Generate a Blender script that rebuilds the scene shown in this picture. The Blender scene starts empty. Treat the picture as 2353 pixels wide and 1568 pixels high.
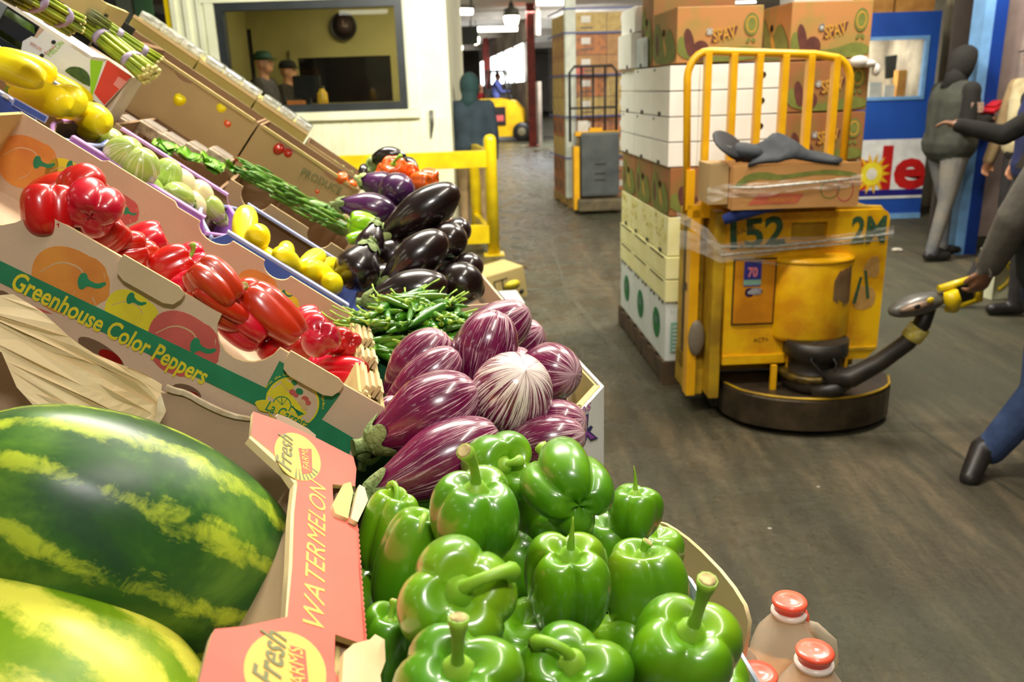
import bpy, bmesh, math, random
import numpy as np
from mathutils import Vector, Matrix, Quaternion
random.seed(7); rnd = random.Random(7)
scene = bpy.context.scene
COL = scene.collection
# ------------------------------------------------------------------ camera
FPX, CXP, CYP, CAMH = 1900., 1176.5, 784., 1.58
TILT = math.atan(580/FPX); ROLL = math.radians(1.8)
FWD = Vector((0, math.cos(TILT), -math.sin(TILT)))
_U0 = Vector((0, math.sin(TILT), math.cos(TILT))); _R0 = Vector((1, 0, 0))
RT = _R0*math.cos(ROLL) - _U0*math.sin(ROLL)
UP = _U0*math.cos(ROLL) + _R0*math.sin(ROLL)
CAM = Vector((0, 0, CAMH))
cd = bpy.data.cameras.new('camera'); cam = bpy.data.objects.new('camera', cd); COL.objects.link(cam)
cam.matrix_world = Matrix(((RT.x, UP.x, -FWD.x, 0), (RT.y, UP.y, -FWD.y, 0), (RT.z, UP.z, -FWD.z, CAMH), (0, 0, 0, 1)))
cd.sensor_width = 36; cd.lens = 36*FPX/2353.; cd.clip_start = .02; cd.clip_end = 200
cd.dof.use_dof = True; cd.dof.focus_distance = 1.0; cd.dof.aperture_fstop = 7.5
scene.camera = cam
# ------------------------------------------------------------------ light and exposure
scene.view_settings.view_transform = 'Standard'; scene.view_settings.look = 'None'
scene.view_settings.gamma = 1; scene.view_settings.use_curve_mapping = False
scene.view_settings.exposure = 0.35
wd = bpy.data.worlds.new('world'); scene.world = wd; wd.use_nodes = True
wd.node_tree.nodes['Background'].inputs[0].default_value = (.9, .92, 1, 1)
wd.node_tree.nodes['Background'].inputs[1].default_value = .35
def area(name, loc, target, size, size_y, power, col):
    l = bpy.data.lights.new(name, 'AREA'); l.shape = 'RECTANGLE'; l.size = size; l.size_y = size_y
    l.energy = power; l.color = col
    o = bpy.data.objects.new(name, l); COL.objects.link(o); o.location = loc
    d = Vector(target)-Vector(loc); o.rotation_euler = d.to_track_quat('-Z', 'Y').to_euler()
    return o
WARM = (1, .93, .80); COOL = (.93, .97, 1.0)
area('stall_lamp_light', (.25, -.35, 2.75), (0, .95, 1.1), .34, .20, 17, (1, .97, .92))
area('stall_tube_light', (-.3, 2.6, 3.2), (-.35, 1.5, 1.2), 1.6, .12, 95, WARM)
area('stall_tube_light', (.75, .9, 3.3), (0, 1.0, 1.1), 1.5, .12, 22, WARM)
area('added_ceiling_fill_light', (1.0, 15, 3.0), (1.0, 15, 3.7), 2.5, 2.5, 90, WARM)  # unseen up-facing area light, added to brighten the ceiling like pendant spill
area('hall_tube_light', (1.8, 3.4, 3.6), (1.6, 3.6, 0), 1.2, .3, 80, WARM)
area('hall_tube_light', (1.6, 6.0, 3.6), (1.3, 7.5, 0), 1.2, .3, 150, WARM)
area('booth_front_light', (-.8, 5.6, 3.5), (-1.2, 8.9, 1.2), 1.4, .3, 115, (1, 1, .88))
area('hall_tube_light', (.9, 14, 3.6), (.9, 15, 0), 2.4, .4, 330, WARM)
area('hall_tube_light', (1.5, 24, 3.6), (1.5, 25, 0), 3, .5, 550, COOL)
area('kiosk_front_light', (4.0, 6.5, 3.5), (4.6, 9.5, 1), 1.2, .3, 55, WARM)
area('booth_room_light', (-1.3, 9.9, 2.85), (-1.3, 10.0, 0), 1.0, .5, 26, (1, .9, .6))
# ------------------------------------------------------------------ picking points on real planes (authoring units only)
def ray(x, y): return FWD + RT*((x-CXP)/FPX) + UP*((CYP-y)/FPX)
def atd(x, y, d): return CAM + ray(x, y)*d
def atz(x, y, z): r = ray(x, y); return CAM + r*((z-CAMH)/r.z)
def aty(x, y, Y): r = ray(x, y); return CAM + r*(Y/r.y)
def onpl(x, y, P, n): r = ray(x, y); return CAM + r*(((P-CAM).dot(n))/r.dot(n))
_th, _al = math.radians(11.5), math.radians(37.5)
SU = Vector((math.cos(_th)*math.cos(_al), math.sin(_th)*math.cos(_al), -math.sin(_al)))   # down the slope of the stand
SV = Vector((-math.sin(_th), math.cos(_th), 0))                                          # along the aisle
SW = SU.cross(SV)                                                                        # out of the stand
SA = Vector((math.cos(_th), math.sin(_th), 0))                                           # level, towards the aisle
P0 = atd(885, 939, 1.08)                                                                 # lower corner of the red pepper carton's rim
def st(u, v, w): return P0 + SU*u + SV*v + SW*w
def onst(x, y, off=0.): return onpl(x, y, P0+SW*off, SW)
def fl(a, v, z): q = P0 + SA*a + SV*v; q.z = z; return q
# ------------------------------------------------------------------ materials
MATS = {}
def nt(name):
    m = bpy.data.materials.new(name); m.use_nodes = True; t = m.node_tree
    b = t.nodes['Principled BSDF']; return m, t, b
def lin(c):
    return tuple(((x/255)/12.92 if x/255 <= .04045 else ((x/255+.055)/1.055)**2.4) for x in c)+(1,)
def N(t, typ, **kw):
    n = t.nodes.new(typ)
    for k, v in kw.items():
        if isinstance(k, str) and hasattr(n, k): setattr(n, k, v)
    return n
def noise(t, scale, detail=3, rough=.5, vec=None, dist=0):
    n = t.nodes.new('ShaderNodeTexNoise'); n.inputs['Scale'].default_value = scale
    n.inputs['Detail'].default_value = detail; n.inputs['Roughness'].default_value = rough; n.inputs['Distortion'].default_value = dist
    if vec is None:
        tc = t.nodes.new('ShaderNodeTexCoord'); vec = tc.outputs['Object']
    t.links.new(vec, n.inputs['Vector']); return n
def ramp(t, fac, stops):
    r = t.nodes.new('ShaderNodeValToRGB'); e = r.color_ramp.elements
    while len(e) < len(stops): e.new(.5)
    for i, (p, c) in enumerate(stops): e[i].position = p; e[i].color = c
    t.links.new(fac, r.inputs[0]); return r
def mixc(t, fac, a, b):
    m = t.nodes.new('ShaderNodeMix'); m.data_type = 'RGBA'
    if isinstance(fac, (int, float)): m.inputs[0].default_value = fac
    else: t.links.new(fac, m.inputs[0])
    for s, v in ((6, a), (7, b)):
        if isinstance(v, tuple): m.inputs[s].default_value = v
        else: t.links.new(v, m.inputs[s])
    return m.outputs[2]
def bump(t, b, height, strength=.3, dist=.01):
    n = t.nodes.new('ShaderNodeBump'); n.inputs['Strength'].default_value = strength; n.inputs['Distance'].default_value = dist
    t.links.new(height, n.inputs['Height']); t.links.new(n.outputs[0], b.inputs['Normal']); return n
def M(name, col, rough=.6, col2=None, scale=8, metal=0, bmp=0, bscale=60, coat=0, trans=0, emit=0, sss=0, spec=None, alpha=1, detail=4, lo=.35, hi=.65):
    if name in MATS: return MATS[name]
    m, t, b = nt(name); c = lin(col)
    if col2 is None: col2 = tuple(max(0, x*.90) for x in col)
    n = noise(t, scale, detail); r = ramp(t, n.outputs[0], [(lo, c), (hi, lin(col2))])
    t.links.new(r.outputs[0], b.inputs['Base Color'])
    b.inputs['Roughness'].default_value = rough; b.inputs['Metallic'].default_value = metal
    b.inputs['Coat Weight'].default_value = coat; b.inputs['Coat Roughness'].default_value = .08
    b.inputs['Transmission Weight'].default_value = trans; b.inputs['Alpha'].default_value = alpha
    if spec is not None: b.inputs['Specular IOR Level'].default_value = spec
    if sss: b.inputs['Subsurface Weight'].default_value = sss; b.inputs['Subsurface Radius'].default_value = (.02, .012, .006); b.inputs['Subsurface Scale'].default_value = .5
    if emit: b.inputs['Emission Color'].default_value = c; b.inputs['Emission Strength'].default_value = emit
    if bmp: bump(t, b, noise(t, bscale, 3).outputs[0], bmp)
    MATS[name] = m; return m
# ------------------------------------------------------------------ objects
def tag(o, label=None, cat=None, group=None, kind=None):
    if label: o['label'] = label
    if cat: o['category'] = cat
    if group: o['group'] = group
    if kind: o['kind'] = kind
    return o
def link(name, me, parent=None, mw=None):
    o = bpy.data.objects.new(name, me); COL.objects.link(o)
    if parent is not None: o.parent = parent
    if mw is not None: o.matrix_basis = mw
    return o
def empty(name, mw, label, cat, group=None):
    o = bpy.data.objects.new(name, None); COL.objects.link(o); o.matrix_basis = mw; o.empty_display_size = .1
    return tag(o, label, cat, group)
def frame(o, x, y, z):
    x, y, z = Vector(x).normalized(), Vector(y).normalized(), Vector(z).normalized()
    return Matrix(((x.x, y.x, z.x, o[0]), (x.y, y.y, z.y, o[1]), (x.z, y.z, z.z, o[2]), (0, 0, 0, 1)))
def yawm(x, y, z, deg): return Matrix.Translation((x, y, z)) @ Matrix.Rotation(math.radians(deg), 4, 'Z')
def axm(o, zdir, spin=0):
    z = Vector(zdir).normalized(); return Matrix.Translation(o) @ z.to_track_quat('Z', 'Y').to_matrix().to_4x4() @ Matrix.Rotation(spin, 4, 'Z')
class MB:
    def __init__(s): s.v = []; s.f = []; s.m = []; s.s = []
    def add(s, v, f, mi=0, smooth=False):
        b = len(s.v); s.v += [tuple(x) for x in v]
        for q in f: s.f.append(tuple(b+i for i in q)); s.m.append(mi); s.s.append(smooth)
        return s
    def box(s, lo, hi, mi=0, xf=None):
        x0, y0, z0 = lo; x1, y1, z1 = hi
        v = [Vector(p) for p in ((x0, y0, z0), (x1, y0, z0), (x1, y1, z0), (x0, y1, z0), (x0, y0, z1), (x1, y0, z1), (x1, y1, z1), (x0, y1, z1))]
        if xf is not None: v = [xf @ p for p in v]
        return s.add(v, [(0, 3, 2, 1), (4, 5, 6, 7), (0, 1, 5, 4), (1, 2, 6, 5), (2, 3, 7, 6), (3, 0, 4, 7)], mi)
    def tube(s, pts, r, n=10, mi=0, cap=True, smooth=True, sq=1.):
        pts = [Vector(p) for p in pts]; k = len(pts)
        if isinstance(r, (int, float)): r = [r]*k
        v = []; f = []; T = (pts[1]-pts[0]).normalized()
        a = Vector((0, 0, 1)) if abs(T.z) < .9 else Vector((1, 0, 0)); X = a.cross(T).normalized()
        for i, p in enumerate(pts):
            if 0 < i < k-1: T2 = (pts[i+1]-pts[i-1]).normalized()
            elif i == 0: T2 = (pts[1]-pts[0]).normalized()
            else: T2 = (pts[-1]-pts[-2]).normalized()
            X = (X - T2*X.dot(T2)).normalized(); Y = T2.cross(X)
            for j in range(n):
                t = 2*math.pi*j/n; v.append(p+X*(r[i]*math.cos(t))+Y*(r[i]*sq*math.sin(t)))
        for i in range(k-1):
            for j in range(n):
                f.append((i*n+j, i*n+(j+1) % n, (i+1)*n+(j+1) % n, (i+1)*n+j))
        s.add(v, f, mi, smooth)
        if cap:
            b = len(s.v)-len(v); s.f.append(tuple(b+j for j in reversed(range(n)))); s.m.append(mi); s.s.append(False)
            s.f.append(tuple(b+(k-1)*n+j for j in range(n))); s.m.append(mi); s.s.append(False)
        return s
    def lathe(s, prof, n=20, mi=0, xf=None, smooth=True):
        v = []; f = []; k = len(prof)
        for (r, z) in prof:
            for j in range(n):
                t = 2*math.pi*j/n; p = Vector((r*math.cos(t), r*math.sin(t), z)); v.append(xf @ p if xf is not None else p)
        for i in range(k-1):
            for j in range(n): f.append((i*n+j, i*n+(j+1) % n, (i+1)*n+(j+1) % n, (i+1)*n+j))
        b = len(s.v); s.add(v, f, mi, smooth)
        for i, rev in ((0, True), (k-1, False)):
            if prof[i][0] > 1e-5:
                q = [b+i*n+j for j in range(n)]; s.f.append(tuple(reversed(q) if rev else q)); s.m.append(mi); s.s.append(False)
        return s
    def ell(s, c, r, mi=0, n=16, k=10, xf=None):
        v = []; f = []
        for i in range(k+1):
            ph = math.pi*i/k
            for j in range(n):
                t = 2*math.pi*j/n; p = Vector((c[0]+r[0]*math.sin(ph)*math.cos(t), c[1]+r[1]*math.sin(ph)*math.sin(t), c[2]-r[2]*math.cos(ph)))
                v.append(xf @ p if xf is not None else p)
        for i in range(k):
            for j in range(n): f.append((i*n+j, i*n+(j+1) % n, (i+1)*n+(j+1) % n, (i+1)*n+j))
        return s.add(v, f, mi, True)
    def mesh(s, name, mats):
        me = bpy.data.meshes.new(name); me.from_pydata(s.v, [], s.f)
        me.polygons.foreach_set('material_index', s.m); me.polygons.foreach_set('use_smooth', s.s)
        for m in (mats if isinstance(mats, (list, tuple)) else [mats]): me.materials.append(m)
        me.update(); return me
    def obj(s, name, mats, parent=None, mw=None, bevel=0):
        me = s.mesh(name, mats)
        if bevel:
            bm = bmesh.new(); bm.from_mesh(me); bmesh.ops.remove_doubles(bm, verts=bm.verts, dist=1e-5)
            es = [e for e in bm.edges if len(e.link_faces) == 2 and e.calc_face_angle(0) > .6]
            bmesh.ops.bevel(bm, geom=es, offset=bevel, segments=2, affect='EDGES', profile=.7)
            bm.to_mesh(me); bm.free()
        return link(name, me, parent, mw)
def curve_mesh(name, outers, thick, mats):
    """flat outlines (first is the outside, others holes) cut from board of the given thickness, centred on z=0"""
    cu = bpy.data.curves.new(name, 'CURVE'); cu.dimensions = '2D'; cu.fill_mode = 'BOTH'; cu.extrude = thick/2
    for pl in outers:
        sp = cu.splines.new('POLY'); sp.points.add(len(pl)-1); sp.use_cyclic_u = True
        for i, p in enumerate(pl): sp.points[i].co = (p[0], p[1], 0, 1)
    o = bpy.data.objects.new(name, cu); COL.objects.link(o)
    me = bpy.data.meshes.new_from_object(o); bpy.data.objects.remove(o); bpy.data.curves.remove(cu)
    me.name = name; me.materials.clear()
    mats = mats if isinstance(mats, (list, tuple)) else [mats]
    for m in mats: me.materials.append(m)
    if len(mats) > 1:
        for p in me.polygons:
            p.material_index = 1 if abs(p.normal.z) < .5 else (2 if (len(mats) > 2 and p.normal.z < 0) else 0)
    return me
def board(name, fr, outers, thick, mats, parent=None, px=False, off=0.):
    """board lying in the plane of matrix fr (x, y in plane, z its normal). px: outlines picked in photo pixels on that plane"""
    P, n = fr.to_translation(), Vector((fr[0][2], fr[1][2], fr[2][2])); inv = fr.inverted()
    if px:
        outers = [[tuple((inv @ onpl(x, y, P+n*off, n))[:2]) for x, y in pl] for pl in outers]
    me = curve_mesh(name, outers, thick, mats)
    mw = fr @ Matrix.Translation((0, 0, off-thick/2))
    if parent is not None: mw = parent.matrix_basis.inverted() @ mw if parent.parent is None else (parent.parent.matrix_basis @ parent.matrix_basis).inverted() @ mw
    return link(name, me, parent, mw)
def relpar(o, parent):
    o.matrix_basis = rel(parent, (o.matrix_basis)); o.parent = parent; return o
def rel(parent, mw):
    w = parent.matrix_basis if parent.parent is None else parent.parent.matrix_basis @ parent.matrix_basis
    return w.inverted() @ mw
def smooth_pts(pts, it=2, closed=True):
    for _ in range(it):
        q = []; n = len(pts)
        for i in range(n if closed else n-1):
            a, b = pts[i], pts[(i+1) % n]; q.append((a[0]*.75+b[0]*.25, a[1]*.75+b[1]*.25)); q.append((a[0]*.25+b[0]*.75, a[1]*.25+b[1]*.75))
        pts = q if closed else [pts[0]]+q+[pts[-1]]
    return pts
def ellp(cx, cy, rx, ry, n=28, rot=0):
    c, s = math.cos(rot), math.sin(rot)
    return [(cx+rx*math.cos(t)*c-ry*math.sin(t)*s, cy+rx*math.cos(t)*s+ry*math.sin(t)*c) for t in [2*math.pi*i/n for i in range(n)]]
def text(name, body, S, E, n, size, mat, parent, bold=0., shear=0., lift=.0006, squash=1.):
    """printed lettering: baseline from S to E on a surface with normal n"""
    cu = bpy.data.curves.new(name, 'FONT'); cu.body = body; cu.size = 1; cu.offset = bold; cu.shear = shear; cu.extrude = .0; cu.resolution_u = 3
    o = bpy.data.objects.new(name, cu); COL.objects.link(o); me = bpy.data.meshes.new_from_object(o)
    bpy.data.objects.remove(o); me.name = name
    xs = [v.co.x for v in me.vertices]; w = max(xs)-min(xs); x0 = min(xs)
    S, E, n = Vector(S), Vector(E), Vector(n).normalized(); X = (E-S); L = X.length; X.normalize(); Y = n.cross(X)
    for v in me.vertices: v.co = Vector(((v.co.x-x0)/w*L, v.co.y*size*squash, 0))
    me.materials.clear(); me.materials.append(mat)
    mw = frame(S+n*lift, X, Y, n)
    return link(name, me, parent, rel(parent, mw) if parent is not None else mw)
# ================================================================== produce: materials
def attr_vec(t, name='ax'):
    a = t.nodes.new('ShaderNodeAttribute'); a.attribute_name = name; return a.outputs['Vector']
def vmath(t, op, a, b=None):
    n = t.nodes.new('ShaderNodeVectorMath'); n.operation = op; t.links.new(a, n.inputs[0])
    if b is not None: n.inputs[1].default_value = b
    return n.outputs[0]
def fmath(t, op, a, b=None, clamp=False):
    n = t.nodes.new('ShaderNodeMath'); n.operation = op; n.use_clamp = clamp
    for i, x in enumerate((a, b)):
        if x is None: continue
        if isinstance(x, (int, float)): n.inputs[i].default_value = x
        else: t.links.new(x, n.inputs[i])
    return n.outputs[0]
def sepz(t, v, k=2):
    n = t.nodes.new('ShaderNodeSeparateXYZ'); t.links.new(v, n.inputs[0]); return n.outputs[k]
def glossy_veg(name, c1, c2, c3=None, rough=.16, scale=10, var=.12, spec=.6, streak=0, sc=None, sss=.05):
    m, t, b = nt(name); n = noise(t, scale, 3)
    col = ramp(t, n.outputs[0], [(.32, lin(c1)), (.68, lin(c2))]).outputs[0]
    if c3 is not None:
        n2 = noise(t, scale*.45, 2, vec=vmath(t, 'ADD', t.nodes.new('ShaderNodeTexCoord').outputs['Object'], (3.1, 7.7, 1.3)))
        col = mixc(t, ramp(t, n2.outputs[0], [(.56, (0, 0, 0, 1)), (.72, (1, 1, 1, 1))]).outputs[0], col, lin(c3))
    if streak:
        n3 = noise(t, 1, 3, vec=vmath(t, 'MULTIPLY', attr_vec(t), (9, 9, 1.2)))
        col = mixc(t, fmath(t, 'MULTIPLY', ramp(t, n3.outputs[0], [(.5, (0, 0, 0, 1)), (.66, (1, 1, 1, 1))]).outputs[0], streak), col, lin(sc))
    oi = t.nodes.new('ShaderNodeObjectInfo'); hs = t.nodes.new('ShaderNodeHueSaturation')
    v = t.nodes.new('ShaderNodeMapRange'); t.links.new(oi.outputs['Random'], v.inputs[0]); v.inputs[3].default_value = 1-var; v.inputs[4].default_value = 1+var
    t.links.new(v.outputs[0], hs.inputs['Value']); t.links.new(col, hs.inputs['Color'])
    h = t.nodes.new('ShaderNodeMapRange'); t.links.new(oi.outputs['Random'], h.inputs[0]); h.inputs[3].default_value = .5+var*.08; h.inputs[4].default_value = .5-var*.08
    t.links.new(h.outputs[0], hs.inputs['Hue'])
    t.links.new(hs.outputs[0], b.inputs['Base Color']); b.inputs['Roughness'].default_value = rough+.12
    b.inputs['Specular IOR Level'].default_value = spec; b.inputs['Coat Weight'].default_value = .55; b.inputs['Coat Roughness'].default_value = rough*.5
    if sss: b.inputs['Subsurface Weight'].default_value = sss; b.inputs['Subsurface Radius'].default_value = (.01, .01, .004)
    bump(t, b, noise(t, 28, 2).outputs[0], .12, .01)
    MATS[name] = m; return m
GREENP = glossy_veg('green_pepper_skin', (98, 158, 12), (62, 120, 14), (146, 186, 26), scale=11, var=.16, rough=.2)
LIMEP = glossy_veg('lime_pepper_skin', (150, 205, 22), (120, 180, 18), var=.03)
REDP = glossy_veg('red_pepper_skin', (205, 16, 10), (165, 8, 8), (225, 40, 22), scale=9, var=.12)
ORANGEP = glossy_veg('orange_pepper_skin', (240, 105, 20), (225, 80, 12), var=.06)
CHILI = glossy_veg('green_chili_skin', (82, 142, 26), (44, 100, 18), (136, 172, 54), scale=20, var=.3)
SQUASH = glossy_veg('yellow_squash_skin', (255, 236, 8), (250, 222, 4), (255, 242, 60), rough=.5, var=.04, spec=.2, sss=.15)
PALEEGG = glossy_veg('pale_green_eggplant_skin', (188, 208, 110), (160, 190, 80), (222, 228, 170), var=.06, streak=.8, sc=(228, 232, 190))
WHITEEGG = glossy_veg('cream_eggplant_skin', (246, 238, 196), (236, 222, 172), var=.04)
DARKEGG = glossy_veg('black_eggplant_skin', (30, 12, 18), (18, 8, 10), (60, 32, 16), rough=.14, scale=7, var=.15, sss=0)
VIOLETEGG = glossy_veg('violet_eggplant_skin', (84, 26, 88), (46, 16, 52), (116, 50, 110), var=.1, sss=0)
GREENCUC = glossy_veg('cucumber_skin', (96, 142, 52), (66, 116, 36), (170, 190, 110), scale=14, var=.15, rough=.4)
STEMG = M('pepper_stem_green', (120, 170, 34), .45, (156, 192, 64), 30, sss=.1)
STEMCUT = M('dry_cut_stem_end', (208, 190, 130), .8, (150, 130, 80), 120)
CALYX = M('eggplant_calyx', (140, 158, 96), .7, (100, 122, 64), 60, bmp=.4, bscale=180)
CALYXP = M('pale_eggplant_calyx', (196, 208, 140), .6, (160, 180, 100), 40)
def striped(name, base1, base2, white, wlo=.50, whi=.60, ends=.0):
    m, t, b = nt(name); ax = attr_vec(t)
    n = noise(t, 1, 5, .65, vec=vmath(t, 'MULTIPLY', ax, (24, 24, 3.0)), dist=.5)
    big = noise(t, 1, 2, vec=vmath(t, 'MULTIPLY', ax, (2.5, 2.5, 1.8)))
    z = sepz(t, ax)
    e = ramp(t, z, [(.0, (.26, .26, .26, 1)), (.16, (.10, .10, .10, 1)), (.45, (0, 0, 0, 1)), (1., (0, 0, 0, 1))])
    f = fmath(t, 'ADD', n.outputs[0], fmath(t, 'MULTIPLY', e.outputs[0], ends))
    f = fmath(t, 'ADD', f, fmath(t, 'MULTIPLY', fmath(t, 'SUBTRACT', big.outputs[0], .5), .25))
    k = ramp(t, f, [(wlo, (0, 0, 0, 1)), (whi, (1, 1, 1, 1))])
    pur = ramp(t, big.outputs[0], [(.35, lin(base1)), (.65, lin(base2))])
    col = mixc(t, k.outputs[0], pur.outputs[0], lin(white))
    t.links.new(col, b.inputs['Base Color']); b.inputs['Roughness'].default_value = .25
    b.inputs['Coat Weight'].default_value = .5; b.inputs['Coat Roughness'].default_value = .06
    bump(t, b, noise(t, 24, 2).outputs[0], .1, .01)
    return m
EGG_DARK = striped('striped_eggplant_skin', (112, 18, 66), (92, 14, 58), (226, 190, 196), .575, .68, .55)
EGG_PALE = striped('pale_striped_eggplant_skin', (118, 34, 74), (98, 16, 52), (242, 224, 216), .525, .60, .6)
def melon_mat(name, dark1, dark2, mid, light, thr, soft):
    m, t, b = nt(name); ax = attr_vec(t)
    wob = noise(t, 1, 6, .72, vec=vmath(t, 'MULTIPLY', ax, (3.2, 3.2, 7)))
    tc = t.nodes.new('ShaderNodeTexCoord').outputs['Object']
    fine = noise(t, 26, 6, .75, vec=tc, dist=.8)
    # angle about the axis -> nine bands
    sx = t.nodes.new('ShaderNodeSeparateXYZ'); t.links.new(ax, sx.inputs[0])
    at = fmath(t, 'ARCTAN2', sx.outputs[1], sx.outputs[0])
    ph = fmath(t, 'ADD', fmath(t, 'MULTIPLY', at, 11.), fmath(t, 'MULTIPLY', wob.outputs[0], 5.))
    band = fmath(t, 'ADD', fmath(t, 'MULTIPLY', fmath(t, 'SINE', ph), .5), .5)
    med = noise(t, 7, 4, .7, vec=tc, dist=.5)
    f = fmath(t, 'ADD', fmath(t, 'MULTIPLY', band, .40), fmath(t, 'ADD', fmath(t, 'MULTIPLY', fine.outputs[0], .60), fmath(t, 'MULTIPLY', med.outputs[0], .5)))
    k = ramp(t, f, [(thr, (0, 0, 0, 1)), (thr+soft, (1, 1, 1, 1))])
    big = noise(t, 8, 5, .65, vec=tc, dist=.5)
    dk = ramp(t, big.outputs[0], [(.35, lin(dark1)), (.5, lin(dark2)), (.68, lin(mid))])
    col = mixc(t, k.outputs[0], dk.outputs[0], lin(light))
    t.links.new(col, b.inputs['Base Color']); b.inputs['Roughness'].default_value = .36; b.inputs['Specular IOR Level'].default_value = .45
    b.inputs['Coat Weight'].default_value = .0
    bump(t, b, noise(t, 14, 3).outputs[0], .08, .01)
    return m
MELON1 = melon_mat('dark_watermelon_rind', (30, 66, 36), (44, 88, 30), (92, 134, 40), (170, 188, 50), .85, .24)
MELON2 = melon_mat('pale_watermelon_rind', (108, 148, 18), (122, 160, 20), (150, 178, 34), (232, 230, 84), .64, .26)
# ================================================================== produce: shapes
def with_ax(me, ax):
    a = me.attributes.new('ax', 'FLOAT_VECTOR', 'POINT'); a.data.foreach_set('vector', np.array(ax, dtype=np.float32).ravel()); return me
def revolve(name, fn, nt_, nz, mats):
    """fn(theta, t) -> (x,y,z), t 0 bottom .. 1 top"""
    v = []; ax = []; f = []
    for i in range(nz+1):
        t = i/nz
        for j in range(nt_):
            th = 2*math.pi*j/nt_; v.append(fn(th, t)); ax.append((math.cos(th), math.sin(th), t))
    for i in range(nz):
        for j in range(nt_): f.append((i*nt_+j, i*nt_+(j+1) % nt_, (i+1)*nt_+(j+1) % nt_, (i+1)*nt_+j))
    me = bpy.data.meshes.new(name); me.from_pydata(v, [], f); me.polygons.foreach_set('use_smooth', [True]*len(f))
    for m in (mats if isinstance(mats, (list, tuple)) else [mats]): me.materials.append(m)
    with_ax(me, ax); me.update(); return me
def pepper_mesh(D, L, lobes=4, seed=0, taper=.15, groove=.2, mat=None, nt_=44, nz=26, dimple=.17, irr=.05):
    r = random.Random(seed); ph0 = r.uniform(0, 6.28); la = [r.uniform(-.35, .35) for _ in range(lobes)]; ls = [r.uniform(.9, 1.1) for _ in range(lobes)]
    k = [r.uniform(-1, 1) for _ in range(6)]; bend = r.uniform(-.08, .08)
    sh = [r.uniform(-.05, .06) for _ in range(lobes)]
    def fn(th, t):
        phi = math.pi*(1-t); s, c = math.sin(phi), math.cos(phi)
        rho = max(s, 0)**.72; z = math.copysign(abs(c)**.9, c)
        a = (th+ph0) % (2*math.pi); q = a/(2*math.pi)*lobes; i = int(q) % lobes; fr = q-int(q)
        warp = fr+.12*la[i]*math.sin(math.pi*fr); g = math.sin(math.pi*min(max(warp, 0), 1))
        g2 = g**.55
        amp = groove*(1+.9*max(0, -z)**2+.5*max(0, z)**3)
        R = rho*(1-amp*(1-g2))*(1+(ls[i]-1)*g)
        R *= 1-taper*(1-z)/2
        R *= 1+irr*(k[0]*math.sin(2*th+k[1]*3)+k[2]*.6*math.sin(3*th+2*z+k[3]))
        zz = z
        zz -= dimple*2*math.exp(-(rho/.42)**2)*(1 if z > 0 else 0)
        zz += (.20+.14*(1-g2))*math.exp(-(rho/.5)**2)*(1 if z < 0 else 0)*1.2
        zz += (sh[i]*g+.05*g2)*max(0, z)*(1-math.exp(-(rho/.4)**2))
        return (R*D/2*math.cos(th)+bend*D*z*z, R*D/2*math.sin(th), zz*L/2)
    return revolve('pepper', fn, nt_, nz, mat)
def stem_obj(parent, D, L, seed=0, bend=(.5, .6), length=.5, dimple=.17, thick=.06, broken=False, mats=None):
    """calyx + curved stalk in the dimple; bend = (side direction angle, how far it curls)"""
    r = random.Random(seed); mb = MB(); z0 = L/2*(1-dimple*2)-.004
    n = 18; prof = []
    v = []; f = []
    for i, (rr, zz) in enumerate([(0.02, .016), (.06, .015), (.10, .010), (.15, .003), (.14, -.004)]):
        for j in range(n):
            t = 2*math.pi*j/n; q = rr*(1+(.14*math.cos(5*t) if i >= 3 else 0)); v.append((q*D*math.cos(t), q*D*math.sin(t), z0+zz*D/.09+(.35*D*q*q)))
    for i in range(4):
        for j in range(n): f.append((i*n+j, (i+1)*n+j, (i+1)*n+(j+1) % n, i*n+(j+1) % n))
    mb.add(v, f, 0, True)
    S = length*D; a, c = bend; pts = []; rad = []
    dx, dy = math.cos(a), math.sin(a); x = y = 0.; z = z0+.006; ang = 0.
    K = 9
    for i in range(K+1):
        q = i/K; pts.append((x, y, z)); rad.append(D*thick*(1.25-.55*math.sin(math.pi*min(1, q*1.1))*.9+(.08*q if q > .85 else 0)) if not broken else D*thick*(1.1-1.0*q))
        ang += c/K*(1+q); st_ = S/K; x += dx*math.sin(ang)*st_; y += dy*math.sin(ang)*st_; z += math.cos(ang)*st_
    mb.tube(pts, rad, 9, 0, True)
    so = mb.obj('stem', STEMG, parent)
    if not broken:
        e = (Vector(pts[-1])-Vector(pts[-2])).normalized(); p = Vector(pts[-1]); MB().tube([p-e*.0005, p+e*.0012], [rad[-1]*.97, rad[-1]*.7], 9).obj('cut_end', STEMCUT, so)
    return so
def eggplant_mesh(D, L, seed=0, neck=.45, mat=None, nt_=36, nz=26, bend=0., fat=.62):
    r = random.Random(seed); k = [r.uniform(-1, 1) for _ in range(4)]; lump = .012
    def fn(th, t):
        # t 0 blossom end, 1 stem end
        s = math.sin(math.pi*t**.82)**.62 if 0 < t < 1 else 0
        if t > .5: s = s*(1-neck*((t-.5)/.5)**1.3)+neck*.55*((t-.5)/.5)**2*(1 if t < 1 else 0)*s**.2
        R = s*(1+lump*(k[0]*math.sin(2*th+k[1])+k[2]*math.sin(3*th+4*t)))
        z = (t-.5)*L; bx = bend*L*((2*t-1)**2)
        if t < .06: z += .012*L*(1-t/.06)
        return (R*D/2*math.cos(th)+bx, R*D/2*math.sin(th), z)
    me = revolve('eggplant', fn, nt_, nz, mat); me['bx'] = bend*L; return me
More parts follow.
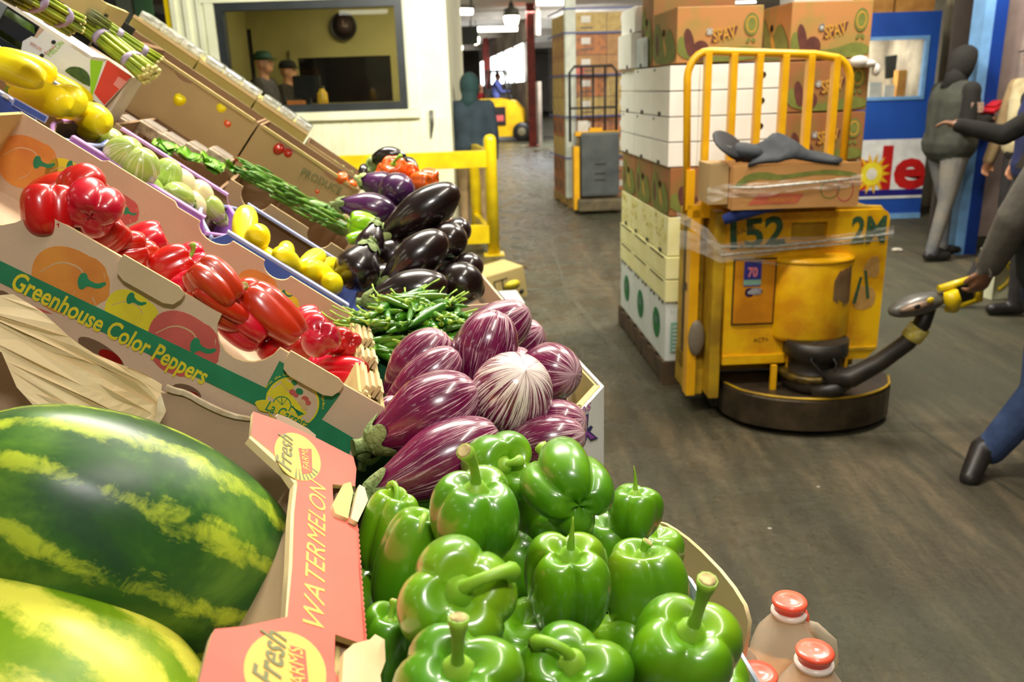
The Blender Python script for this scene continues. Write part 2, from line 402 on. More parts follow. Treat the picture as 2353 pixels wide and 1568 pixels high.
def calyx_obj(parent, D, L, seed=0, neck=.45, bend=0., mat=None, points=5, stem=.16, cover=.17, stemdir=.4):
    mb = MB(); n = 40; v = []; f = []; r = random.Random(seed); K = 6
    def rad(t):
        s = math.sin(math.pi*t**.82)**.62 if 0 < t < 1 else 0
        return (s*(1-neck*((t-.5)/.5)**1.3)+neck*.55*((t-.5)/.5)**2*s**.2)*D/2
    for i in range(K+1):
        for j in range(n):
            th = 2*math.pi*j/n; pt = abs(math.cos(points*th/2+seed))**.8
            c = cover*(.45+.75*pt); t = .995-c*(1-i/K); rr = rad(t)+.0022+.0035*(i/K); z = (t-.5)*L+.002
            v.append((rr*math.cos(th)+bend*L*(2*t-1)**2, rr*math.sin(th), z))
    for i in range(K):
        for j in range(n): f.append((i*n+j, i*n+(j+1) % n, (i+1)*n+(j+1) % n, (i+1)*n+j))
    mb.add(v, f, 0, True)
    z0 = L*.485; bx = bend*L
    pts = []; x = bx; z = z0; a = 0
    for i in range(6):
        pts.append((x, 0, z)); a += stemdir/5; x += math.sin(a)*stem*L/5; z += math.cos(a)*stem*L/5
    d = D*.10
    so = mb.obj('calyx', mat or CALYX, parent)
    MB().tube(pts, [d*2.0, d*1.35, d*1.0, d*.95, d*1.0, d*1.1], 10, 0).obj('stalk', mat or CALYX, so)
    return so
def squash_mesh(D, L, seed=0, curve=.25, mat=None, bulge=.74):
    def fn(th, t):
        s = math.sin(math.pi*t**.85)**.4 if 0 < t < 1 else 0
        R = s*(bulge+(1-bulge)*(1-t)**1.3)
        return (R*D/2*math.cos(th)+curve*L*t*t, R*D/2*math.sin(th), (t-.5)*L)
    return revolve('squash', fn, 22, 18, mat)
def V3(sx, sy, sz): return RT*sx + UP*sy - FWD*sz
# ================================================================== setting
KRAFT = (200, 172, 142)
def floor_mat():
    m, t, b = nt('wet_dirty_floor'); tc = t.nodes.new('ShaderNodeTexCoord').outputs['Object']
    rot = t.nodes.new('ShaderNodeMapping'); rot.inputs['Rotation'].default_value = (0, 0, math.radians(-8)); rot.inputs['Scale'].default_value = (2.4, .35, 1)
    t.links.new(tc, rot.inputs['Vector'])
    st_ = noise(t, 2.6, 8, .7, vec=rot.outputs[0]); big = noise(t, .55, 4, .6, vec=tc); fine = noise(t, 45, 5, .7, vec=tc)
    c = ramp(t, st_.outputs[0], [(.3, lin((48, 43, 32))), (.5, lin((80, 73, 55))), (.7, lin((118, 104, 80)))])
    c2 = mixc(t, ramp(t, big.outputs[0], [(.4, (0, 0, 0, 1)), (.65, (1, 1, 1, 1))]).outputs[0], c.outputs[0], lin((72, 74, 56)))
    c3 = mixc(t, fmath(t, 'MULTIPLY', ramp(t, fine.outputs[0], [(.5, (0, 0, 0, 1)), (.75, (1, 1, 1, 1))]).outputs[0], .6), c2, lin((44, 40, 30)))
    sp = noise(t, 120, 2, .5, vec=tc); c4 = mixc(t, ramp(t, sp.outputs[0], [(.74, (0, 0, 0, 1)), (.79, (1, 1, 1, 1))]).outputs[0], c3, lin((168, 150, 112)))
    t.links.new(c4, b.inputs['Base Color'])
    # wet, glossy strip along the aisle centre
    sx = t.nodes.new('ShaderNodeSeparateXYZ'); t.links.new(tc, sx.inputs[0])
    wet = noise(t, 3.2, 6, .7, vec=tc)
    d = fmath(t, 'ABSOLUTE', fmath(t, 'ADD', sx.outputs[0], -.35)); d2 = ramp(t, fmath(t, 'MULTIPLY', d, .5), [(.30, (1, 1, 1, 1)), (.75, (0, 0, 0, 1))])
    w = fmath(t, 'MULTIPLY', d2.outputs[0], ramp(t, wet.outputs[0], [(.36, (0, 0, 0, 1)), (.54, (1, 1, 1, 1))]).outputs[0])
    mr = t.nodes.new('ShaderNodeMapRange'); t.links.new(w, mr.inputs[0]); mr.inputs[3].default_value = .72; mr.inputs[4].default_value = .10
    t.links.new(mr.outputs[0], b.inputs['Roughness']); b.inputs['Specular IOR Level'].default_value = .5
    bump(t, b, noise(t, 22, 8, .7, vec=tc).outputs[0], .8, .015)
    return m
FLOOR = floor_mat()
def struct(name, mb, mats, kind='structure', **k): return tag(mb.obj(name, mats, **k), kind=kind)
struct('floor', MB().box((-9, -4, -.1), (12, 60, 0)), FLOOR)
WHITEC = M('ceiling_paint', (226, 222, 210), .9, (206, 200, 186), 2)
struct('ceiling', MB().box((-9, -4, 3.75), (12, 60, 3.85)), WHITEC)
WALLW = M('white_booth_paint', (240, 240, 212), .55, (228, 228, 196), 3, bmp=.06, bscale=12)
DARKW = M('dark_hall_wall', (38, 32, 28), .9, (58, 46, 36), 3)
CREAM = M('cream_wall_paint', (206, 196, 168), .7, (188, 176, 146), 3)
GREYW = M('far_wall_paint', (196, 186, 176), .9, (170, 160, 152), 1)
struct('wall_left', MB().box((-9.2, -4, 0), (-9, 60, 3.75)), DARKW)
struct('wall_right', MB().box((12, -4, 0), (12.2, 60, 3.75)), CREAM)
struct('wall_back', MB().box((-9, -4.2, 0), (12, -4, 3.75)), CREAM)
struct('wall_front', MB().box((-9, 60, 0), (12, 60.2, 3.75)), GREYW)
# floor joints (raised steel edging strips of the old floor)
JOINT = M('worn_steel_strip', (74, 72, 58), .5, (98, 94, 76), 9, metal=.4)
for a, b, wdt in (((1302, 671), (1500, 905), .022), ((1190, 668), (1420, 655), .018), ((1302, 671), (1262, 540), .012), ((2080, 960), (2353, 1150), .010), ((1235, 700), (1350, 830), .008)):
    A, B = atz(*a, 0), atz(*b, 0); d = (B-A).normalized(); n = Vector((-d.y, d.x, 0))*wdt
    mb = MB(); mb.add([A-n, B-n, B+n, A+n, A-n+Vector((0, 0, .002)), B-n+Vector((0, 0, .002)), B+n+Vector((0, 0, .002)), A+n+Vector((0, 0, .002))], [(4, 5, 6, 7), (0, 1, 5, 4), (1, 2, 6, 5), (2, 3, 7, 6), (3, 0, 4, 7)])
    struct('trim_%d' % (1+len([o for o in COL.objects if o.name.startswith('trim_')])), mb, JOINT)
# ---------------------------------------------------------------- ceiling steel, lamps, columns
REDST = M('red_oxide_steel', (140, 44, 30), .6, (104, 34, 26), 4)
def ibeam(mb, x, y, z0, z1, s=.17, t=.02):
    mb.box((x-s/2, y-s/2, z0), (x+s/2, y-s/2+t, z1)); mb.box((x-s/2, y+s/2-t, z0), (x+s/2, y+s/2, z1)); mb.box((x-t/2, y-s/2+t, z0), (x+t/2, y+s/2-t, z1))
for (px, py, z1, lab, s) in ((1225, 337, 3.75, 'thick red steel column standing on the floor beside the forklift', .21), (1122, 262, 3.75, 'red steel column rising behind the forklift cab', .26), (1058, 240, 3.75, 'thin red steel column above the hooded person by the booth', .28)):
    q = atz(px, py, 0); q.y = min(q.y, 55)
    if q.y >= 55: q = aty(px, py, 38 if px == 1122 else 50); q.z = 0
    mb = MB(); ibeam(mb, 0, 0, .03, z1, s); o = mb.obj('steel_column', REDST, None, Matrix.Translation((q.x, q.y, 0))); tag(o, lab, 'column', 'red steel columns')
    MB().box((-s*.8, -s*.8, 0), (s*.8, s*.8, .03)).obj('base_plate', REDST, o)
BEAM = M('painted_steel_beam', (176, 168, 156), .7, (150, 142, 130), 2)
for i, (y, h) in enumerate(((9.5, .16), (14, .22), (19, .22), (26, .22), (34, .25), (44, .25))):
    struct('trim_%d' % (10+i), MB().box((-9, y, 3.75-h), (12, y+.14, 3.75)), BEAM)
LAMP = M('lamp_diffuser_glow', (255, 252, 232), .5, (255, 250, 225), 3, emit=9)
LAMPB = M('lamp_bell_glow', (255, 240, 205), .5, (255, 236, 190), 3, emit=12)
METG = M('grey_lamp_housing', (120, 118, 112), .5, (96, 94, 90), 6, metal=.5)
def pendant(px, py, z, r, lab):
    rr = ray(px, py); q = CAM + rr*((z-CAMH)/rr.z)
    mb = MB(); mb.lathe([(.02, .42), (.05, .40), (.07, .30), (r*.95, .26), (r, .10), (r*.96, .10), (r*.9, .22), (.05, .26)], 20)
    o = mb.obj('pendant_lamp', METG, None, Matrix.Translation((q.x, q.y, z-.15))); tag(o, lab, 'lamp', 'round pendant lamps')
    MB().lathe([(r*.3, -.12), (r*.8, -.08), (r*.95, .04), (r*.9, .2), (.02, .22)], 20).obj('bulb_globe', LAMPB, o)
    MB().tube([(0, 0, .4), (0, 0, 3.75-z+.16)], .015, 8).obj('hanging_rod', METG, o)
pendant(1175, 32, 3.3, .19, 'round glowing pendant lamp hanging in the middle of the far aisle')
pendant(1093, 82, 3.2, .12, 'small oval glowing pendant lamp beside the dark hanging sign')
pendant(1032, 112, 3.2, .19, 'small round glowing lamp just right of the booth corner, lower one')
pendant(1052, 103, 3.2, .19, 'small flat glowing lamp to the right of the lowest booth corner lamp')
def tube_lamp(px, py, z, L, W, yaw, lab):
    rr = ray(px, py); q = CAM + rr*((z-CAMH)/rr.z)
    mb = MB(); mb.box((-L/2, -W/2, .05), (L/2, W/2, .12)); mb.box((-L/2, -.02, .12), (-L/2+.03, .02, 3.75-z)); mb.box((L/2-.03, -.02, .12), (L/2, .02, 3.75-z))
    o = mb.obj('tube_lamp', METG, None, yawm(q.x, q.y, z, yaw)); tag(o, lab, 'lamp', 'fluorescent tube lamps under the ceiling')
    m = MB(); m.tube([(-L/2+.03, 0, .0), (L/2-.03, 0, .0)], W*.42, 10); m.obj('glowing_diffuser', LAMP, o)
tube_lamp(1065, 25, 3.45, .5, .22, 30, 'glowing tube lamp highest beside the booth corner')
tube_lamp(1135, 66, 3.35, 1.5, .2, 10, 'long glowing tube lamp below the central pendant')
tube_lamp(1265, 3, 3.5, .7, .2, 12, 'glowing tube lamp at the top edge above the wrapped orange stack')
tube_lamp(1690, 22, 3.2, .95, .42, 0, 'very bright broad lamp between the two topmost brown cartons')
for i, (x, y) in enumerate(((-2.75, 1.2), (-2.95, -.6), (-3.15, -2.4))):
    o = MB().box((-.6, -.1, .05), (.6, .1, .12)).box((-.5, -.02, .12), (-.47, .02, .4)).box((.47, -.02, .12), (.5, .02, .4)).obj('tube_lamp', METG, None, yawm(x, y, 3.35, 0)); tag(o, 'tube lamp over the stall, reflected in the booth window, %s of three' % ['nearest', 'middle', 'rearmost'][i], 'lamp', 'fluorescent tube lamps under the ceiling'); MB().tube([(-.55, 0, 0), (.55, 0, 0)], .05, 10).obj('glowing_diffuser', LAMP, o)
# ---------------------------------------------------------------- bright dock windows far away on the right-hand side
GLOW = M('daylit_window_panel', (250, 252, 255), .5, (245, 250, 255), 1, emit=4.5)
A, B = Vector((-1.2, 47, 0)), Vector((.95, 26, 0)); d = (B-A).normalized(); Lw = (B-A).length; nrm = Vector((d.y, -d.x, 0))
wfr = frame(A, d, (0, 0, 1), nrm)
struct('wall_dock', MB().box((0, 0, 0), (Lw+1.2, 1.75, .1)).box((0, 3.0, 0), (Lw+1.2, 3.75, .1)), M('dock_wall_paint', (150, 136, 120), .8, (96, 84, 74), 1.5), mw=wfr)
x = .4; i = 0
while x < Lw-1.6:
    w_ = 2.7; mb = MB().box((x, 1.78, .02), (x+w_, 2.98, .06)); o = struct('window_%d' % (i+1), mb, GLOW, mw=wfr)
    f = MB()
    for (a0, b0, a1, b1) in ((x-.06, 1.72, x+w_+.06, 1.79), (x-.06, 2.97, x+w_+.06, 3.03), (x-.06, 1.72, x, 3.03), (x+w_, 1.72, x+w_+.06, 3.03)): f.box((a0, b0, .0), (a1, b1, .09))
    f.obj('window_frame', BEAM, o); x += w_+.5; i += 1
DOCKD = M('dark_dock_door', (44, 40, 34), .7, (70, 60, 46), 2)
for k in range(4):
    x0 = 3+k*4.6; struct('door_%d' % (k+2), MB().box((x0, 0, -.08), (x0+2.2, 1.7, .0)), DOCKD, mw=wfr)
# ---------------------------------------------------------------- office booth
BD = 8.9                                            # distance of the booth face
bq = aty(1038, 300, BD); bx1 = bq.x; BYAW = 2.5
def bl(px, py): q = aty(px, py, BD); return q.x-bx1, q.z
bfr = Matrix.Translation((bx1, BD, 0)) @ Matrix.Rotation(math.radians(0), 4, 'Z')
booth = empty('office_booth', bfr, 'white office booth with a wide dark-framed window onto the aisle', 'booth')
x0, zt = bl(492, 8); x1, zb = bl(938, 250)
xl = bl(396, 60)[0]; TOP = 3.74
mb = MB(); mb.box((xl, 0, 0), (0, .12, zb)); mb.box((xl, 0, zt), (0, .12, TOP)); mb.box((xl, 0, zb), (x0, .12, zt)); mb.box((x1, 0, zb), (0, .12, zt))
mb.obj('front_wall', WALLW, booth)
MB().box((-.12, .12, 0), (0, 3.2, TOP)).obj('side_wall', WALLW, booth)
for x in (bl(432, 60)[0], bl(462, 60)[0], xl+.03): MB().box((x-.02, -.03, 0), (x+.03, -.001, TOP)).obj('corner_trim', WALLW, booth, bevel=.004)
for i in range(26):
    x = xl+.08+i*(0-xl-.1)/26; MB().box((x, -.008, .03), (x+(0-xl)/26-.012, 0, zb-.09)).obj('wainscot_board', WALLW, booth)
FRM = M('dark_window_frame', (46, 50, 52), .4, (38, 42, 44), 6)
def rectframe(x0, z0, x1, z1, w, y0, y1):
    m = MB(); m.box((x0, y0, z0), (x1, y1, z0+w)); m.box((x0, y0, z1-w), (x1, y1, z1)); m.box((x0, y0, z0+w), (x0+w, y1, z1-w)); m.box((x1-w, y0, z0+w), (x1, y1, z1-w)); return m
rectframe(x0, zb, x1, zt, .075, -.02, .09).obj('window_frame', FRM, booth)
GLASS, tg, bg = nt('booth_window_glass'); bg.inputs['Base Color'].default_value = (.9, .95, .9, 1); bg.inputs['Roughness'].default_value = .01; bg.inputs['Transmission Weight'].default_value = 1; bg.inputs['IOR'].default_value = 1.25
MB().box((x0+.07, .03, zb+.07), (x1-.07, .034, zt-.07)).obj('window_glass', GLASS, booth)
MB().box((x0-.12, -.06, zb-.09), (x1+.12, 0, zb-.005)).obj('window_sill', WALLW, booth, bevel=.006)
for s in (x0-.10, x1+.02): MB().box((s, -.03, zb), (s+.09, 0, zt+.05)).obj('window_trim', WALLW, booth)
MB().box((x0-.14, -.035, zt+.002), (x1+.14, 0, zt+.09)).obj('window_trim', WALLW, booth)
YEL = M('yellow_safety_paint', (232, 204, 16), .35, (214, 182, 8), 7, coat=.3)
MB().box((xl-.05, -.01, 0), (xl, .14, TOP)).obj('yellow_edge_strip', YEL, booth)
MB().tube([(x1+.24, -.04, zb-.02), (x1+.24, -.04, zb-.16), (x1+.22, -.02, zb-.3)], [.022, .02, .008], 8).obj('cord_bracket', METG, booth)
OLIVE = M('olive_office_wall', (158, 146, 92), .8, (146, 134, 82), 2)
RY = 2.3                                            # depth of the office
mbr = MB(); mbr.box((xl, RY, 0), (-.12, RY+.1, TOP)); mbr.box((xl, .12, 0), (xl+.08, RY, TOP)); mbr.box((xl+.08, .12, TOP-.3), (-.12, RY, TOP-.25)); mbr.obj('office_lining', OLIVE, booth)
def br(px, py): q = aty(px, py, BD+RY); return q.x-bx1, q.z
BLK = M('dark_void_paint', (22, 18, 16), .6, (34, 26, 22), 5)
a, b = br(505, 68), br(596, 250); MB().box((a[0]-.35, RY-.03, 0), (b[0], RY-.001, a[1])).obj('dark_doorway', BLK, booth)
rectframe(a[0]-.43, -.1, b[0]+.12, a[1]+.09, .1, RY-.05, RY-.002).obj('doorway_trim', OLIVE, booth)
a, b = br(686, 134), br(905, 232); MB().box((a[0], RY-.03, b[1]), (b[0], RY-.002, a[1])).obj('inner_window', M('dark_inner_glass', (16, 14, 18), .05, (24, 18, 18), 3, spec=.9), booth)
rectframe(a[0]-.1, b[1]-.1, b[0]+.1, a[1]+.1, .1, RY-.05, RY-.002).obj('inner_window_trim', OLIVE, booth)
c = br(790, 61); mb = MB(); X = Matrix.Rotation(math.radians(90), 4, 'X')
ck = empty('wall_clock', Matrix.Translation((bx1+c[0], BD+RY-.03, c[1])) @ X, 'round dark wall clock on the olive wall inside the booth', 'clock')
MB().lathe([(.15, -.02), (.17, .0), (.165, .04), (.145, .03), (.14, .015), (.0, .015)], 30).obj('clock_case', M('black_clock_case', (30, 24, 24), .4, (24, 20, 20)), ck)
MB().lathe([(.138, .016), (0, .017)], 30).obj('clock_face', M('dark_clock_face', (66, 44, 44), .5, (52, 36, 36)), ck)
m = MB(); m.box((-.005, 0, .018), (.005, .08, .022)); m.box((-.005, -.005, .018), (.06, .005, .022)); m.obj('clock_hand', M('pale_clock_hand', (150, 120, 110), .5), ck)
# desk in the booth with a few things on it
dz = bl(700, 250)[1]+.02
desk = MB().box((bl(600, 245)[0], .25, dz-.05), (-.3, .7, dz)).box((-.4, .28, 0), (-.34, .65, dz-.05)).box((bl(600, 245)[0], .28, 0), (bl(600, 245)[0]+.06, .65, dz-.05)).obj('office_desk', M('brown_desk_top', (96, 66, 34), .5, (72, 48, 26), 6), None, bfr); tag(desk, 'brown office desk behind the booth window', 'desk')
def onb(px, py, dy): q = aty(px, py, BD+dy); return Vector((q.x, BD+dy, 0))
q = onb(742, 235, .5); jar = MB().lathe([(.05, 0), (.06, .02), (.055, .13), (.03, .16), (.03, .18)], 16).obj('jar', M('yellow_jar', (214, 176, 50), .3, (190, 140, 30), 20), None, Matrix.Translation((q.x, q.y, dz))); tag(jar, 'small yellow jar on the desk behind the booth window', 'jar')
MB().lathe([(.034, .18), (.034, .2), (0, .2)], 16).obj('lid', BLK, jar)
q = onb(682, 240, .5); bx = MB().box((-.09, -.05, 0), (.09, .05, .06)).obj('orange_carton', M('orange_small_carton', (190, 110, 40), .6), None, Matrix.Translation((q.x, q.y, dz)), bevel=.004); tag(bx, 'small orange box lying on the booth desk', 'box')
q = onb(708, 218, .6); mn = MB().box((-.15, -.02, .08), (.15, .02, .32)).box((-.03, -.03, 0), (.03, .03, .08)).box((-.1, -.08, 0), (.1, .08, .015)).obj('computer_monitor', M('black_monitor', (26, 24, 26), .3), None, Matrix.Translation((q.x, q.y, dz))); tag(mn, 'black computer monitor standing on the booth desk', 'monitor')
# hanging dark strips left of the booth
sm = [M('dark_green_strip', (34, 66, 36), .5, (26, 50, 30)), M('black_strip', (16, 13, 12), .6, (26, 20, 16)), M('brown_strip', (62, 44, 32), .6, (44, 32, 24)), M('grey_green_strip', (66, 70, 58), .5, (50, 54, 46))]
cur = empty('strip_curtain', Matrix.Translation(aty(300, 100, 6.4)*1), 'dark plastic strip curtain hanging behind the upper cartons', 'curtain')
cz = cur.location.z
xx = -3.2
CX1 = aty(384, 60, 6.4).x-cur.location.x
while xx < CX1-.1:
    wv = rnd.uniform(.12, .2); k = rnd.choice([0, 1, 1, 2, 3]) if xx < -.2 else [3, 0, 1, 1, 2, 1, 2, 1][int((xx+.2)/.17) % 8]
    y = rnd.uniform(-.03, .03); MB().box((xx, y, -cz+.05), (xx+wv, y+.005, 3.7-cz)).obj('plastic_strip', sm[k], cur); xx += wv+.004
MB().box((-3.2, -.05, 3.66-cz), (CX1+.1, .06, 3.74-cz)).obj('hanging_rail', METG, cur)
# dark sign far down the aisle
q = aty(1062, 82, 19.5); sg = empty('hanging_sign', Matrix.Translation(q), 'dark green hanging sign in the far aisle above the hooded person', 'sign')
MB().box((-.75, -.03, -.19), (.35, .03, .19)).obj('sign_board', M('dark_sign_board', (44, 52, 44), .6, (36, 42, 38)), sg)
for x in (-.6, .2): MB().box((x, -.01, .19), (x+.02, .01, 3.74-q.z)).obj('hanger', METG, sg)
# ---------------------------------------------------------------- yellow guard rail in front of the booth
g0 = atz(1135, 585, 0); gr = empty('guard_rail', yawm(g0.x, g0.y, 0, 4), 'bright yellow steel guard rail of posts and beams in front of the booth', 'guard rail')
def post(x, y, h, r=.062):
    MB().lathe([(r, 0), (r, h-r), (r*.92, h-r*.55), (r*.6, h-r*.15), (.0, h)], 20).obj('post', YEL, gr, Matrix.Translation((x, y, 0)))
    MB().box((-.1, -.1, 0), (.1, .1, .012)).obj('post_base', YEL, gr, Matrix.Translation((x, y, 0)))
hh = 1.17
post(0, 0, hh); post(-.12, 1.15, hh+.0); post(-2.7, 0, hh)
MB().box((-2.7, -.045, .86), (0, .045, 1.02)).obj('beam', YEL, gr, bevel=.006)
MB().box((-2.7, -.045, .12), (0, .045, .30)).obj('beam', YEL, gr, bevel=.006)
for z in (.90, .14):
    m = MB(); m.add([(-.05, 0, z), (.0, 0, z), (-.10, 1.15, z), (-.16, 1.15, z), (-.05, 0, z+.12), (0, 0, z+.12), (-.10, 1.15, z+.12), (-.16, 1.15, z+.12)], [(0, 3, 2, 1), (4, 5, 6, 7), (0, 1, 5, 4), (1, 2, 6, 5), (2, 3, 7, 6), (3, 0, 4, 7)]); m.obj('beam', YEL, gr)
# ================================================================== stand
WOOD = M('raw_plank_wood', (150, 118, 78), .8, (116, 86, 54), 5)
stand = empty('display_stand', frame(st(0, 0, 0), SA, SV, (0, 0, 1)), 'sloping timber display stand under the open produce cartons', 'stand')
sfr = frame(P0, SU, SV, SW)
for i, v0 in enumerate([x*.21+.0 for x in range(11)]):
    m = MB().box((-1.25, v0, -.165), (.0, v0+.2, -.147)); m.obj('plank', WOOD, stand, rel(stand, sfr))
for v0 in (.02, .9, 2.2):
    for u0 in (-1.2, -.1):
        q = st(u0, v0, -.17); m = MB().box((-.03, -.03, 0), (.03, .03, q.z-.0)); m.obj('leg', WOOD, stand, rel(stand, Matrix.Translation((q.x, q.y, 0))))
BZ = .70
bench = empty('front_bench', frame(Vector((P0.x, P0.y, 0)), SA, SV, (0, 0, 1)), 'low timber bench along the aisle carrying the heaped front boxes', 'bench')
for i in range(5): MB().box((-.06+i*.1, -.9, BZ-.02), (.035+i*.1, 1.95, BZ)).obj('plank', WOOD, bench)
for v0 in (-.8, .6, 1.85):
    for a0 in (-.02, .37): MB().box((a0, v0, 0), (a0+.05, v0+.05, BZ-.02)).obj('leg', WOOD, bench)
# ================================================================== cartons
def kraft(name, c, c2=None, rough=.75):
    m, t, b = nt(name); tc = t.nodes.new('ShaderNodeTexCoord').outputs['Object']
    n = noise(t, 7, 4, vec=tc); f = noise(t, 260, 3, .6, vec=tc)
    col = ramp(t, n.outputs[0], [(.35, lin(c)), (.7, lin(c2 or tuple(x*.93 for x in c)))])
    col = mixc(t, fmath(t, 'MULTIPLY', f.outputs[0], .28), col.outputs[0], lin(tuple(x*.78 for x in c)))
    t.links.new(col, b.inputs['Base Color']); b.inputs['Roughness'].default_value = rough; b.inputs['Specular IOR Level'].default_value = .25
    bump(t, b, n.outputs[0], .15, .01); MATS[name] = m; return m
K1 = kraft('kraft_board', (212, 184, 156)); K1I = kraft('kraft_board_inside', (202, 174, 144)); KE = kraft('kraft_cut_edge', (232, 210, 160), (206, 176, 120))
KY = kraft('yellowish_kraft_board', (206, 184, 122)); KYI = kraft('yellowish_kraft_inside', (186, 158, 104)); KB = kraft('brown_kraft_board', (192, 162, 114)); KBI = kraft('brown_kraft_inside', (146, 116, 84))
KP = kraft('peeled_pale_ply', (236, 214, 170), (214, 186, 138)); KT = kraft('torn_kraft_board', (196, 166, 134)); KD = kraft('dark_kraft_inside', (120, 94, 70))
BLUEC = kraft('blue_printed_board', (62, 84, 158), (78, 100, 176)); PURPC = kraft('purple_printed_board', (152, 92, 190), (170, 112, 204)); LAVC = kraft('lavender_board_edge', (204, 152, 220)); GREYBL = kraft('grey_blue_board', (152, 162, 206), (176, 180, 214))
WHB = kraft('white_printed_board', (238, 238, 232), (226, 228, 224), .5); LBL = kraft('pale_blue_white_board', (216, 226, 240), (204, 216, 236), .5)
PGREEN = M('print_green', (34, 128, 88), .6, (28, 116, 78), 30); PYEL = M('print_yellow', (222, 204, 40), .6, (206, 188, 44), 30); PORG = M('print_orange', (214, 140, 56), .6, (196, 116, 50), 18); PREDP = M('print_dull_red', (196, 88, 82), .6, (180, 78, 72), 20)
PTAN = M('print_tan_line', (206, 170, 128), .7); PINK = M('print_pink', (222, 106, 88), .6, (210, 92, 78), 6); PCREAM = M('print_cream_yellow', (240, 190, 96), .6, (230, 178, 84), 10); POLIVE = M('print_olive', (122, 124, 82), .6, (104, 108, 70)); PRUST = M('print_rust', (222, 100, 78), .6); PDKG = M('print_dark_green', (30, 96, 60), .6); PWHITE = M('print_white', (236, 236, 236), .6); PMAG = M('print_magenta', (176, 78, 160), .6); PVIO = M('print_violet', (160, 78, 184), .6); PNAVY = M('print_navy', (40, 44, 110), .6); PRED = M('print_red', (222, 60, 36), .55); PLIME = M('print_lime', (146, 204, 12), .5); PBLACK = M('print_black', (34, 30, 28), .6)
def rim(l, h, notches=(), tabs=()):
    """outline of a long carton wall: x 0..l, y 0..h with half-round notches [(x0,x1,depth)] in the top edge and raised tabs"""
    ev = sorted([(a, b, -d, 'n') for a, b, d in notches]+[(a, b, d, 't') for a, b, d in tabs]); p = [(0, 0), (l, 0), (l, h)]
    for a, b, d, k in reversed(ev):
        c = (a+b)/2; w_ = (b-a)/2
        if k == 'n': p += [(c+w_*math.cos(t), h+d*math.sin(t)) for t in [math.pi*i/10 for i in range(11)]]
        else: p += [(b, h), (b-.008, h+d), (a+.008, h+d), (a, h)]
    p.append((0, h)); return p
def carton(name, u0, v0, w0, lu, lv, h, mats, label, cat='carton', near=((), ()), far=((), ()), t=.006, endh=None, octa=0., double_end=False, group=None):
    """open carton on the stand: corner (u0, v0) is its upper near corner, w0 the height of its rim; mats = outside, inside, edge"""
    o = empty(name, frame(st(u0, v0, w0-h), SU, SV, SW), label, cat, group)
    mo, mi, me_ = mats; W = o.matrix_basis
    b = MB().box((0, 0, 0), (lu, lv, t)).obj('bottom_panel', mi, o)
    nw = board('side_panel', W @ frame((0, 0, 0), (1, 0, 0), (0, 0, 1), (0, -1, 0)), [rim(lu, h, *near)], t, [mo, me_, mi], o)
    fw = board('side_panel', W @ frame((0, lv, 0), (1, 0, 0), (0, 0, 1), (0, -1, 0)), [rim(lu, h, *far)], t, [mi, me_, mo], o)
    eh = endh or h
    for x in (t/2, lu-t/2):
        m = MB()
        if octa:
            pts = [(x, octa*lv), (x, lv*(1-octa))]
            m.box((x-t/2, t, t), (x+t/2, lv-t, eh))
        else: m.box((x-t/2, t, t), (x+t/2, lv-t, eh))
        e = m.obj('end_panel', [mi if name != 'pepper_carton' else KY], o)
    return o, nw, fw
# ---------------------------------------------------------------- red pepper carton
PL = .63
nearn = ((.075, .165, .045), (.395, .475, .04))
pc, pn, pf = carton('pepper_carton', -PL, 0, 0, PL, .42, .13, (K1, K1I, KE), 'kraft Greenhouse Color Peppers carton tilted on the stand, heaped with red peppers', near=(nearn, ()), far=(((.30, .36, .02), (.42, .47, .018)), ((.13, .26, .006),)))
pnW = frame(st(-PL, 0, -.13), SU, SW, -SV)
nS = -SV
def wall(px_pts, off=0.): return [px_pts]
def pprint(name, pts, mat, lift, parent=pn, fr=None, thick=.0004):
    lift = lift*.3
    return board(name, fr or frame(P0, SU, SW, -SV), [pts] if not isinstance(pts[0][0], (list, tuple)) else pts, thick, mat, parent, px=True, off=lift)
LFT = .0008
# printed bell peppers on the near wall
def printed_pepper(cx, cy, s, mat, rot, lift, fr=None, stem_at=(.35, -.1), par=None):
    par = par or (pn if fr is None else pf)
    pts = []
    for i in range(40):
        a = 2*math.pi*i/40; r = 1+.05*math.cos(3*a+1)+(.05 if abs(((a+.4) % 1.05)-.5) < .2 and math.cos(a) > .3 else 0)
        x, y = r*math.cos(a)*s, r*.82*math.sin(a)*s; c_, s_ = math.cos(rot), math.sin(rot); pts.append((cx+x*c_-y*s_, cy+x*s_+y*c_))
    pprint('printed_pepper', pts, mat, lift, par, fr)
    c_, s_ = math.cos(rot), math.sin(rot)
    def L(x, y): return (cx+(x*c_-y*s_)*s, cy+(x*s_+y*c_)*s)
    for arc in (((-.75, .05), (-.4, -.38), (.1, -.42), (.35, -.25)), ((.25, .15), (.2, .4), (-.05, .6)), ((.75, -.5), (.82, -.38), (.82, -.25)), ((.7, .2), (.82, .3), (.85, .42))):
        a = smooth_pts(list(arc), 2, False); w_ = .022
        pprint('printed_line', [L(x, y-w_) for x, y in a]+[L(x, y+w_) for x, y in reversed(a)], PTAN, lift+.0004, par, fr)
    sx, sy = stem_at
    st_ = [(sx-.12, sy-.2), (sx+.02, sy-.22), (sx+.1, sy-.08), (sx+.35, sy-.06), (sx+.5, sy-.18), (sx+.58, sy-.14), (sx+.42, sy+.06), (sx+.12, sy+.06), (sx+.06, sy+.2), (sx-.06, sy+.2), (sx-.16, sy)]
    pprint('printed_stem', [L(x, y) for x, y in smooth_pts(st_, 1)], PGREEN, lift+.0008, par, fr)
printed_pepper(158, 645, 92, PORG, .35, LFT)
printed_pepper(300, 725, 66, PYEL, .55, LFT, stem_at=(-.3, -.5))
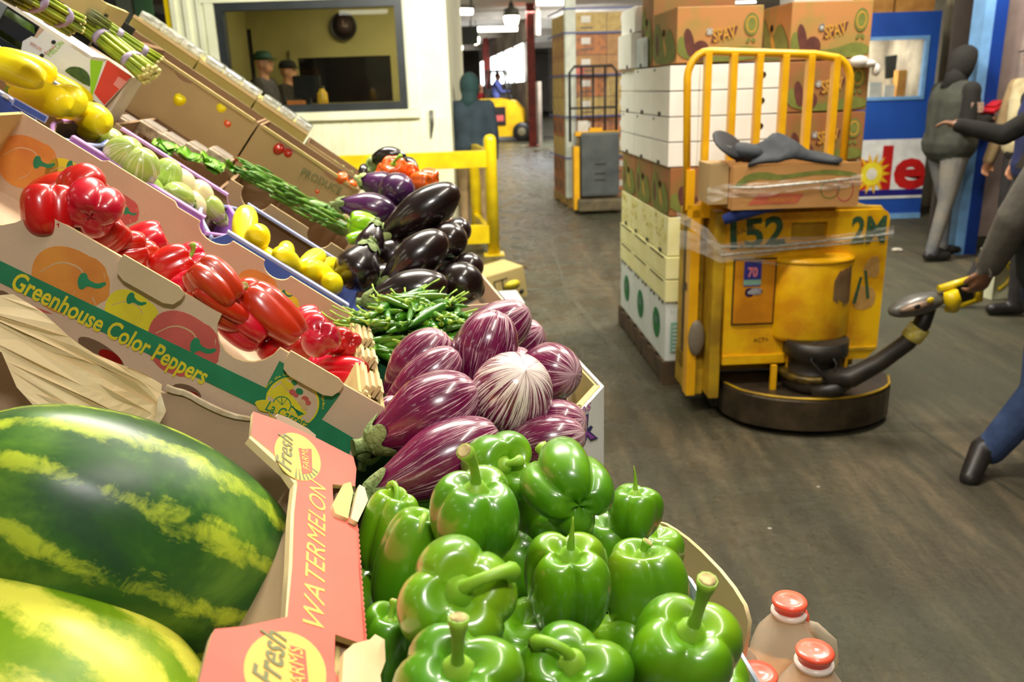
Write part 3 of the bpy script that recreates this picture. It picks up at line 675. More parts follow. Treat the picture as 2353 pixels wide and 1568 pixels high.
printed_pepper(418, 790, 86, PREDP, .45, LFT+.0004)
pprint('printed_pepper', smooth_pts([(52, 695), (125, 722), (110, 720), (70, 714)], 1), PREDP, LFT)
def bandy(x, k): return (600 if k == 0 else 652)+ (x)*(.4865 if k == 0 else .4835)
pprint('printed_band', [(-60, 571), (x1b := 640, 906), (815, 1009), (799, 1053), (640, 958), (-60, 621)], PGREEN, LFT+.0014)
pn_pt = lambda x, y: onpl(x, y, P0, -SV)
text('printed_lettering', 'Greenhouse Color Peppers', pn_pt(22, 660), pn_pt(466, 884), -SV, .034, PYEL, pn, bold=.022, lift=.0008, squash=.92)
# green diamond with the cart logo
pprint('printed_square', [(642, 830), (782, 906), (726, 982), (590, 930)], PGREEN, LFT+.0020)
pprint('printed_circle', ellp(672, 925, 62, 58, 36, .3), PYEL, LFT+.0026)
pprint('printed_circle', ellp(672, 926, 58, 54, 36, .3), K1, LFT+.0030)
pprint('printed_cart', [(616, 900), (646, 882), (706, 950), (690, 962), (612, 905)], PYEL, LFT+.0034)
for k in range(5): pprint('printed_line', [(652+k*5, 925+k*2), (654+k*5, 925+k*2), (700-k*3, 952+k), (697-k*3, 953+k)], PGREEN, LFT+.0038)
pprint('printed_wheel', ellp(648, 931, 22, 20, 26, .3), PGREEN, LFT+.0040)
pprint('printed_wheel', ellp(648, 931, 19.5, 17.5, 26, .3), PYEL, LFT+.0042)
for k in range(5):
    a = math.pi*(1.05+k*.22); pprint('printed_spoke', [(647, 931), (649, 931), (648+19*math.cos(a)+1, 931+18*math.sin(a)), (648+19*math.cos(a)-1, 931+18*math.sin(a))], PGREEN, LFT+.0044)
for (x, y, r_, m_) in ((664, 887, 11, PYEL), (655, 880, 8, PYEL), (672, 902, 8, PREDP), (680, 909, 6, PREDP), (688, 900, 9, PGREEN), (701, 918, 9, PREDP), (708, 926, 7, PREDP), (694, 925, 9, PTAN), (700, 936, 8, PTAN), (676, 880, 7, PGREEN)): pprint('printed_vegetable', ellp(x, y, r_, r_*.8, 14, .4), m_, LFT+.0046+.0001*(x % 5))
pprint('printed_ribbon', smooth_pts([(583, 923), (610, 918), (640, 931), (690, 962), (710, 973), (706, 984), (680, 968), (640, 950), (598, 946), (592, 938)], 1), PYEL, LFT+.0052)
text('printed_lettering', 'La Carreta', pn_pt(609, 940), pn_pt(704, 986), -SV, .019, PGREEN, pn, bold=.012, lift=.0022)
cc = (672, 926); arcs = 'From the Land of the Eternal Spring'
for i, ch in enumerate(arcs):
    if ch == ' ': continue
    a0 = math.radians(212+i*4.6); a1 = a0+math.radians(3.6)
    S, E = (cc[0]+69*math.cos(a0), cc[1]+65*math.sin(a0)), (cc[0]+69*math.cos(a1), cc[1]+65*math.sin(a1))
    text('printed_lettering', ch, pn_pt(*S), pn_pt(*E), -SV, .0045, PYEL, pn, bold=.02, lift=.0014)
# ventilation holes low in the near wall show the peppers inside: dark red lenses in dark slots
for (cx, cy, rx, ry, rt_) in ((232, 812, 62, 20, .58), (428, 903, 36, 18, .35), (8, 682, 22, 12, .5)):
    pprint('vent_hole', ellp(cx, cy, rx, ry, 24, rt_), KD, LFT)
    pprint('pepper_glimpse', ellp(cx+rx*.35, cy+ry*.6, rx*.5, ry*.75, 18, rt_), M('deep_red_glimpse', (150, 18, 16), .3, (120, 10, 10), 20), LFT+.0006)
# tabs folded over the rim
def tab(u0, u1, dep, name='folded_tab', v=-.004, par=pc, mat=KY, up=.006):
    r = .015; pts = [(u0, up), (u0, -dep+r), (u0+r*.3, -dep+r*.3), (u0+r, -dep), (u1-r, -dep), (u1-r*.3, -dep+r*.3), (u1, -dep+r), (u1, up-.004), (u1-.01, up), (u0+.01, up)]
    return board(name, frame(st(0, v, 0), SU, SW, -SV), [pts], .004, [kraft('tab_board', (206, 182, 146)) if 'tab_board' not in MATS else MATS['tab_board'], KE], par, off=.004)
tab(-.362, -.283, .021); tab(-.143, -.064, .023)
# far inner wall prints
ffr = frame(st(0, .42, 0), SU, SW, -SV)
printed_pepper(60, 372, 72, PORG, .35, .0012, ffr); printed_pepper(150, 410, 52, PYEL, .5, .0012, ffr, stem_at=(-.1, -.6))
printed_pepper(275, 482, 44, PREDP, .5, .0024, ffr)
printed_pepper(588, 663, 50, PORG, .4, .0012, ffr); printed_pepper(650, 700, 38, PYEL, .5, .0012, ffr, stem_at=(-.3, -.6)); printed_pepper(722, 750, 46, PREDP, .5, .0024, ffr)
# layered right end of the carton with torn tab stubs and an inside print
efr = frame(P0, SV, SW, SU)
for k in range(3): MB().box((-.026-.007*k, .01, .0), (-.021-.007*k, .415, .130+.004*(k % 2))).obj('end_layer', [KY, KE][k % 2], pc, Matrix.Translation((PL, 0, 0)))
for (a, b) in ((.02, .09), (.15, .2), (.25, .33), (.36, .41)):
    m = MB()
    for k in range(4): m.box((PL-.034+k*.008, a+.004*k, .126), (PL-.029+k*.008, b-.003*(k % 2), .139+.003*((k*7) % 3)))
    m.obj('end_tab', KE, pc)
for (v_, m_) in ((.13, PORG), (.10, PYEL), (.07, PREDP)):
    q = MB(); q.add([(-.0455, v_-.028, .06), (-.0455, v_+.016, .06), (-.0455, v_+.03, .1), (-.0455, v_-.008, .112)], [(0, 1, 2, 3), (3, 2, 1, 0)]); q.obj('printed_pepper', m_, pc, Matrix.Translation((PL+.008, 0, 0)))
# ================================================================== watermelon carton
wc = empty('watermelon_carton', frame(st(-.62, -.52, -.30), SU, SV, SW), 'torn kraft watermelon carton with pink printed rim, holding two melons in front', 'carton')
wfar = frame(st(0, -.016, 0), SU, SW, -SV)
board('side_panel', wfar, [[(0, 745), (40, 770), (378, 905), (400, 896), (420, 902), (450, 918), (500, 948), (530, 958), (590, 968), (640, 1000), (812, 1058), (700, 1250), (640, 1500), (-250, 1500), (-250, 700)]], .005, [KT, KE], wc, px=True)
board('torn_edge', wfar, [smooth_pts([(380, 885), (396, 893), (430, 901), (470, 925), (530, 953), (580, 962), (582, 969), (525, 961), (466, 935), (428, 911), (396, 905), (381, 899)], 1)], .006, M('torn_white_ply', (224, 206, 176), .9, (196, 172, 136), 60), wc, px=True, off=.003)
# peeled crumpled flap leaning over the far wall
flap = [(-120, 690), (30, 676), (95, 715), (160, 775), (215, 812), (262, 832), (330, 858), (372, 884), (370, 905), (382, 945), (372, 962), (350, 992), (300, 1010), (180, 985), (95, 950), (40, 890), (5, 810), (-120, 760)]
ffr2 = frame(st(-.3, -.045, -.03), SU, (SW*.93+SV*.37), (-SV*.93+SW*.37))
fm = curve_mesh('peeled_flap', [[tuple((ffr2.inverted() @ onpl(x, y, ffr2.to_translation(), Vector((ffr2[0][2], ffr2[1][2], ffr2[2][2]))))[:2]) for x, y in flap]], .004, [KP, KE])
bm = bmesh.new(); bm.from_mesh(fm); bmesh.ops.triangulate(bm, faces=bm.faces)
for _ in range(4): bmesh.ops.subdivide_edges(bm, edges=[e for e in bm.edges if e.calc_length() > .018], cuts=1)
for v in bm.verts:
    s = v.co.x*1.0+v.co.y*.9
    v.co.z += .010*abs(math.sin(s*30+1.6*math.sin(s*11)))**1.5+.002*math.sin(s*70)+.006*math.sin(v.co.y*22)
bm.to_mesh(fm); bm.free(); link('peeled_flap', fm, wc, rel(wc, ffr2))
board('flap_torn_rim', ffr2, [smooth_pts([(370, 905), (382, 945), (372, 965), (352, 994), (338, 998), (354, 972), (360, 948), (362, 915)], 1)], .008, M('torn_white_ply', (224, 206, 176), .9), wc, px=True, off=.008)
# left inner wall and floor of the carton
MB().box((-.32, .0, -.06), (.56, .5, -.05)).obj('bottom_panel', KD, wc)
MB().box((-.33, .0, -.05), (-.32, .5, .28)).obj('end_panel', K1I, wc)
# pink printed end rim (lies folded flat, level with the slope)
PO = -.045
pk = frame(st(0, 0, PO), SU, SV, SW)
outl = [(582, 946), (640, 966), (734, 1010), (812, 1050), (819, 1078), (816, 1118), (764, 1113), (766, 1164), (800, 1186), (822, 1205), (828, 1300), (836, 1400), (843, 1484), (770, 1458), (768, 1540), (800, 1600), (450, 1600), (486, 1462), (494, 1446), (560, 1440), (660, 1418), (672, 1300), (676, 1180), (684, 1108), (660, 1072), (620, 1035), (577, 1000)]
prim = board('printed_rim', pk, [outl], .005, [PINK, KE], wc, px=True)
def scallop(a, b, n):
    pts = []
    for i in range(n*3+1):
        t = i/(n*3); pts.append((a[0]+(b[0]-a[0])*t+(3.2 if i % 3 else 0), a[1]+(b[1]-a[1])*t))
    return pts
e1 = scallop((821, 1212), (841, 1478), 22); board('perforated_edge', pk, [e1+[(836, 1480), (817, 1212)]], .005, [PINK, KE], wc, px=True)
def mask_edge(pts, wd=5):
    a = list(pts); return a+[(x-wd, y+1) for x, y in reversed(a)]
board('corrugated_edge', pk, [mask_edge([(684, 1106), (676, 1180), (672, 1300), (664, 1418)], 8)], .008, KE, wc, px=True, off=-.001)
board('corrugated_edge', pk, [[(577, 1000), (620, 1035), (660, 1072), (686, 1110), (680, 1118), (655, 1082), (612, 1043), (572, 1006)]], .008, KE, wc, px=True, off=-.001)
board('inner_wall', frame(pk.to_translation(), SV, SW, SU) if False else pk, [[(500, 1470), (560, 1450), (662, 1425), (676, 1300), (560, 1600), (480, 1600)]], .004, KT, wc, px=True, off=-.02) if False else None
pkp = lambda x, y, o=0.: onpl(x, y, pk.to_translation()+SW*o, SW)
text('printed_lettering', 'WATERMELON', pkp(744, 1452), pkp(748, 1118), SW, .026, PCREAM, prim, shear=.25, lift=.0004, squash=1.05)
def logo(cx, cy, rx, ry, rot, sc):
    board('printed_oval', pk, [ellp(cx, cy, rx, ry, 36, rot)], .0004, PCREAM, prim, px=True, off=.0003)
    c_, s_ = math.cos(rot), math.sin(rot)
    for k in range(7):
        a = -.75+k*.2; r0, r1 = .5, .97
        p = lambda r, a: (cx+rx*r*math.cos(a)*c_-ry*r*math.sin(a)*s_, cy+rx*r*math.cos(a)*s_+ry*r*math.sin(a)*c_)
        board('printed_ray', pk, [[p(r0, a+.5), p(r1, a+.46), p(r1, a+.56), p(r0, a+.54)]], .0004, POLIVE, prim, px=True, off=.0005)
logo(684, 1050, 62, 45, .85, 1)
text('printed_lettering', 'Fresh', pkp(668, 1087), pkp(672, 1008), SW, .026, POLIVE, prim, shear=.35, bold=.012, lift=.0009)
board('printed_ribbon', pk, [[(686, 1030), (716, 1032), (718, 1086), (696, 1090)]], .0004, PRUST, prim, px=True, off=.0007)
text('printed_lettering', 'FARMS', pkp(711, 1084), pkp(705, 1034), SW, .012, PCREAM, prim, lift=.0010)
logo(655, 1545, 98, 90, .7, 1)
text('printed_lettering', 'Fresh', pkp(640, 1592), pkp(658, 1466), SW, .030, POLIVE, prim, shear=.35, bold=.012, lift=.0009)
board('printed_ribbon', pk, [[(664, 1482), (702, 1494), (712, 1600), (680, 1600)]], .0004, PRUST, prim, px=True, off=.0007)
text('printed_lettering', 'FARMS', pkp(703, 1600), pkp(693, 1496), SW, .017, PCREAM, prim, lift=.0010)
# end wall hanging below the pink rim, with torn kraft stubs
def upright(name, px_pts, off_u, mat, par=wc):
    """board standing square to the slope at the rim, facing down the slope"""
    fr = frame(st(off_u, 0, 0), SV, SW, SU)
    return board(name, fr, [px_pts], .005, mat, par, px=True)
q0, q1 = wc.matrix_basis.inverted() @ pkp(690, 1100), wc.matrix_basis.inverted() @ pkp(790, 1100)
MB().box((q0.x+.008, .02, -.04), (q0.x+.013, .36, q0.z-.006)).obj('end_panel', KT, wc)
MB().box((q1.x-.002, .02, -.04), (q1.x+.003, .36, q1.z-.012)).obj('end_panel', KT, wc)
for pts, o in (([(764, 1160), (770, 1180), (800, 1192), (812, 1130), (806, 1108), (790, 1112)], .004), ([(806, 1192), (822, 1200), (846, 1150), (838, 1120), (826, 1114), (818, 1140)], .006), ([(786, 1568), (790, 1500), (812, 1480), (850, 1470), (862, 1458), (884, 1470), (886, 1520), (874, 1552), (880, 1600), (790, 1600)], .008), ([(772, 1462), (800, 1478), (812, 1500), (800, 1560), (776, 1600), (768, 1560)], -.012)):
    b_ = board('torn_stub', pk, [pts], .005, [KP if o > .005 else KY, KE], wc, px=True, off=o)
board('folded_tab', frame(st(0, -.05, -.02), SU, (SW*.8+SV*.6), (-SV*.8+SW*.6)), [smooth_pts([(640, 948), (728, 996), (722, 1014), (700, 1010), (640, 978), (634, 962)], 1)], .010, [K1, KE], wc, px=True)
# ---------------------------------------------------------------- watermelons
def melon(px, py, d, L, D, axis, mat, label, seed):
    def fn(th, t):
        phi = math.pi*(1-t); s = math.sin(phi); return (D/2*s**.92*math.cos(th)*(1+.01*math.sin(9*th)), D/2*s**.92*math.sin(th)*(1+.01*math.sin(9*th)), L/2*math.cos(phi))
    me = revolve('watermelon', fn, 90, 60, mat); o = link('watermelon', me, None, axm(atd(px, py, d), axis, seed)); tag(o, label, 'watermelon', 'watermelons in the torn carton')
    MB().lathe([(.011, L/2-.004), (.009, L/2+.003), (.004, L/2+.006), (0, L/2+.006)], 12).obj('stem_scar', STEMCUT, o); return o
melon(295, 1236, .80, .36, .222, SU*.93+SV*.1-RT*.0, MELON1, 'large dark green watermelon with yellow-green jagged stripes, the further one in the torn carton', .8)
melon(100, 1690, .70, .34, .25, SU*.85-SV*.35, MELON2, 'pale yellow-green watermelon at the very front of the torn carton', 2.2)
# ================================================================== red peppers
def obj_copy_tree(o):
    c = o.copy(); COL.objects.link(c)
    for ch in o.children:
        k = ch.copy(); COL.objects.link(k); k.parent = c; k.matrix_parent_inverse = ch.matrix_parent_inverse
    return c
RR = random.Random(5)
def pepper(pos, size_px_or_m, axis, label, mat=GREENP, lobes=4, seed=0, asp=.95, taper=.15, groove=.2, bend=(.5, 1.2), slen=.45, dimple=.17, d=None, spin=0, broken=False, name='green_pepper', cat='pepper', group=None, irr=.05, stem=True, res=(44, 26), thick=.06):
    D = size_px_or_m; L = D*asp
    me = pepper_mesh(D, L, lobes, seed, taper, groove*1.15, mat, res[0], res[1], dimple, irr)
    o = link(name, me, None, axm(pos, axis, spin)); tag(o, label, cat, group)
    if stem: stem_obj(o, D, L, seed, bend, slen, dimple, thick, broken)
    return o
REDG = 'red peppers heaped in the Greenhouse carton'
RL = [  # px, py, off, D, asp, axis(u,v,w), taper, groove, label
 (192, 430, .03, .064, .8, (.2, .5, .5), .1, .22, 'red pepper at the upper end of the Greenhouse carton, tucked behind the biggest lobed one', 0),
 (208, 478, .024, .074, .8, (-.2, .9, .3), .08, .25, 'biggest glossy two-lobed red pepper bulging over the rim at the upper end', 0),
 (108, 490, -.005, .066, 1.05, (-.5, .3, .7), .12, .22, 'red pepper leaning on the near rim, leftmost in the Greenhouse carton', 0),
 (150, 540, -.03, .060, 1.0, (.5, -.3, .8), .1, .2, 'small red pepper with curled green stem in the first rim notch', 1),
 (242, 540, -.005, .060, .95, (.3, .2, .9), .12, .22, 'dark red pepper directly under the biggest one at the upper end', 0),
 (285, 572, -.015, .056, 1.1, (.7, .2, .6), .1, .3, 'orange-red wrinkled pepper against the near rim left of the first folded tab', 0),
 (392, 612, -.01, .056, 1.1, (.5, .3, .8), .1, .2, 'red pepper with a hooked green stem behind the first folded tab', 1),
 (494, 655, .02, .066, 1.15, (-.85, .1, .2), .05, .32, 'large ribbed red pepper lying on its side mid-carton', 0),
 (438, 668, -.01, .052, 1.1, (.4, .2, .8), .1, .25, 'small red pepper low by the rim just right of the first folded tab', 1),
 (506, 706, -.0, .054, 1.7, (-.9, -.2, .1), .05, .35, 'long wrinkled red pepper lying along the near rim', 0),
 (630, 724, .02, .062, 1.65, (-.93, .1, .2), .12, .18, 'long smooth red pepper with a thick green stem, lying mid-carton', 1),
 (560, 752, -.012, .058, 1.25, (-.9, .2, .1), .05, .34, 'wrinkled red pepper pushed into the second rim notch', 0),
 (735, 772, .01, .062, .9, (.3, .5, -.3), .08, .28, 'red pepper showing its lobed base near the lower end of the carton', 0),
 (784, 790, .0, .056, 1.0, (-.2, .6, -.4), .08, .26, 'smaller red pepper touching the lower end wall, base outward', 0),
 (690, 790, -.02, .052, .9, (.3, -.1, .9), .1, .2, 'small red pepper just above the second folded tab', 1),
 (786, 858, -.03, .062, 1.3, (.6, -.3, .5), .1, .25, 'red pepper in the lowest corner of the Greenhouse carton beneath the printed end wall', 0),
 (625, 795, -.022, .050, 1.0, (.3, .1, .9), .1, .2, 'small red pepper with grey-green stem scar near the lower rim', 1),
 (330, 606, -.04, .060, 1.0, (.5, .2, .8), .1, .2, None, 0), (560, 690, -.05, .07, 1.1, (.5, .2, .8), .1, .2, None, 0), (700, 752, -.05, .07, 1.1, (.5, .2, .8), .1, .2, None, 0), (330, 560, -.055, .07, 1.1, (.5, .2, .8), .1, .2, None, 0), (120, 450, -.05, .07, 1.1, (.5, .2, .8), .1, .2, None, 0), (430, 610, -.055, .07, 1.1, (.5, .2, .8), .1, .2, None, 0), (750, 840, -.06, .06, 1.1, (.5, .2, .8), .1, .2, None, 0)]
for i, (px, py, off, D, asp, ax, tp, gr_, lab, stm) in enumerate(RL):
    p = onst(px, py, off); a = SU*ax[0]+SV*ax[1]+SW*ax[2]
    pepper(p, D, a, lab or 'red pepper buried under others in the Greenhouse carton', REDP, 3+(i % 2), 40+i, asp, tp, gr_, (i*1.3, 1.1), .42, name='red_pepper', group=REDG, stem=bool(stm), irr=.07)
# ================================================================== second row: trays
def tray(u0, u1, v0, v1, w0, h, mats, label, name='produce_tray', curved=.05, group=None):
    """shallow tray whose lower end bows outward"""
    lu, lv = u1-u0, v1-v0; o = empty(name, frame(st(u0, v0, w0-h), SU, SV, SW), label, 'tray', group)
    mo, mi, me_ = mats; MB().box((0, 0, 0), (lu, lv, .005)).obj('bottom_panel', mi, o)
    for y, s in ((0, 1), (lv, -1)):
        pts = [(0, 0), (lu, 0), (lu, h*.8), (lu*.93, h), (lu*.07, h), (0, h*.8)]
        W = o.matrix_basis @ frame((0, y, 0), (1, 0, 0), (0, 0, 1), (0, -1, 0))
        board('side_panel', W, [pts], .006, [mo if s > 0 else mi, me_, mi if s > 0 else mo], o)
        MB().box((lu*.05, min(y, y+s*.018), h-.003), (lu*.95, max(y, y+s*.018), h+.002)).obj('folded_rim', me_, o)
    for x, s in ((0, -1), (lu, 1)):
        m = MB(); K = 10; v = []; f = []
        for i in range(K+1):
            t = i/K; bow = math.sin(math.pi*t)*curved*s
            for z in (0, h*.8): v.append((x+bow, t*lv, z)); v.append((x+bow-.006*s, t*lv, z))
        for i in range(K):
            a = i*4; f += [(a, a+4, a+6, a+2), (a+1, a+3, a+7, a+5), (a+2, a+6, a+7, a+3), (a, a+1, a+5, a+4)]
        m.add(v, f, 0, False); m.obj('end_panel', mo if s > 0 else mi, o)
        m = MB()
        m.tube([(x+math.sin(math.pi*i/K)*curved*s, i/K*lv, h*.8) for i in range(K+1)], .004, 6, 0); m.obj('end_rim', me_, o)
    return o
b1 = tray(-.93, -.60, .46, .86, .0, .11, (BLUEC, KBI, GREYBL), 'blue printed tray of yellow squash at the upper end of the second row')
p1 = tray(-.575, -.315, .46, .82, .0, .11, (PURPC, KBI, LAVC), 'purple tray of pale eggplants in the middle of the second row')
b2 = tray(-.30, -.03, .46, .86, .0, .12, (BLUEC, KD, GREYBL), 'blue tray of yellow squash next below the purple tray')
board('printed_panel', frame(st(0, .452, 0), SU, SW, -SV), [[(10, 214), (22, 222), (18, 228), (4, 220)]], .001, PWHITE, b1, px=True)
board('printed_panel', frame(st(0, .452, 0), SU, SW, -SV), [[[(32, 224), (112, 268), (104, 284), (26, 240)]][0]], .0008, GREYBL, b1, px=True)
board('printed_panel', frame(st(0, .452, 0), SU, SW, -SV), [[[(35, 228), (107, 269), (102, 280), (30, 240)]][0]], .0008, BLUEC, b1, px=True, off=.0006)
def squash(px, py, off, L, D, ax, curve, label, mat=SQUASH, name='yellow_squash', cat='squash', group='yellow squash in the blue trays', seed=0):
    L *= .88; D *= 1.05; p = onst(px, py, off); a = -(SU*ax[0]+SV*ax[1]+SW*ax[2])
    me = squash_mesh(D, L, seed, curve, mat); o = link(name, me, None, axm(p, a, seed*1.7)); tag(o, label, cat, group)
    MB().tube([(curve*L, 0, L*.46), (curve*L*1.1, 0, L*.53)], [D*.14, D*.11], 8).obj('stem', STEMG if mat is SQUASH else CALYXP, o); return o
SQ1 = [(18, 152, .03, .15, .055, (.8, -.3, .2), .15, 'topmost yellow squash in the upper blue tray, cut off by the picture edge'), (60, 150, .02, .12, .05, (.9, .1, .2), .05, 'yellow squash behind the topmost one in the upper blue tray'), (40, 185, .0, .14, .05, (.7, -.6, .0), .1, 'yellow squash lying second from the top of the upper blue tray'), (98, 215, .01, .13, .06, (.9, -.4, .1), .2, 'fat yellow squash in the middle of the upper blue tray'), (150, 232, .015, .11, .062, (.4, -.6, .3), .1, 'rounded yellow squash right of the fat one in the upper blue tray'), (150, 205, -.01, .13, .05, (.8, .4, .0), .1, 'yellow squash half hidden under the blue rim of the upper tray'), (200, 262, .01, .12, .062, (.7, -.5, .1), .25, 'lowest yellow squash at the curved end of the upper blue tray'), (178, 276, -.02, .12, .045, (.9, -.3, .0), .1, 'small yellow squash under the lowest one at the curved tray end')]
SQ2 = [(560, 528, .0, .13, .05, (-.25, .8, .5), .1, 'upright yellow squash leaning at the upper end of the lower blue tray'), (585, 556, -.005, .13, .05, (-.05, -.75, .5), .12, 'second yellow squash at the upper end of the lower blue tray'), (655, 590, -.03, .10, .04, (-.2, .9, .4), .1, 'short yellow squash in the gap of the lower blue tray'), (672, 606, .0, .14, .046, (-.6, -.8, .2), .15, 'long yellow squash lying across the middle of the lower blue tray'), (715, 604, .0, .11, .044, (.2, .9, .4), .12, 'yellow squash standing right of the long one in the lower blue tray'), (733, 628, .0, .13, .048, (-.5, -.8, .1), .1, 'yellow squash low in the lower blue tray beside the black eggplants'), (765, 652, .0, .10, .046, (-.3, -.9, .2), .1, 'last yellow squash at the lower corner of the blue tray'), (752, 612, -.02, .10, .04, (.3, .8, .2), .1, 'yellow squash wedged behind the last ones near the black eggplants'), (600, 590, -.02, .1, .045, (.8, -.3, .1), .1, 'yellow squash low behind the rim notch of the red pepper carton')]
for i, s in enumerate(SQ1+SQ2): squash(*s[:7], s[7], seed=i)
PG = 'pale eggplants in the purple tray'
for i, (px, py, off, L, D, ax, m_, lab) in enumerate([(280, 362, .02, .10, .062, (-.2, -.4, .8), PALEEGG, 'pale green striped eggplant uppermost in the purple tray'), (322, 392, .02, .09, .062, (.2, -.3, .8), PALEEGG, 'rounded pale green eggplant second from the top of the purple tray'), (302, 345, -.02, .08, .05, (.5, .5, .6), WHITEEGG, 'cream eggplant showing behind the uppermost pale green one'), (380, 408, .01, .08, .055, (.1, -.2, .9), PALEEGG, 'small pale green eggplant in the centre of the purple tray'), (345, 430, -.01, .10, .04, (.8, -.4, .2), PALEEGG, 'slim light green eggplant lying at the near rim of the purple tray'), (418, 425, .005, .09, .055, (.6, .4, .3), WHITEEGG, 'cream white eggplant right of the centre of the purple tray'), (415, 455, .0, .10, .05, (.5, -.6, .3), PALEEGG, 'light green eggplant with pointed calyx low in the purple tray'), (462, 452, .0, .08, .05, (.5, .3, .5), WHITEEGG, 'rounded cream eggplant in the lower part of the purple tray'), (490, 482, -.01, .08, .045, (.7, -.3, .4), PALEEGG, 'last small light green eggplant at the lower end of the purple tray'), (255, 335, -.02, .08, .055, (.3, -.3, .6), PALEEGG, 'shaded light green eggplant at the upper corner of the purple tray'), (446, 476, -.02, .09, .05, (.6, -.3, .4), WHITEEGG, 'cream eggplant pressed against the near rim of the purple tray')]):
    me = eggplant_mesh(D, L, i, .5, m_, 24, 16); o = link('pale_eggplant', me, None, axm(onst(px, py, off-.012), SU*ax[0]*.6+SV*abs(ax[1])*1.2-SW*ax[2]*.6, i)); tag(o, lab, 'eggplant', PG); calyx_obj(o, D, L, i, .5, 0, CALYXP, 4, .14)
# ================================================================== third row
wb = empty('white_melon_carton', frame(st(-.86, .95, 0), SU, SV, SW), 'white printed carton with green and red panels and a dark green melon picture', 'carton')
fr3 = frame(st(0, .95, 0), SU, SW, -SV)
def wpt(x, y): q = sfr.inverted() @ onpl(x, y, st(0, .95, 0), SV); return q.x+.86, q.z
pts = [(52, 95), (72, 83), (84, 88), (112, 58), (205, 108), (303, 176), (238, 246), (130, 175), (48, 118)]
board('front_panel', fr3, [pts], .005, [WHB, KE], wb, px=True, off=.004)
a0 = wpt(112, 58); a1 = wpt(303, 176); b0 = wpt(238, 246)
L3 = a1[0]
m = MB(); x0 = wpt(60, 110)[0]; m.box((x0, .008, -.03), (a1[0]-.005, .13, a1[1]-.006)); m.obj('carton_body', [K1], wb)
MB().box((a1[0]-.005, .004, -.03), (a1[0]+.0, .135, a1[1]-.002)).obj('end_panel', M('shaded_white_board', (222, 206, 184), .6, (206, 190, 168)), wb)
for nm, p_, mt, o_ in (('printed_panel', [(207, 112), (240, 134), (212, 222), (208, 214)], PLIME, .0048), ('printed_panel', [(246, 138), (302, 176), (240, 242), (216, 214)], PRED, .0048), ('printed_melon', smooth_pts([(150, 160), (165, 152), (188, 155), (205, 170), (208, 190), (206, 202), (150, 166)], 1), M('print_melon_green', (70, 96, 30), .6, (44, 76, 26), 120), .0048), ('printed_label', [(272, 176), (292, 188), (276, 206), (260, 194)], M('print_pale_red', (240, 150, 140), .6), .0054), ('vent_hole', ellp(123, 97, 5.5, 5, 14), PBLACK, .0048), ('vent_hole', ellp(96, 128, 5.5, 5, 14), PBLACK, .0048)):
    board(nm, fr3, [p_], .0004, mt, wb, px=True, off=o_)
f3 = lambda x, y: onpl(x, y, st(0, .95, 0), SV)
text('printed_lettering', 'MELON', f3(118, 132), f3(150, 100), -SV, .014, PLIME, wb, lift=.006); text('printed_lettering', 'Fresh', f3(108, 126), f3(130, 108), -SV, .008, PREDP, wb, lift=.006); text('printed_lettering', 'SEEDLESS', f3(70, 102), f3(96, 118), -SV, .009, PREDP, wb, lift=.006)
# dark crates behind at the upper left
dkb = empty('black_crate', frame(st(-1.15, 1.0, -.1), SU, SV, SW), 'black plastic crate with a grey label at the upper left behind the blue tray', 'crate')
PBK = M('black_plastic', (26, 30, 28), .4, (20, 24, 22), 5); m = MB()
for k in range(5): m.box((0, .0, .02+k*.045), (.42, .012, .05+k*.045))
m.box((0, 0, 0), (.02, .02, .26)).box((.40, 0, 0), (.42, .02, .26)).box((0, .012, 0), (.42, .3, .015)).box((0, .3, 0), (.42, .31, .25)); m.obj('crate_body', PBK, dkb)
MB().box((.18, -.006, .12), (.26, 0, .19)).obj('paper_label', M('grey_label', (136, 146, 146), .6, (110, 118, 118)), dkb)
MB().box((.2, -.012, .0), (.218, -.002, .12)).obj('green_strap', M('green_strap', (38, 92, 34), .5), dkb)
wmx = melon(-6, 62, 1.9, .15, .15, (0, 0, 1), M('deep_green_melon_skin', (72, 96, 22), .4, (40, 66, 16), 30), 'small dark green melon in the black crate, cut off by the left edge', .3); wmx.name = 'green_melon'; wmx['category'] = 'melon'; wmx['group'] = 'melons on the stand'
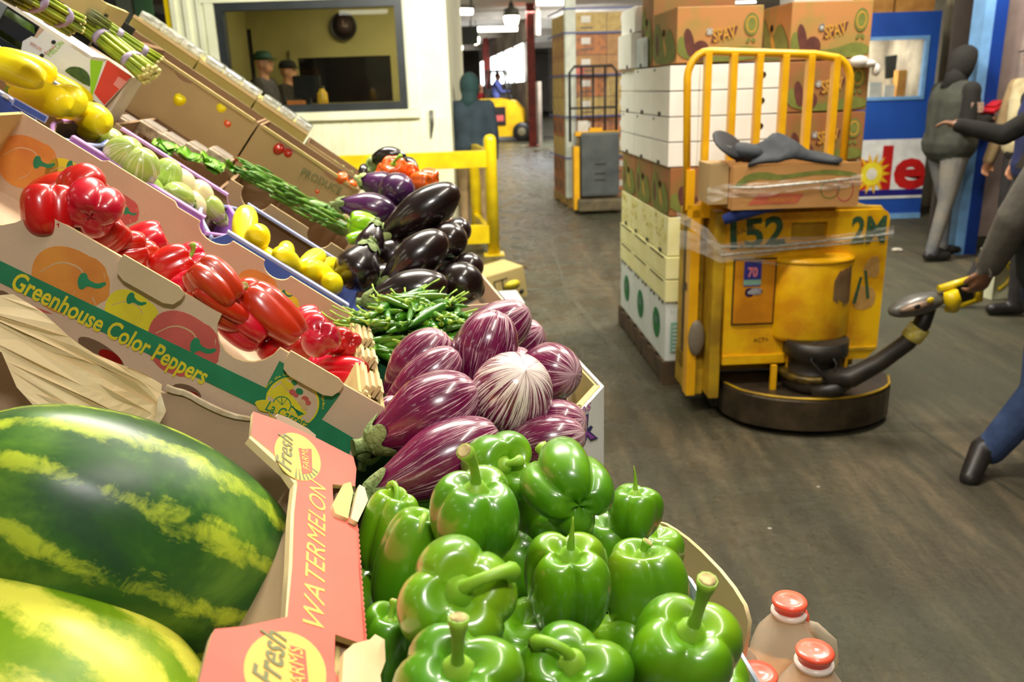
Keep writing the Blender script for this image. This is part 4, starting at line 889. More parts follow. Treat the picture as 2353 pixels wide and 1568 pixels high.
# asparagus bundles
ASP = M('asparagus_green', (168, 186, 40), .5, (112, 136, 30), 14); ASPT = M('asparagus_tip', (110, 118, 40), .6, (84, 92, 36), 50); ASPB = M('asparagus_cut_end', (232, 226, 150), .6, (206, 196, 120), 40); RUB = M('lilac_rubber_band', (176, 160, 190), .5)
def asparagus(A, B, r, n, label, seed):
    rr = random.Random(seed); A, B = Vector(A), Vector(B); d = B-A; L = d.length; mw = axm(A, d)
    o = empty('asparagus_bundle', mw, label, 'asparagus', 'asparagus bundles')
    for i in range(n):
        q = math.sqrt((i+.5)/n); a = i*2.4; x, y = r*q*math.cos(a), r*q*math.sin(a)*.7; l0 = rr.uniform(0, .04)*L; l1 = L*(1-rr.uniform(0, .05)); w_ = r*.17
        m = MB(); m.tube([(x*1.15, y*1.15, l0), (x*.96, y*.96, L*.3), (x*.96, y*.96, L*.7), (x*1.1, y*1.1, l1)], [w_*.5, w_, w_, w_*1.1], 6, 0)
        m.tube([(x*1.1, y*1.1, l1), (x*1.12, y*1.12, l1+.006)], [w_*1.1, w_*.9], 6, 2); m.tube([(x*1.15, y*1.15, l0+.02), (x*1.16, y*1.16, l0-.012), (x*1.18, y*1.18, l0-.03)], [w_*.75, w_*.8, w_*.1], 6, 1)
        m.obj('spear', [ASP, ASPT, ASPB], o)
    for t in (.32, .74): MB().lathe([(r*1.06, -.006), (r*1.12, 0), (r*1.06, .006)], 20, xf=Matrix.Translation((0, 0, L*t)) @ Matrix.Diagonal((1, .74, 1, 1))).obj('rubber_band', RUB, o)
asparagus(onst(190, 48, .12), onst(345, 172, .11), .026, 30, 'near asparagus bundle with two lilac bands, resting on the white carton', 1)
asparagus(onst(225, 48, .14), onst(362, 140, .135), .017, 16, 'thinner asparagus bundle just behind, touching the olive cartons', 2)
asparagus(onst(20, -30, .16), onst(165, 55, .15), .022, 24, 'asparagus bundle at the top left corner with one lilac band', 3)
tl = MB().box((-.02, 0, -.016), (.14, .1, -.010)).obj('white_tray_lid', WHB, None, frame(onst(30, -5, .125), SU, SV, SW)); tag(tl, 'white board edge under the top left asparagus bundle', 'board')
kb = MB().box((-.2, 0, 0), (.0, .012, .05)).box((-.2, .012, 0), (.0, .2, .01)).box((-.01, .012, 0), (.0, .2, .05)).obj('kraft_carton', [KY], None, frame(onst(196, 50, .13)+SV*.08, SU, SV, SW)); tag(kb, 'plain yellowish carton corner behind the top left asparagus', 'carton')
# lettuce and bean crates
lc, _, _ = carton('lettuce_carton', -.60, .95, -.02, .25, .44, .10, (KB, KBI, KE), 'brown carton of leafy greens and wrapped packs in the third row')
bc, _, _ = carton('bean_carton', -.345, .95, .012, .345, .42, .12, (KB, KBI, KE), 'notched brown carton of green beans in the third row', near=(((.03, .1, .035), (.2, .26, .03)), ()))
for px, py, lab in ((300, 290, 'upper'), (350, 300, 'second'), (400, 330, 'third'), (455, 350, 'fourth'), (505, 362, 'lowest')):
    o = MB(); o.box((-.03, -.05, -.015), (.03, .05, .012)); o = o.obj('wrapped_pack', M('mottled_pack_paper', (214, 196, 170), .4, (150, 130, 110), 60, coat=.5), None, frame(onst(px, py, -.03), SU, SV, SW), bevel=.005)
    o.matrix_basis = frame(onpl(px, py, st(0, 1.22, 0), SV), SU, SV, SW)
    tag(o, 'pale wrapped pack, %s of the row in the brown leafy carton' % lab, 'pack', 'wrapped packs in the leafy carton')
    MB().box((-.024, -.04, .013), (.024, .04, .017)).obj('film_cover', M('clear_pack_film', (240, 236, 230), .1, alpha=.45, coat=1), o)
LEAF = M('lettuce_leaf', (128, 182, 40), .5, (84, 146, 30), 18, sss=.1)
def leafy(px, py, off, n, R, label, mat=LEAF, name='lettuce', cat='lettuce', seed=0):
    rr = random.Random(seed); o = empty(name, frame(onpl(px, py, st(0, off, 0), SV), SU, SV, SW), label, cat, 'leafy greens')
    for i in range(n):
        a = rr.uniform(0, 6.28); e = rr.uniform(.2, 1.1); l = R*rr.uniform(.6, 1); m = MB(); v = []; f = []; K, J = 5, 4
        for p in range(K+1):
            t = p/K
            for j in range(J+1):
                s = (j/J-.5)*2; w_ = R*.42*math.sin(math.pi*min(1, t*.85+.1)); z = l*math.sin(e)*t*(1-.4*t)+.12*R*math.sin(s*7+i)*t; v.append((math.cos(a)*l*math.cos(e)*t-math.sin(a)*s*w_, math.sin(a)*l*math.cos(e)*t+math.cos(a)*s*w_, z))
        for p in range(K):
            for j in range(J): q = p*(J+1)+j; f.append((q, q+1, q+J+2, q+J+1))
        m.add(v, f, 0, True); m.obj('leaf', mat, o)
leafy(372, 345, 1.05, 12, .05, 'bright lettuce head at the near rim beside the purple tray', seed=1); leafy(425, 367, 1.05, 12, .05, 'second bright lettuce head, right of the first', seed=2); leafy(480, 388, 1.08, 14, .055, 'third lettuce head by the curved carton end', seed=3); leafy(530, 392, 1.15, 10, .045, 'last lettuce sprig in the leafy carton corner', seed=4)
BEAN = glossy_veg('green_bean_skin', (104, 152, 44), (72, 124, 34), (140, 180, 76), var=.25, rough=.4, spec=.3)
for i in range(190):
    t = rnd.random(); px = 560+t*225+rnd.uniform(-12, 12); py = 388+t*128+rnd.uniform(-20, 24); off = -.035+rnd.uniform(0, .03)
    a = rnd.uniform(-.5, .5)+.9; c_ = onpl(px, py, st(0, 1.03+rnd.random()*.28, 0), SV); l = rnd.uniform(.05, .09); cv = rnd.uniform(-.012, .012)
    m = MB(); m.tube([(-l/2, 0, 0), (-l/4, cv*.7, 0), (0, cv, 0), (l/4, cv*.7, 0), (l/2, 0, 0)], [.001, .0035, .004, .0035, .001], 6)
    d = (SU*math.cos(a)+SV*math.sin(a)); o = m.obj('green_bean', BEAN, None, frame(c_, d, SW.cross(d), SW)); tag(o, 'slim green bean in the heaped bean carton', 'bean', 'green beans in the notched carton')
for px, py, lab in ((770, 520, 'pale green cucumber end poking out at the lower corner of the bean carton'), (735, 478, 'cucumber lying at the far side of the beans'), (665, 448, 'cucumber half buried in the beans')):
    o = squash(px, py, -.03, .10, .04, (.8, .3, .1), 0, lab, GREENCUC, 'cucumber', 'cucumber', 'cucumbers among the beans', seed=px); o.location = onpl(px, py, st(0, 1.2, 0), SV)
# ================================================================== fourth row and olive cartons
W4 = .12
for (ua, ub, lab, nn) in ((-.98, -.73, 'brown carton with a yellow label, uppermost in the fourth row', (((.10, .15, .02),), ())), (-.725, -.38, 'brown carton with print and orange specks, middle of the fourth row', (((.1, .16, .02),), ())), (-.375, -.06, 'brown PRODUCE carton at the lower end of the fourth row', (((.06, .12, .02), (.2, .26, .02)), ()))):
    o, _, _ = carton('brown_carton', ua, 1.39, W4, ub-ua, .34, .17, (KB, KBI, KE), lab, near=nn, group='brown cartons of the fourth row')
    MB().box((.01, -.006, .164), (ub-ua-.01, .012, .172)).obj('folded_rim', KY, o)
    if ub > -.1: pr = o
f4 = lambda x, y: onpl(x, y, st(0, 1.385, 0), SV)
text('printed_lettering', 'PRODUCE', f4(690, 400), f4(780, 447), -SV, .03, POLIVE, pr, bold=.01, lift=.006)
for i, (px, py, m_, L_, lab) in enumerate([(413, 232, SQUASH, .05, 'yellow oval fruit sticker-like lemon lying in the upper brown carton opening'), (508, 250, SQUASH, .04, 'small yellow lemon peeking over the folded brown rim'), (523, 285, ORANGEP, .035, 'small orange pepper in the brown carton opening'), (640, 345, REDP, .05, 'red tomato peeking over the rim of the middle brown carton'), (660, 355, REDP, .04, 'second red tomato right beside the first at the rim'), (785, 412, ORANGEP, .05, 'orange pepper tip in the gap of the PRODUCE carton'), (808, 426, ORANGEP, .04, 'orange pepper tip next to the violet eggplant'), (728, 440, ORANGEP, .03, 'orange pepper showing through the bean carton notch'), (547, 368, REDP, .03, 'dark red tomato by the curved carton end')]):
    p = onpl(px, py, st(0, 1.40, 0), SV); D = L_*.75; pepper(p, D, V3(.4, .3, .6), lab, m_, 3, i+90, 1.1, name={SQUASH: 'lemon', ORANGEP: 'orange_pepper', REDP: 'tomato'}[m_], cat={SQUASH: 'lemon', ORANGEP: 'pepper', REDP: 'tomato'}[m_], group='fruit peeking from the brown cartons', dimple=.05, groove=.05, res=(20, 12), stem=False)
FILM = M('crinkled_clear_film', (236, 240, 236), .12, (190, 196, 186), 60, alpha=.75, bmp=.9, bscale=90, coat=1)
OLIVEK = kraft('olive_kraft_board', (190, 176, 104), (176, 160, 92))
u5 = [-.84, -.63, -.435, -.25]
for i in range(3):
    lu = u5[i+1]-u5[i]-.004; o = empty('olive_carton', frame(st(u5[i], 1.75, .03), SU, SV, SW), ['uppermost', 'middle', 'lowest'][i]+' olive kraft carton with clear-film punnets on top, behind the fourth row', 'carton', 'olive cartons under the booth window')
    MB().box((0, 0, 0), (lu, .36, .125)).obj('carton_body', OLIVEK, o, bevel=.003); MB().box((0, -.003, .118), (lu, 0, .127)).obj('folded_rim', KE, o)
    for k in range(3):
        x = .01+k*lu/3.1; pn_ = MB(); pn_.box((x, .004, .128), (x+lu/3.4, .12, .150)); bmx = pn_.obj('film_punnet', FILM, o, bevel=.005)
lastc, _, _ = carton('leafy_carton', -.245, 1.75, .13, .22, .34, .12, (KB, KBI, KE), 'last brown carton with green sprouts in film at the far end', near=((), ()))
for k in range(4):
    leafy(715+k*27, 352+k*15, 1.85, 8, .035, 'green sprout tuft %s in the last brown carton' % ['at the upper end', 'second down', 'third down', 'at the lower end'][k], M('dull_sprout_green', (116, 140, 60), .6, (86, 112, 44), 30), 'sprout_tuft', 'sprouts', 20+k)
# ================================================================== front boxes
def hbox(name, a0, v0, z0, la, lv, h, mats, label, t=.006, group=None):
    o = empty(name, frame(fl(a0, v0, z0), SA, SV, (0, 0, 1)), label, 'box', group); mo, mi = mats
    for lo, hi, n in (((0, 0, 0), (la, lv, t), 'bottom_panel'), ((0, 0, t), (la, t, h), 'side_panel'), ((0, lv-t, t), (la, lv, h), 'side_panel'), ((0, t, t), (t, lv-t, h), 'end_panel'), ((la-t, t, t), (la, lv-t, h), 'end_panel')):
        MB().box(lo, hi).obj(n, [mo], o)
    return o
# white box of green peppers inside a kraft outer box
gb = hbox('white_pepper_box', -.03, -.66, BZ, .372, .80, .27, (LBL, LBL), 'white inner box heaped with green bell peppers at the front')
t_ = frame(fl(.3425, 0, 0), SV, (0, 0, 1), SA)
board('side_flap', t_, [[(1560, 1325), (1572, 1316), (1590, 1330), (1640, 1410), (1700, 1490), (1760, 1590), (1700, 1600), (1540, 1480), (1535, 1390)]], .004, [LBL, LBL], gb, px=True)
board('side_flap', t_, [[(1492, 1262), (1506, 1235), (1518, 1246), (1530, 1262), (1500, 1330)]], .004, [LBL, LBL], gb, px=True)
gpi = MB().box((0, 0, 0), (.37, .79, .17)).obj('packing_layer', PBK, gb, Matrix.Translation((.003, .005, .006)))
kbx = empty('kraft_outer_box', frame(fl(-.05, -.68, BZ-.001), SA, SV, (0, 0, 1)), 'tall kraft outer box wall standing behind the white pepper box at the aisle', 'box')
to = frame(fl(.40, 0, 0), SV, (0, 0, 1), SA)
board('side_panel', to, [smooth_pts([(1516, 1198), (1540, 1205), (1600, 1248), (1680, 1330), (1730, 1410), (1722, 1480), (1700, 1568), (1640, 1600), (1500, 1400), (1490, 1300)], 1)], .005, [KY, KE], kbx, px=True)
board('printed_panel', to, [[(1512, 1214), (1524, 1222), (1533, 1240), (1516, 1246)]], .001, PLIME, kbx, px=True, off=-.006)
MB().box((0, .70, 0), (.455, .705, .24)).box((.45, .2, 0), (.455, .70, .2)).obj('side_panel', KB, kbx)
# striped eggplant box
EB = Matrix.Identity(4)
EA, EV0, EV1, EZ = .43, .30, .70, 1.03
eb = empty('white_yam_box', frame(fl(0, EV0, BZ), SA, SV, (0, 0, 1)), 'white box printed SWEET upside-down in purple, heaped with striped eggplants', 'box')
H_ = EZ-BZ
for lo, hi in (((-.02, 0, 0), (EA-.07, .006, H_)), ((-.02, EV1-EV0-.006, 0), (EA-.05, EV1-EV0, H_)), ((-.026, 0, 0), (-.02, EV1-EV0, H_)), ((EA-.006, .10, 0), (EA, EV1-EV0-.07, H_)), ((-.02, .006, 0), (EA-.006, EV1-EV0-.006, .006))): MB().box(lo, hi).obj('side_panel', [WHB], eb)
def slab(a, b, h, t=.006, mat=WHB, name='corner_panel', z0=0, par=eb):
    A, B = Vector((*a, z0)), Vector((*b, z0)); d = (B-A).normalized(); n = Vector((-d.y, d.x, 0))*t; Z = Vector((0, 0, h))
    m = MB(); m.add([A, B, B+n, A+n, A+Z, B+Z, B+n+Z, A+n+Z], [(0, 3, 2, 1), (4, 5, 6, 7), (0, 1, 5, 4), (1, 2, 6, 5), (2, 3, 7, 6), (3, 0, 4, 7)]); return m.obj(name, mat, par)
slab((EA-.07, 0), (EA, .10), H_); slab((EA, EV1-EV0-.07), (EA-.05, EV1-EV0), H_)
slab((EA-.072, .008), (EA-.008, .10), .03, .012, KY, 'kraft_rim', H_-.028); slab((-.02, .008), (EA-.072, .008), .03, .008, KY, 'kraft_rim', H_-.028); slab((EA-.012, .10), (EA-.012, EV1-EV0-.07), H_*.9, .003, KY, 'kraft_lining', H_*.1); slab((EA-.012, EV1-EV0-.075), (EA-.055, EV1-EV0-.012), H_*.9, .003, KY, 'kraft_lining', H_*.1)
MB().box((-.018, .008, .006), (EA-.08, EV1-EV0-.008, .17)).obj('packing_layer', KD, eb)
cn = (SA*.10 - SV*.07).normalized(); cA, cB = fl(EA-.07, EV0, EZ), fl(EA, EV0+.10, EZ); cd_ = (cB-cA).normalized()
def cpt(x, y): return onpl(x, y, cA, cn)
S, E = cpt(1356, 924), cpt(1310, 946)
text('printed_lettering', 'SWE', S, E, cn, .020, PMAG, eb, bold=.01, lift=.002)
xfr = frame(cA, cd_, (0, 0, 1), cn)
board('printed_letter', xfr, [[(1334, 960), (1353, 951), (1351, 985), (1358, 978), (1363, 982), (1356, 992), (1375, 1008), (1358, 1014), (1350, 1003), (1345, 1022), (1334, 1022), (1345, 992), (1340, 972)]], .0005, PNAVY, eb, px=True, off=.0012)
board('printed_letter', xfr, [[(1338, 962), (1350, 956), (1348, 987), (1352, 994), (1368, 1006), (1358, 1010), (1349, 999), (1343, 1018), (1338, 1018), (1347, 991), (1344, 972)]], .0005, PVIO, eb, px=True, off=.002)
# kraft fold inside the eggplant box
q = fl(EA-.06, EV0+.22, EZ-.06); fk = MB().tube([(0, 0, 0), (.02, .05, .012), (.01, .12, .0)], [.028, .02, .006], 6).obj('crumpled_kraft_paper', K1, None, frame(q, SA, SV, (0, 0, 1))); tag(fk, 'crumpled kraft paper sticking out beside the striped eggplants', 'paper')
# ---------------------------------------------------------------- green peppers
GG = 'green bell peppers heaped in the white box'
def P_(px, py, d): return atd(px, py, d)
GP = [
 (1052, 1378, .66, .104, (.10, .42, .82), 4, .95, .10, .20, 'largest green pepper in the centre front, long stem curling over to its right', (.2, 2.1), .62, 0),
 (1086, 1198, .76, .100, (.10, .88, .40), 4, .92, .22, .24, 'lobed green pepper tilted forward above the largest one, with an upright pale-tipped stem', (2.6, .5), .55, .5),
 (1302, 1122, .84, .102, (-.15, .25, -.9), 4, .95, .10, .30, 'big green pepper lying with its four-lobed base towards the camera', (.5, .5), .5, .4),
 (1135, 1082, .93, .090, (.35, .30, .85), 4, .95, .10, .16, 'green pepper behind the others with its hollow stem end facing out, nearest the striped eggplants', (0., 1.3), .26, 0),
 (1455, 1180, .95, .067, (.05, .93, .25), 4, 1.0, .12, .18, 'small shiny green pepper with a thin split stem at the box edge', (.3, .25), .50, 0),
 (1305, 1345, .77, .092, (.02, .86, .50), 4, 1.15, .12, .30, 'bright green upright pepper with a thin broken dry stem', (.4, .1), .48, .8),
 (1478, 1356, .86, .084, (-.06, .96, .22), 3, 1.25, .08, .15, 'tall dull-green upright pepper with a short chopped stem beside the white flap', (2.8, .5), .22, 0),
 (1565, 1512, .69, .105, (.10, .80, .58), 4, .95, .12, .22, 'front right green pepper with a long straight upright stem', (1.5, .05), .62, .3),
 (893, 1232, .88, .066, (.25, .92, .2), 4, 1.6, .12, .22, 'narrow green pepper at the back left, beside the torn pink rim', (.2, 1.9), .60, 0),
 (940, 1300, .80, .078, (.30, .92, .1), 3, 1.6, .15, .16, 'long green pepper with a hooked stem behind the largest one', (2.6, 2.4), .55, 0),
 (1050, 1590, .575, .092, (.05, .72, .60), 4, .95, .12, .22, 'front green pepper cut by the bottom edge with its pale cut stem towards the camera', (1.2, .35), .50, .2),
 (1312, 1560, .66, .092, (.0, .70, .68), 4, .92, .08, .22, 'green pepper at the bottom edge with an arched brownish stem', (2.0, 2.0), .50, .7),
 (882, 1500, .72, .060, (.2, .9, .3), 3, 1.6, .1, .2, 'dark green pepper low at the front left, beside the torn kraft stubs', (0, .5), .3, 0)]
for i, (px, py, d, D, ax, lb, asp, tp, gv, lab, bnd, sl, sp) in enumerate(GP):
    pepper(P_(px, py, d), D, V3(*ax), lab, GREENP, lb, 300+i*7, asp, tp, gv, bnd, sl, spin=sp, group=GG, irr=.085, broken=(i in (4, 5)), thick=.058 if i not in (4, 5) else .05, res=(60, 36))
for k, (px, py, d) in enumerate([(1200, 1475, .80), (1440, 1500, .86), (1180, 1310, .92), (1290, 1235, .97), (1385, 1260, .98), (862, 1405, .90), (975, 1170, 1.02), (1000, 1480, .80), (1500, 1285, 1.05), (870, 1560, .82), (1160, 1590, .75), (1440, 1600, .80), (1640, 1600, .80), (1240, 1170, 1.0)]):
    pepper(P_(px, py, d), .085, V3(rnd.uniform(-.4, .4), .8, rnd.uniform(-.2, .6)), 'shaded green pepper mostly hidden in the lower layer of the white box', GREENP, 4, 500+k, 1., .12, .2, (k, .6), .3, group=GG, stem=False, res=(32, 20))
for i in range(3):
    for j in range(6):
        pepper(fl(.045+i*.125+.02*(j % 2), -.60+j*.135, BZ+.215), .088, (rnd.uniform(-.5, .5), rnd.uniform(-.5, .5), 1), 'green pepper at the bottom of the white box under the heap', GREENP, 4, 700+i*7+j, 1., .12, .2, (i, .6), .3, group=GG, stem=False, res=(28, 18))
# ---------------------------------------------------------------- striped eggplants
SG = 'striped purple eggplants heaped in the white box'
SE = [
 (1168, 918, 1.08, .108, .150, (-.30, -.55, -.75), EGG_PALE, 0, 'palest striped eggplant in front, blossom end with brown dot facing up towards the camera'),
 (978, 958, 1.05, .102, .155, (-.88, -.45, .12), EGG_DARK, .03, 'striped eggplant left of the palest one, whitish tip at right, grey-green calyx below'),
 (1002, 1068, .98, .088, .175, (-.86, -.42, .22), EGG_DARK, .02, 'striped eggplant lowest in the heap, directly behind the green peppers, calyx at the lower left'),
 (1112, 812, 1.20, .092, .135, (-.30, -.88, .1), EGG_DARK, 0, 'upright deep purple striped eggplant on top of the heap with a star-shaped scar'),
 (1118, 775, 1.34, .090, .170, (-.80, -.55, -.1), EGG_DARK, 0, 'striped eggplant at the very back of the heap, mostly behind the upright one'),
 (1254, 854, 1.20, .086, .115, (-.70, .05, -.65), EGG_DARK, 0, 'striped eggplant at the right side touching the kraft box corner'),
 (955, 848, 1.20, .086, .140, (-.62, -.75, .05), EGG_DARK, .02, 'striped eggplant at the back left next to the green chilies'),
 (968, 884, 1.14, .070, .140, (-.75, -.62, .05), EGG_DARK, .02, 'slimmer striped eggplant wedged between two others at the left'),
 (1268, 982, 1.10, .070, .10, (-.85, -.25, -.4), EGG_DARK, 0, 'striped eggplant partly under the palest one, beside the SWE lettering'),
 (1236, 1022, 1.03, .068, .125, (-.93, -.25, -.1), EGG_DARK, 0, 'striped eggplant peeking out between the lobed green pepper and the box corner'),
 (880, 985, 1.12, .060, .10, (-.5, -.85, .1), EGG_DARK, 0, 'small striped eggplant hidden at the far left with its calyx against the pepper carton')]
for i, (px, py, d, D, L, ax, mt, bend, lab) in enumerate(SE):
    me = eggplant_mesh(D, L, i+3, .42, mt, 56, 36, bend); o = link('striped_eggplant', me, None, axm(atd(px, py, d), V3(*ax), i*1.1)); tag(o, lab, 'eggplant', SG)
    calyx_obj(o, D, L, i, .42, bend, CALYX, 5, .15, .16, .5)
    MB().ell((bend*L, 0, -L/2+.0045), (.0042, .0035, .0015), 0, 10, 6).obj('blossom_scar', STEMCUT, o)
for k, (px, py, d) in enumerate([(1060, 930, 1.22), (1150, 870, 1.28), (1220, 960, 1.22), (1080, 1020, 1.12), (1200, 1000, 1.14), (1180, 800, 1.42), (1040, 850, 1.33)]):
    me = eggplant_mesh(.085, .13, k, .42, EGG_DARK, 28, 18); o = link('striped_eggplant', me, None, axm(atd(px, py, d), V3(-.7, -.5, -.3), k)); tag(o, 'striped eggplant buried in the middle of the heap', 'eggplant', SG)
# ---------------------------------------------------------------- black and violet eggplants
db = hbox('low_kraft_box', .0, .98, BZ+.10, .36, .62, .26, (K1, K1), 'open kraft box under the black eggplants with a red and grey printed corner')
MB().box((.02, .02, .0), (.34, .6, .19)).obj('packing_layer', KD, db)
MB().box((.361, -.004, .15), (.364, .12, .262)).obj('printed_corner', M('grey_blue_print', (120, 122, 140), .6), db); MB().box((.330, -.003, .20), (.362, -.001, .262)).obj('printed_corner', PRED, db)
MB().box((-.05, -.10, BZ-BZ-.10), (.40, -.02, .08)).obj('riser_block', K1I, db)
DG = 'black eggplants heaped beyond the chilies'
DE = [
 (962, 492, 1.80, .092, .215, (-.84, -.54, .0), DARKEG := DARKEGG, .0, 'longest black eggplant lying across the heap top, pale green calyx at lower left', 1),
 (950, 600, 1.66, .088, .175, (-.74, -.64, .1), DARKEGG, 0, 'black eggplant with an orange-brown patch under the longest one', 0),
 (935, 672, 1.56, .082, .165, (-.96, -.22, .05), DARKEGG, 0, 'lowest black eggplant just behind the green chilies', 0),
 (1058, 652, 1.64, .088, .10, (-.35, .1, -.93), DARKEGG, 0, 'rounded black eggplant at the right with its base towards the camera', 0),
 (1028, 552, 1.78, .080, .10, (-.55, .15, -.8), DARKEGG, 0, 'wrinkled black eggplant just right of the middle, below the longest one', 0),
 (826, 612, 1.64, .092, .105, (.35, .75, -.1), DARKEGG, 0, 'round black eggplant overhanging the yellow squash tray', 0),
 (852, 556, 1.72, .062, .09, (.2, .8, -.2), DARKEGG, 0, 'small black eggplant standing behind the round one', 0),
 (1076, 612, 1.76, .062, .08, (-.3, .3, -.9), DARKEGG, 0, 'small black eggplant at the right edge behind the rounded one', 0),
 (1052, 528, 1.92, .06, .09, (-.3, .3, -.9), DARKEGG, 0, 'black eggplant peeking out under the rounded tip of the longest one', 0),
 (908, 440, 1.98, .088, .115, (-.55, .1, -.75), VIOLETEGG, 0, 'shiny violet eggplant in front of the orange peppers', 0),
 (872, 428, 2.08, .078, .11, (-.85, .3, .0), VIOLETEGG, 0, 'violet eggplant with a whitish collar left of the shiny one', 1),
 (842, 478, 1.90, .072, .14, (-.95, .10, .1), VIOLETEGG, 0, 'dark violet eggplant pointing left over the brown cartons', 0),
 (1085, 660, 1.72, .05, .08, (-.3, .3, -.9), DARKEGG, 0, 'smallest black eggplant at the lower right edge by the red corner', 0)]
for i, (px, py, d, D, L, ax, mt, bend, lab, pc_) in enumerate(DE):
    me = eggplant_mesh(D, L, i+60, .35, mt, 40, 26, bend); o = link('black_eggplant' if mt is DARKEGG else 'violet_eggplant', me, None, axm(atd(px, py, d), V3(*ax), i)); tag(o, lab, 'eggplant', DG)
    calyx_obj(o, D, L, i, .35, bend, CALYXP if pc_ else CALYX, 5, .10, .14, .3)
for k, (px, py, d) in enumerate([(940, 640, 1.75), (1000, 620, 1.82), (890, 600, 1.8), (960, 560, 1.92), (900, 520, 1.95), (1010, 690, 1.72), (870, 660, 1.7), (1000, 480, 2.05), (930, 470, 2.1), (880, 470, 2.1)]):
    me = eggplant_mesh(.085, .12, k, .4, DARKEGG, 20, 14); o = link('black_eggplant', me, None, axm(atd(px, py, d), V3(-.7, -.5, -.3), k)); tag(o, 'black eggplant buried inside the heap beyond the chilies', 'eggplant', DG)
pepper(atd(836, 518, 1.85), .068, V3(-.8, .2, .3), 'lime green pepper between the dark violet eggplant and the small black one', LIMEP, 4, 77, 1.1, group='peppers among the black eggplants')
pepper(atd(822, 545, 1.80), .03, V3(-.8, -.3, .3), 'small light green chili end hanging over the bean carton', LIMEP, 3, 78, 1.8, group='peppers among the black eggplants', res=(20, 14), stem=False)
for i, (px, py, d, D, ax, lab) in enumerate([(905, 392, 2.16, .078, (.1, .3, .7), 'orange pepper with a green stem spot in the middle of the orange ones'), (940, 400, 2.2, .06, (.8, .2, .3), 'orange pepper overlapping the first on its right'), (885, 396, 2.2, .05, (-.6, .2, .5), 'orange pepper squeezed against the violet eggplants'), (968, 418, 2.08, .06, (.8, -.1, .4), 'orange pepper lowest right on top of the longest black eggplant'), (985, 408, 2.14, .055, (.9, -.2, .2), 'orange pepper at the right end of the orange group'), (955, 440, 2.1, .05, (.5, -.2, .6), 'small orange pepper peeking above the longest black eggplant')]):
    pepper(atd(px, py, d), D, V3(*ax), lab, ORANGEP, 4, 120+i, 1., group='orange peppers at the far end of the heap', name='orange_pepper', stem=(i == 0), res=(32, 20))
def longegg(A, B, r, mat, label, seed=0):
    A, B = Vector(A), Vector(B); d = (B-A).normalized(); s = Vector((0, 0, 1)) if abs(d.z) < .8 else Vector((1, 0, 0))
    pts = [A+(B-A)*t+s*(.18*(B-A).length*math.sin(math.pi*t)) for t in [i/10 for i in range(11)]]
    m = MB(); m.tube([p-A for p in pts], [r*.15]+[r*(.6+.4*math.sin(math.pi*t)) for t in [i/8 for i in range(9)]]+[r*.2], 14); o = m.obj('long_eggplant', mat, None, Matrix.Translation(A)); tag(o, label, 'eggplant', 'long eggplants at the far end of the heap')
    MB().tube([pts[0]-A-(B-A)*.08, pts[0]-A+(B-A)*.06], [r*.35, r*.8], 10).obj('calyx', CALYX, o); return o
longegg(atd(852, 372, 2.3), atd(936, 368, 2.3), .022, DARKEGG, 'arched long black eggplant at the very top of the far heap'); longegg(atd(925, 378, 2.25), atd(958, 398, 2.2), .018, DARKEGG, 'short black eggplant end right of the orange peppers'); longegg(atd(832, 430, 2.25), atd(838, 380, 2.28), .013, DARKEGG, 'thin upright black eggplant at the left of the far heap'); longegg(atd(848, 398, 2.3), atd(868, 372, 2.35), .02, GREENCUC, 'olive green stubby eggplant beside the thin upright black one')
# block under the far heap
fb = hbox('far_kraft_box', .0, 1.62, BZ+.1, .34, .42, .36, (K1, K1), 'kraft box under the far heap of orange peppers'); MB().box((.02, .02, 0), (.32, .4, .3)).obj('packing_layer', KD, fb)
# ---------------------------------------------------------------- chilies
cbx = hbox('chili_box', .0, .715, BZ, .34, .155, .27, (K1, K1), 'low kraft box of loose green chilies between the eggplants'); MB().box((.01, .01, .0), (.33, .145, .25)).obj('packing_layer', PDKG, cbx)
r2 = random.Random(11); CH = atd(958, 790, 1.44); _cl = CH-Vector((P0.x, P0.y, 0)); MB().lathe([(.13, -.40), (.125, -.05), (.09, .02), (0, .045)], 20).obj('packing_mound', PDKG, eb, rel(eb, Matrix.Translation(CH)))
for i in range(180):
    while True:
        x, y = r2.uniform(-1, 1), r2.uniform(-1, 1)
        if x*x+y*y < 1: break
    p_ = CH + SA*(.125*x) + SV*(.115*y) + Vector((0, 0, .075*(1-x*x-y*y)+r2.uniform(-.014, .010)))
    l = r2.uniform(.055, .095); c = r2.uniform(-.22, .22); th = r2.uniform(0, 6.28); tl_ = r2.uniform(-.28, .28)
    d = SA*math.cos(th)*math.cos(tl_)+SV*math.sin(th)*math.cos(tl_)+Vector((0, 0, math.sin(tl_)))
    m = MB(); K = 7; pts = [((t-.5)*l, c*l*(t-.5)**2*4*.35, 0) for t in [j/K for j in range(K+1)]]; r_ = r2.uniform(.0055, .0085)
    m.tube(pts, [r_*.6, r_, r_*1.05, r_, r_*.92, r_*.75, r_*.5, r_*.1], 8, 0)
    z_ = Vector((0, 0, 1)); Y = z_.cross(d).normalized(); o = m.obj('green_chili', CHILI if i != 33 else ORANGEP, None, frame(p_, d, Y, d.cross(Y))); tag(o, 'glossy green chili in the loose heap between striped and black eggplants' if i != 33 else 'single orange-red chili in the heap of green ones', 'chili', 'loose green chilies')
    p0 = Vector(pts[0]); s = MB(); s.tube([p0+Vector((.003, 0, 0)), p0, p0+Vector((-.004, 0, .001)), p0+Vector((-.02, .004, .006)), p0+Vector((-.032, .012, .010))], [r_*.8, r_*.75, r_*.3, .0013, .0018], 6, 0); s.obj('stem', STEMG, o)
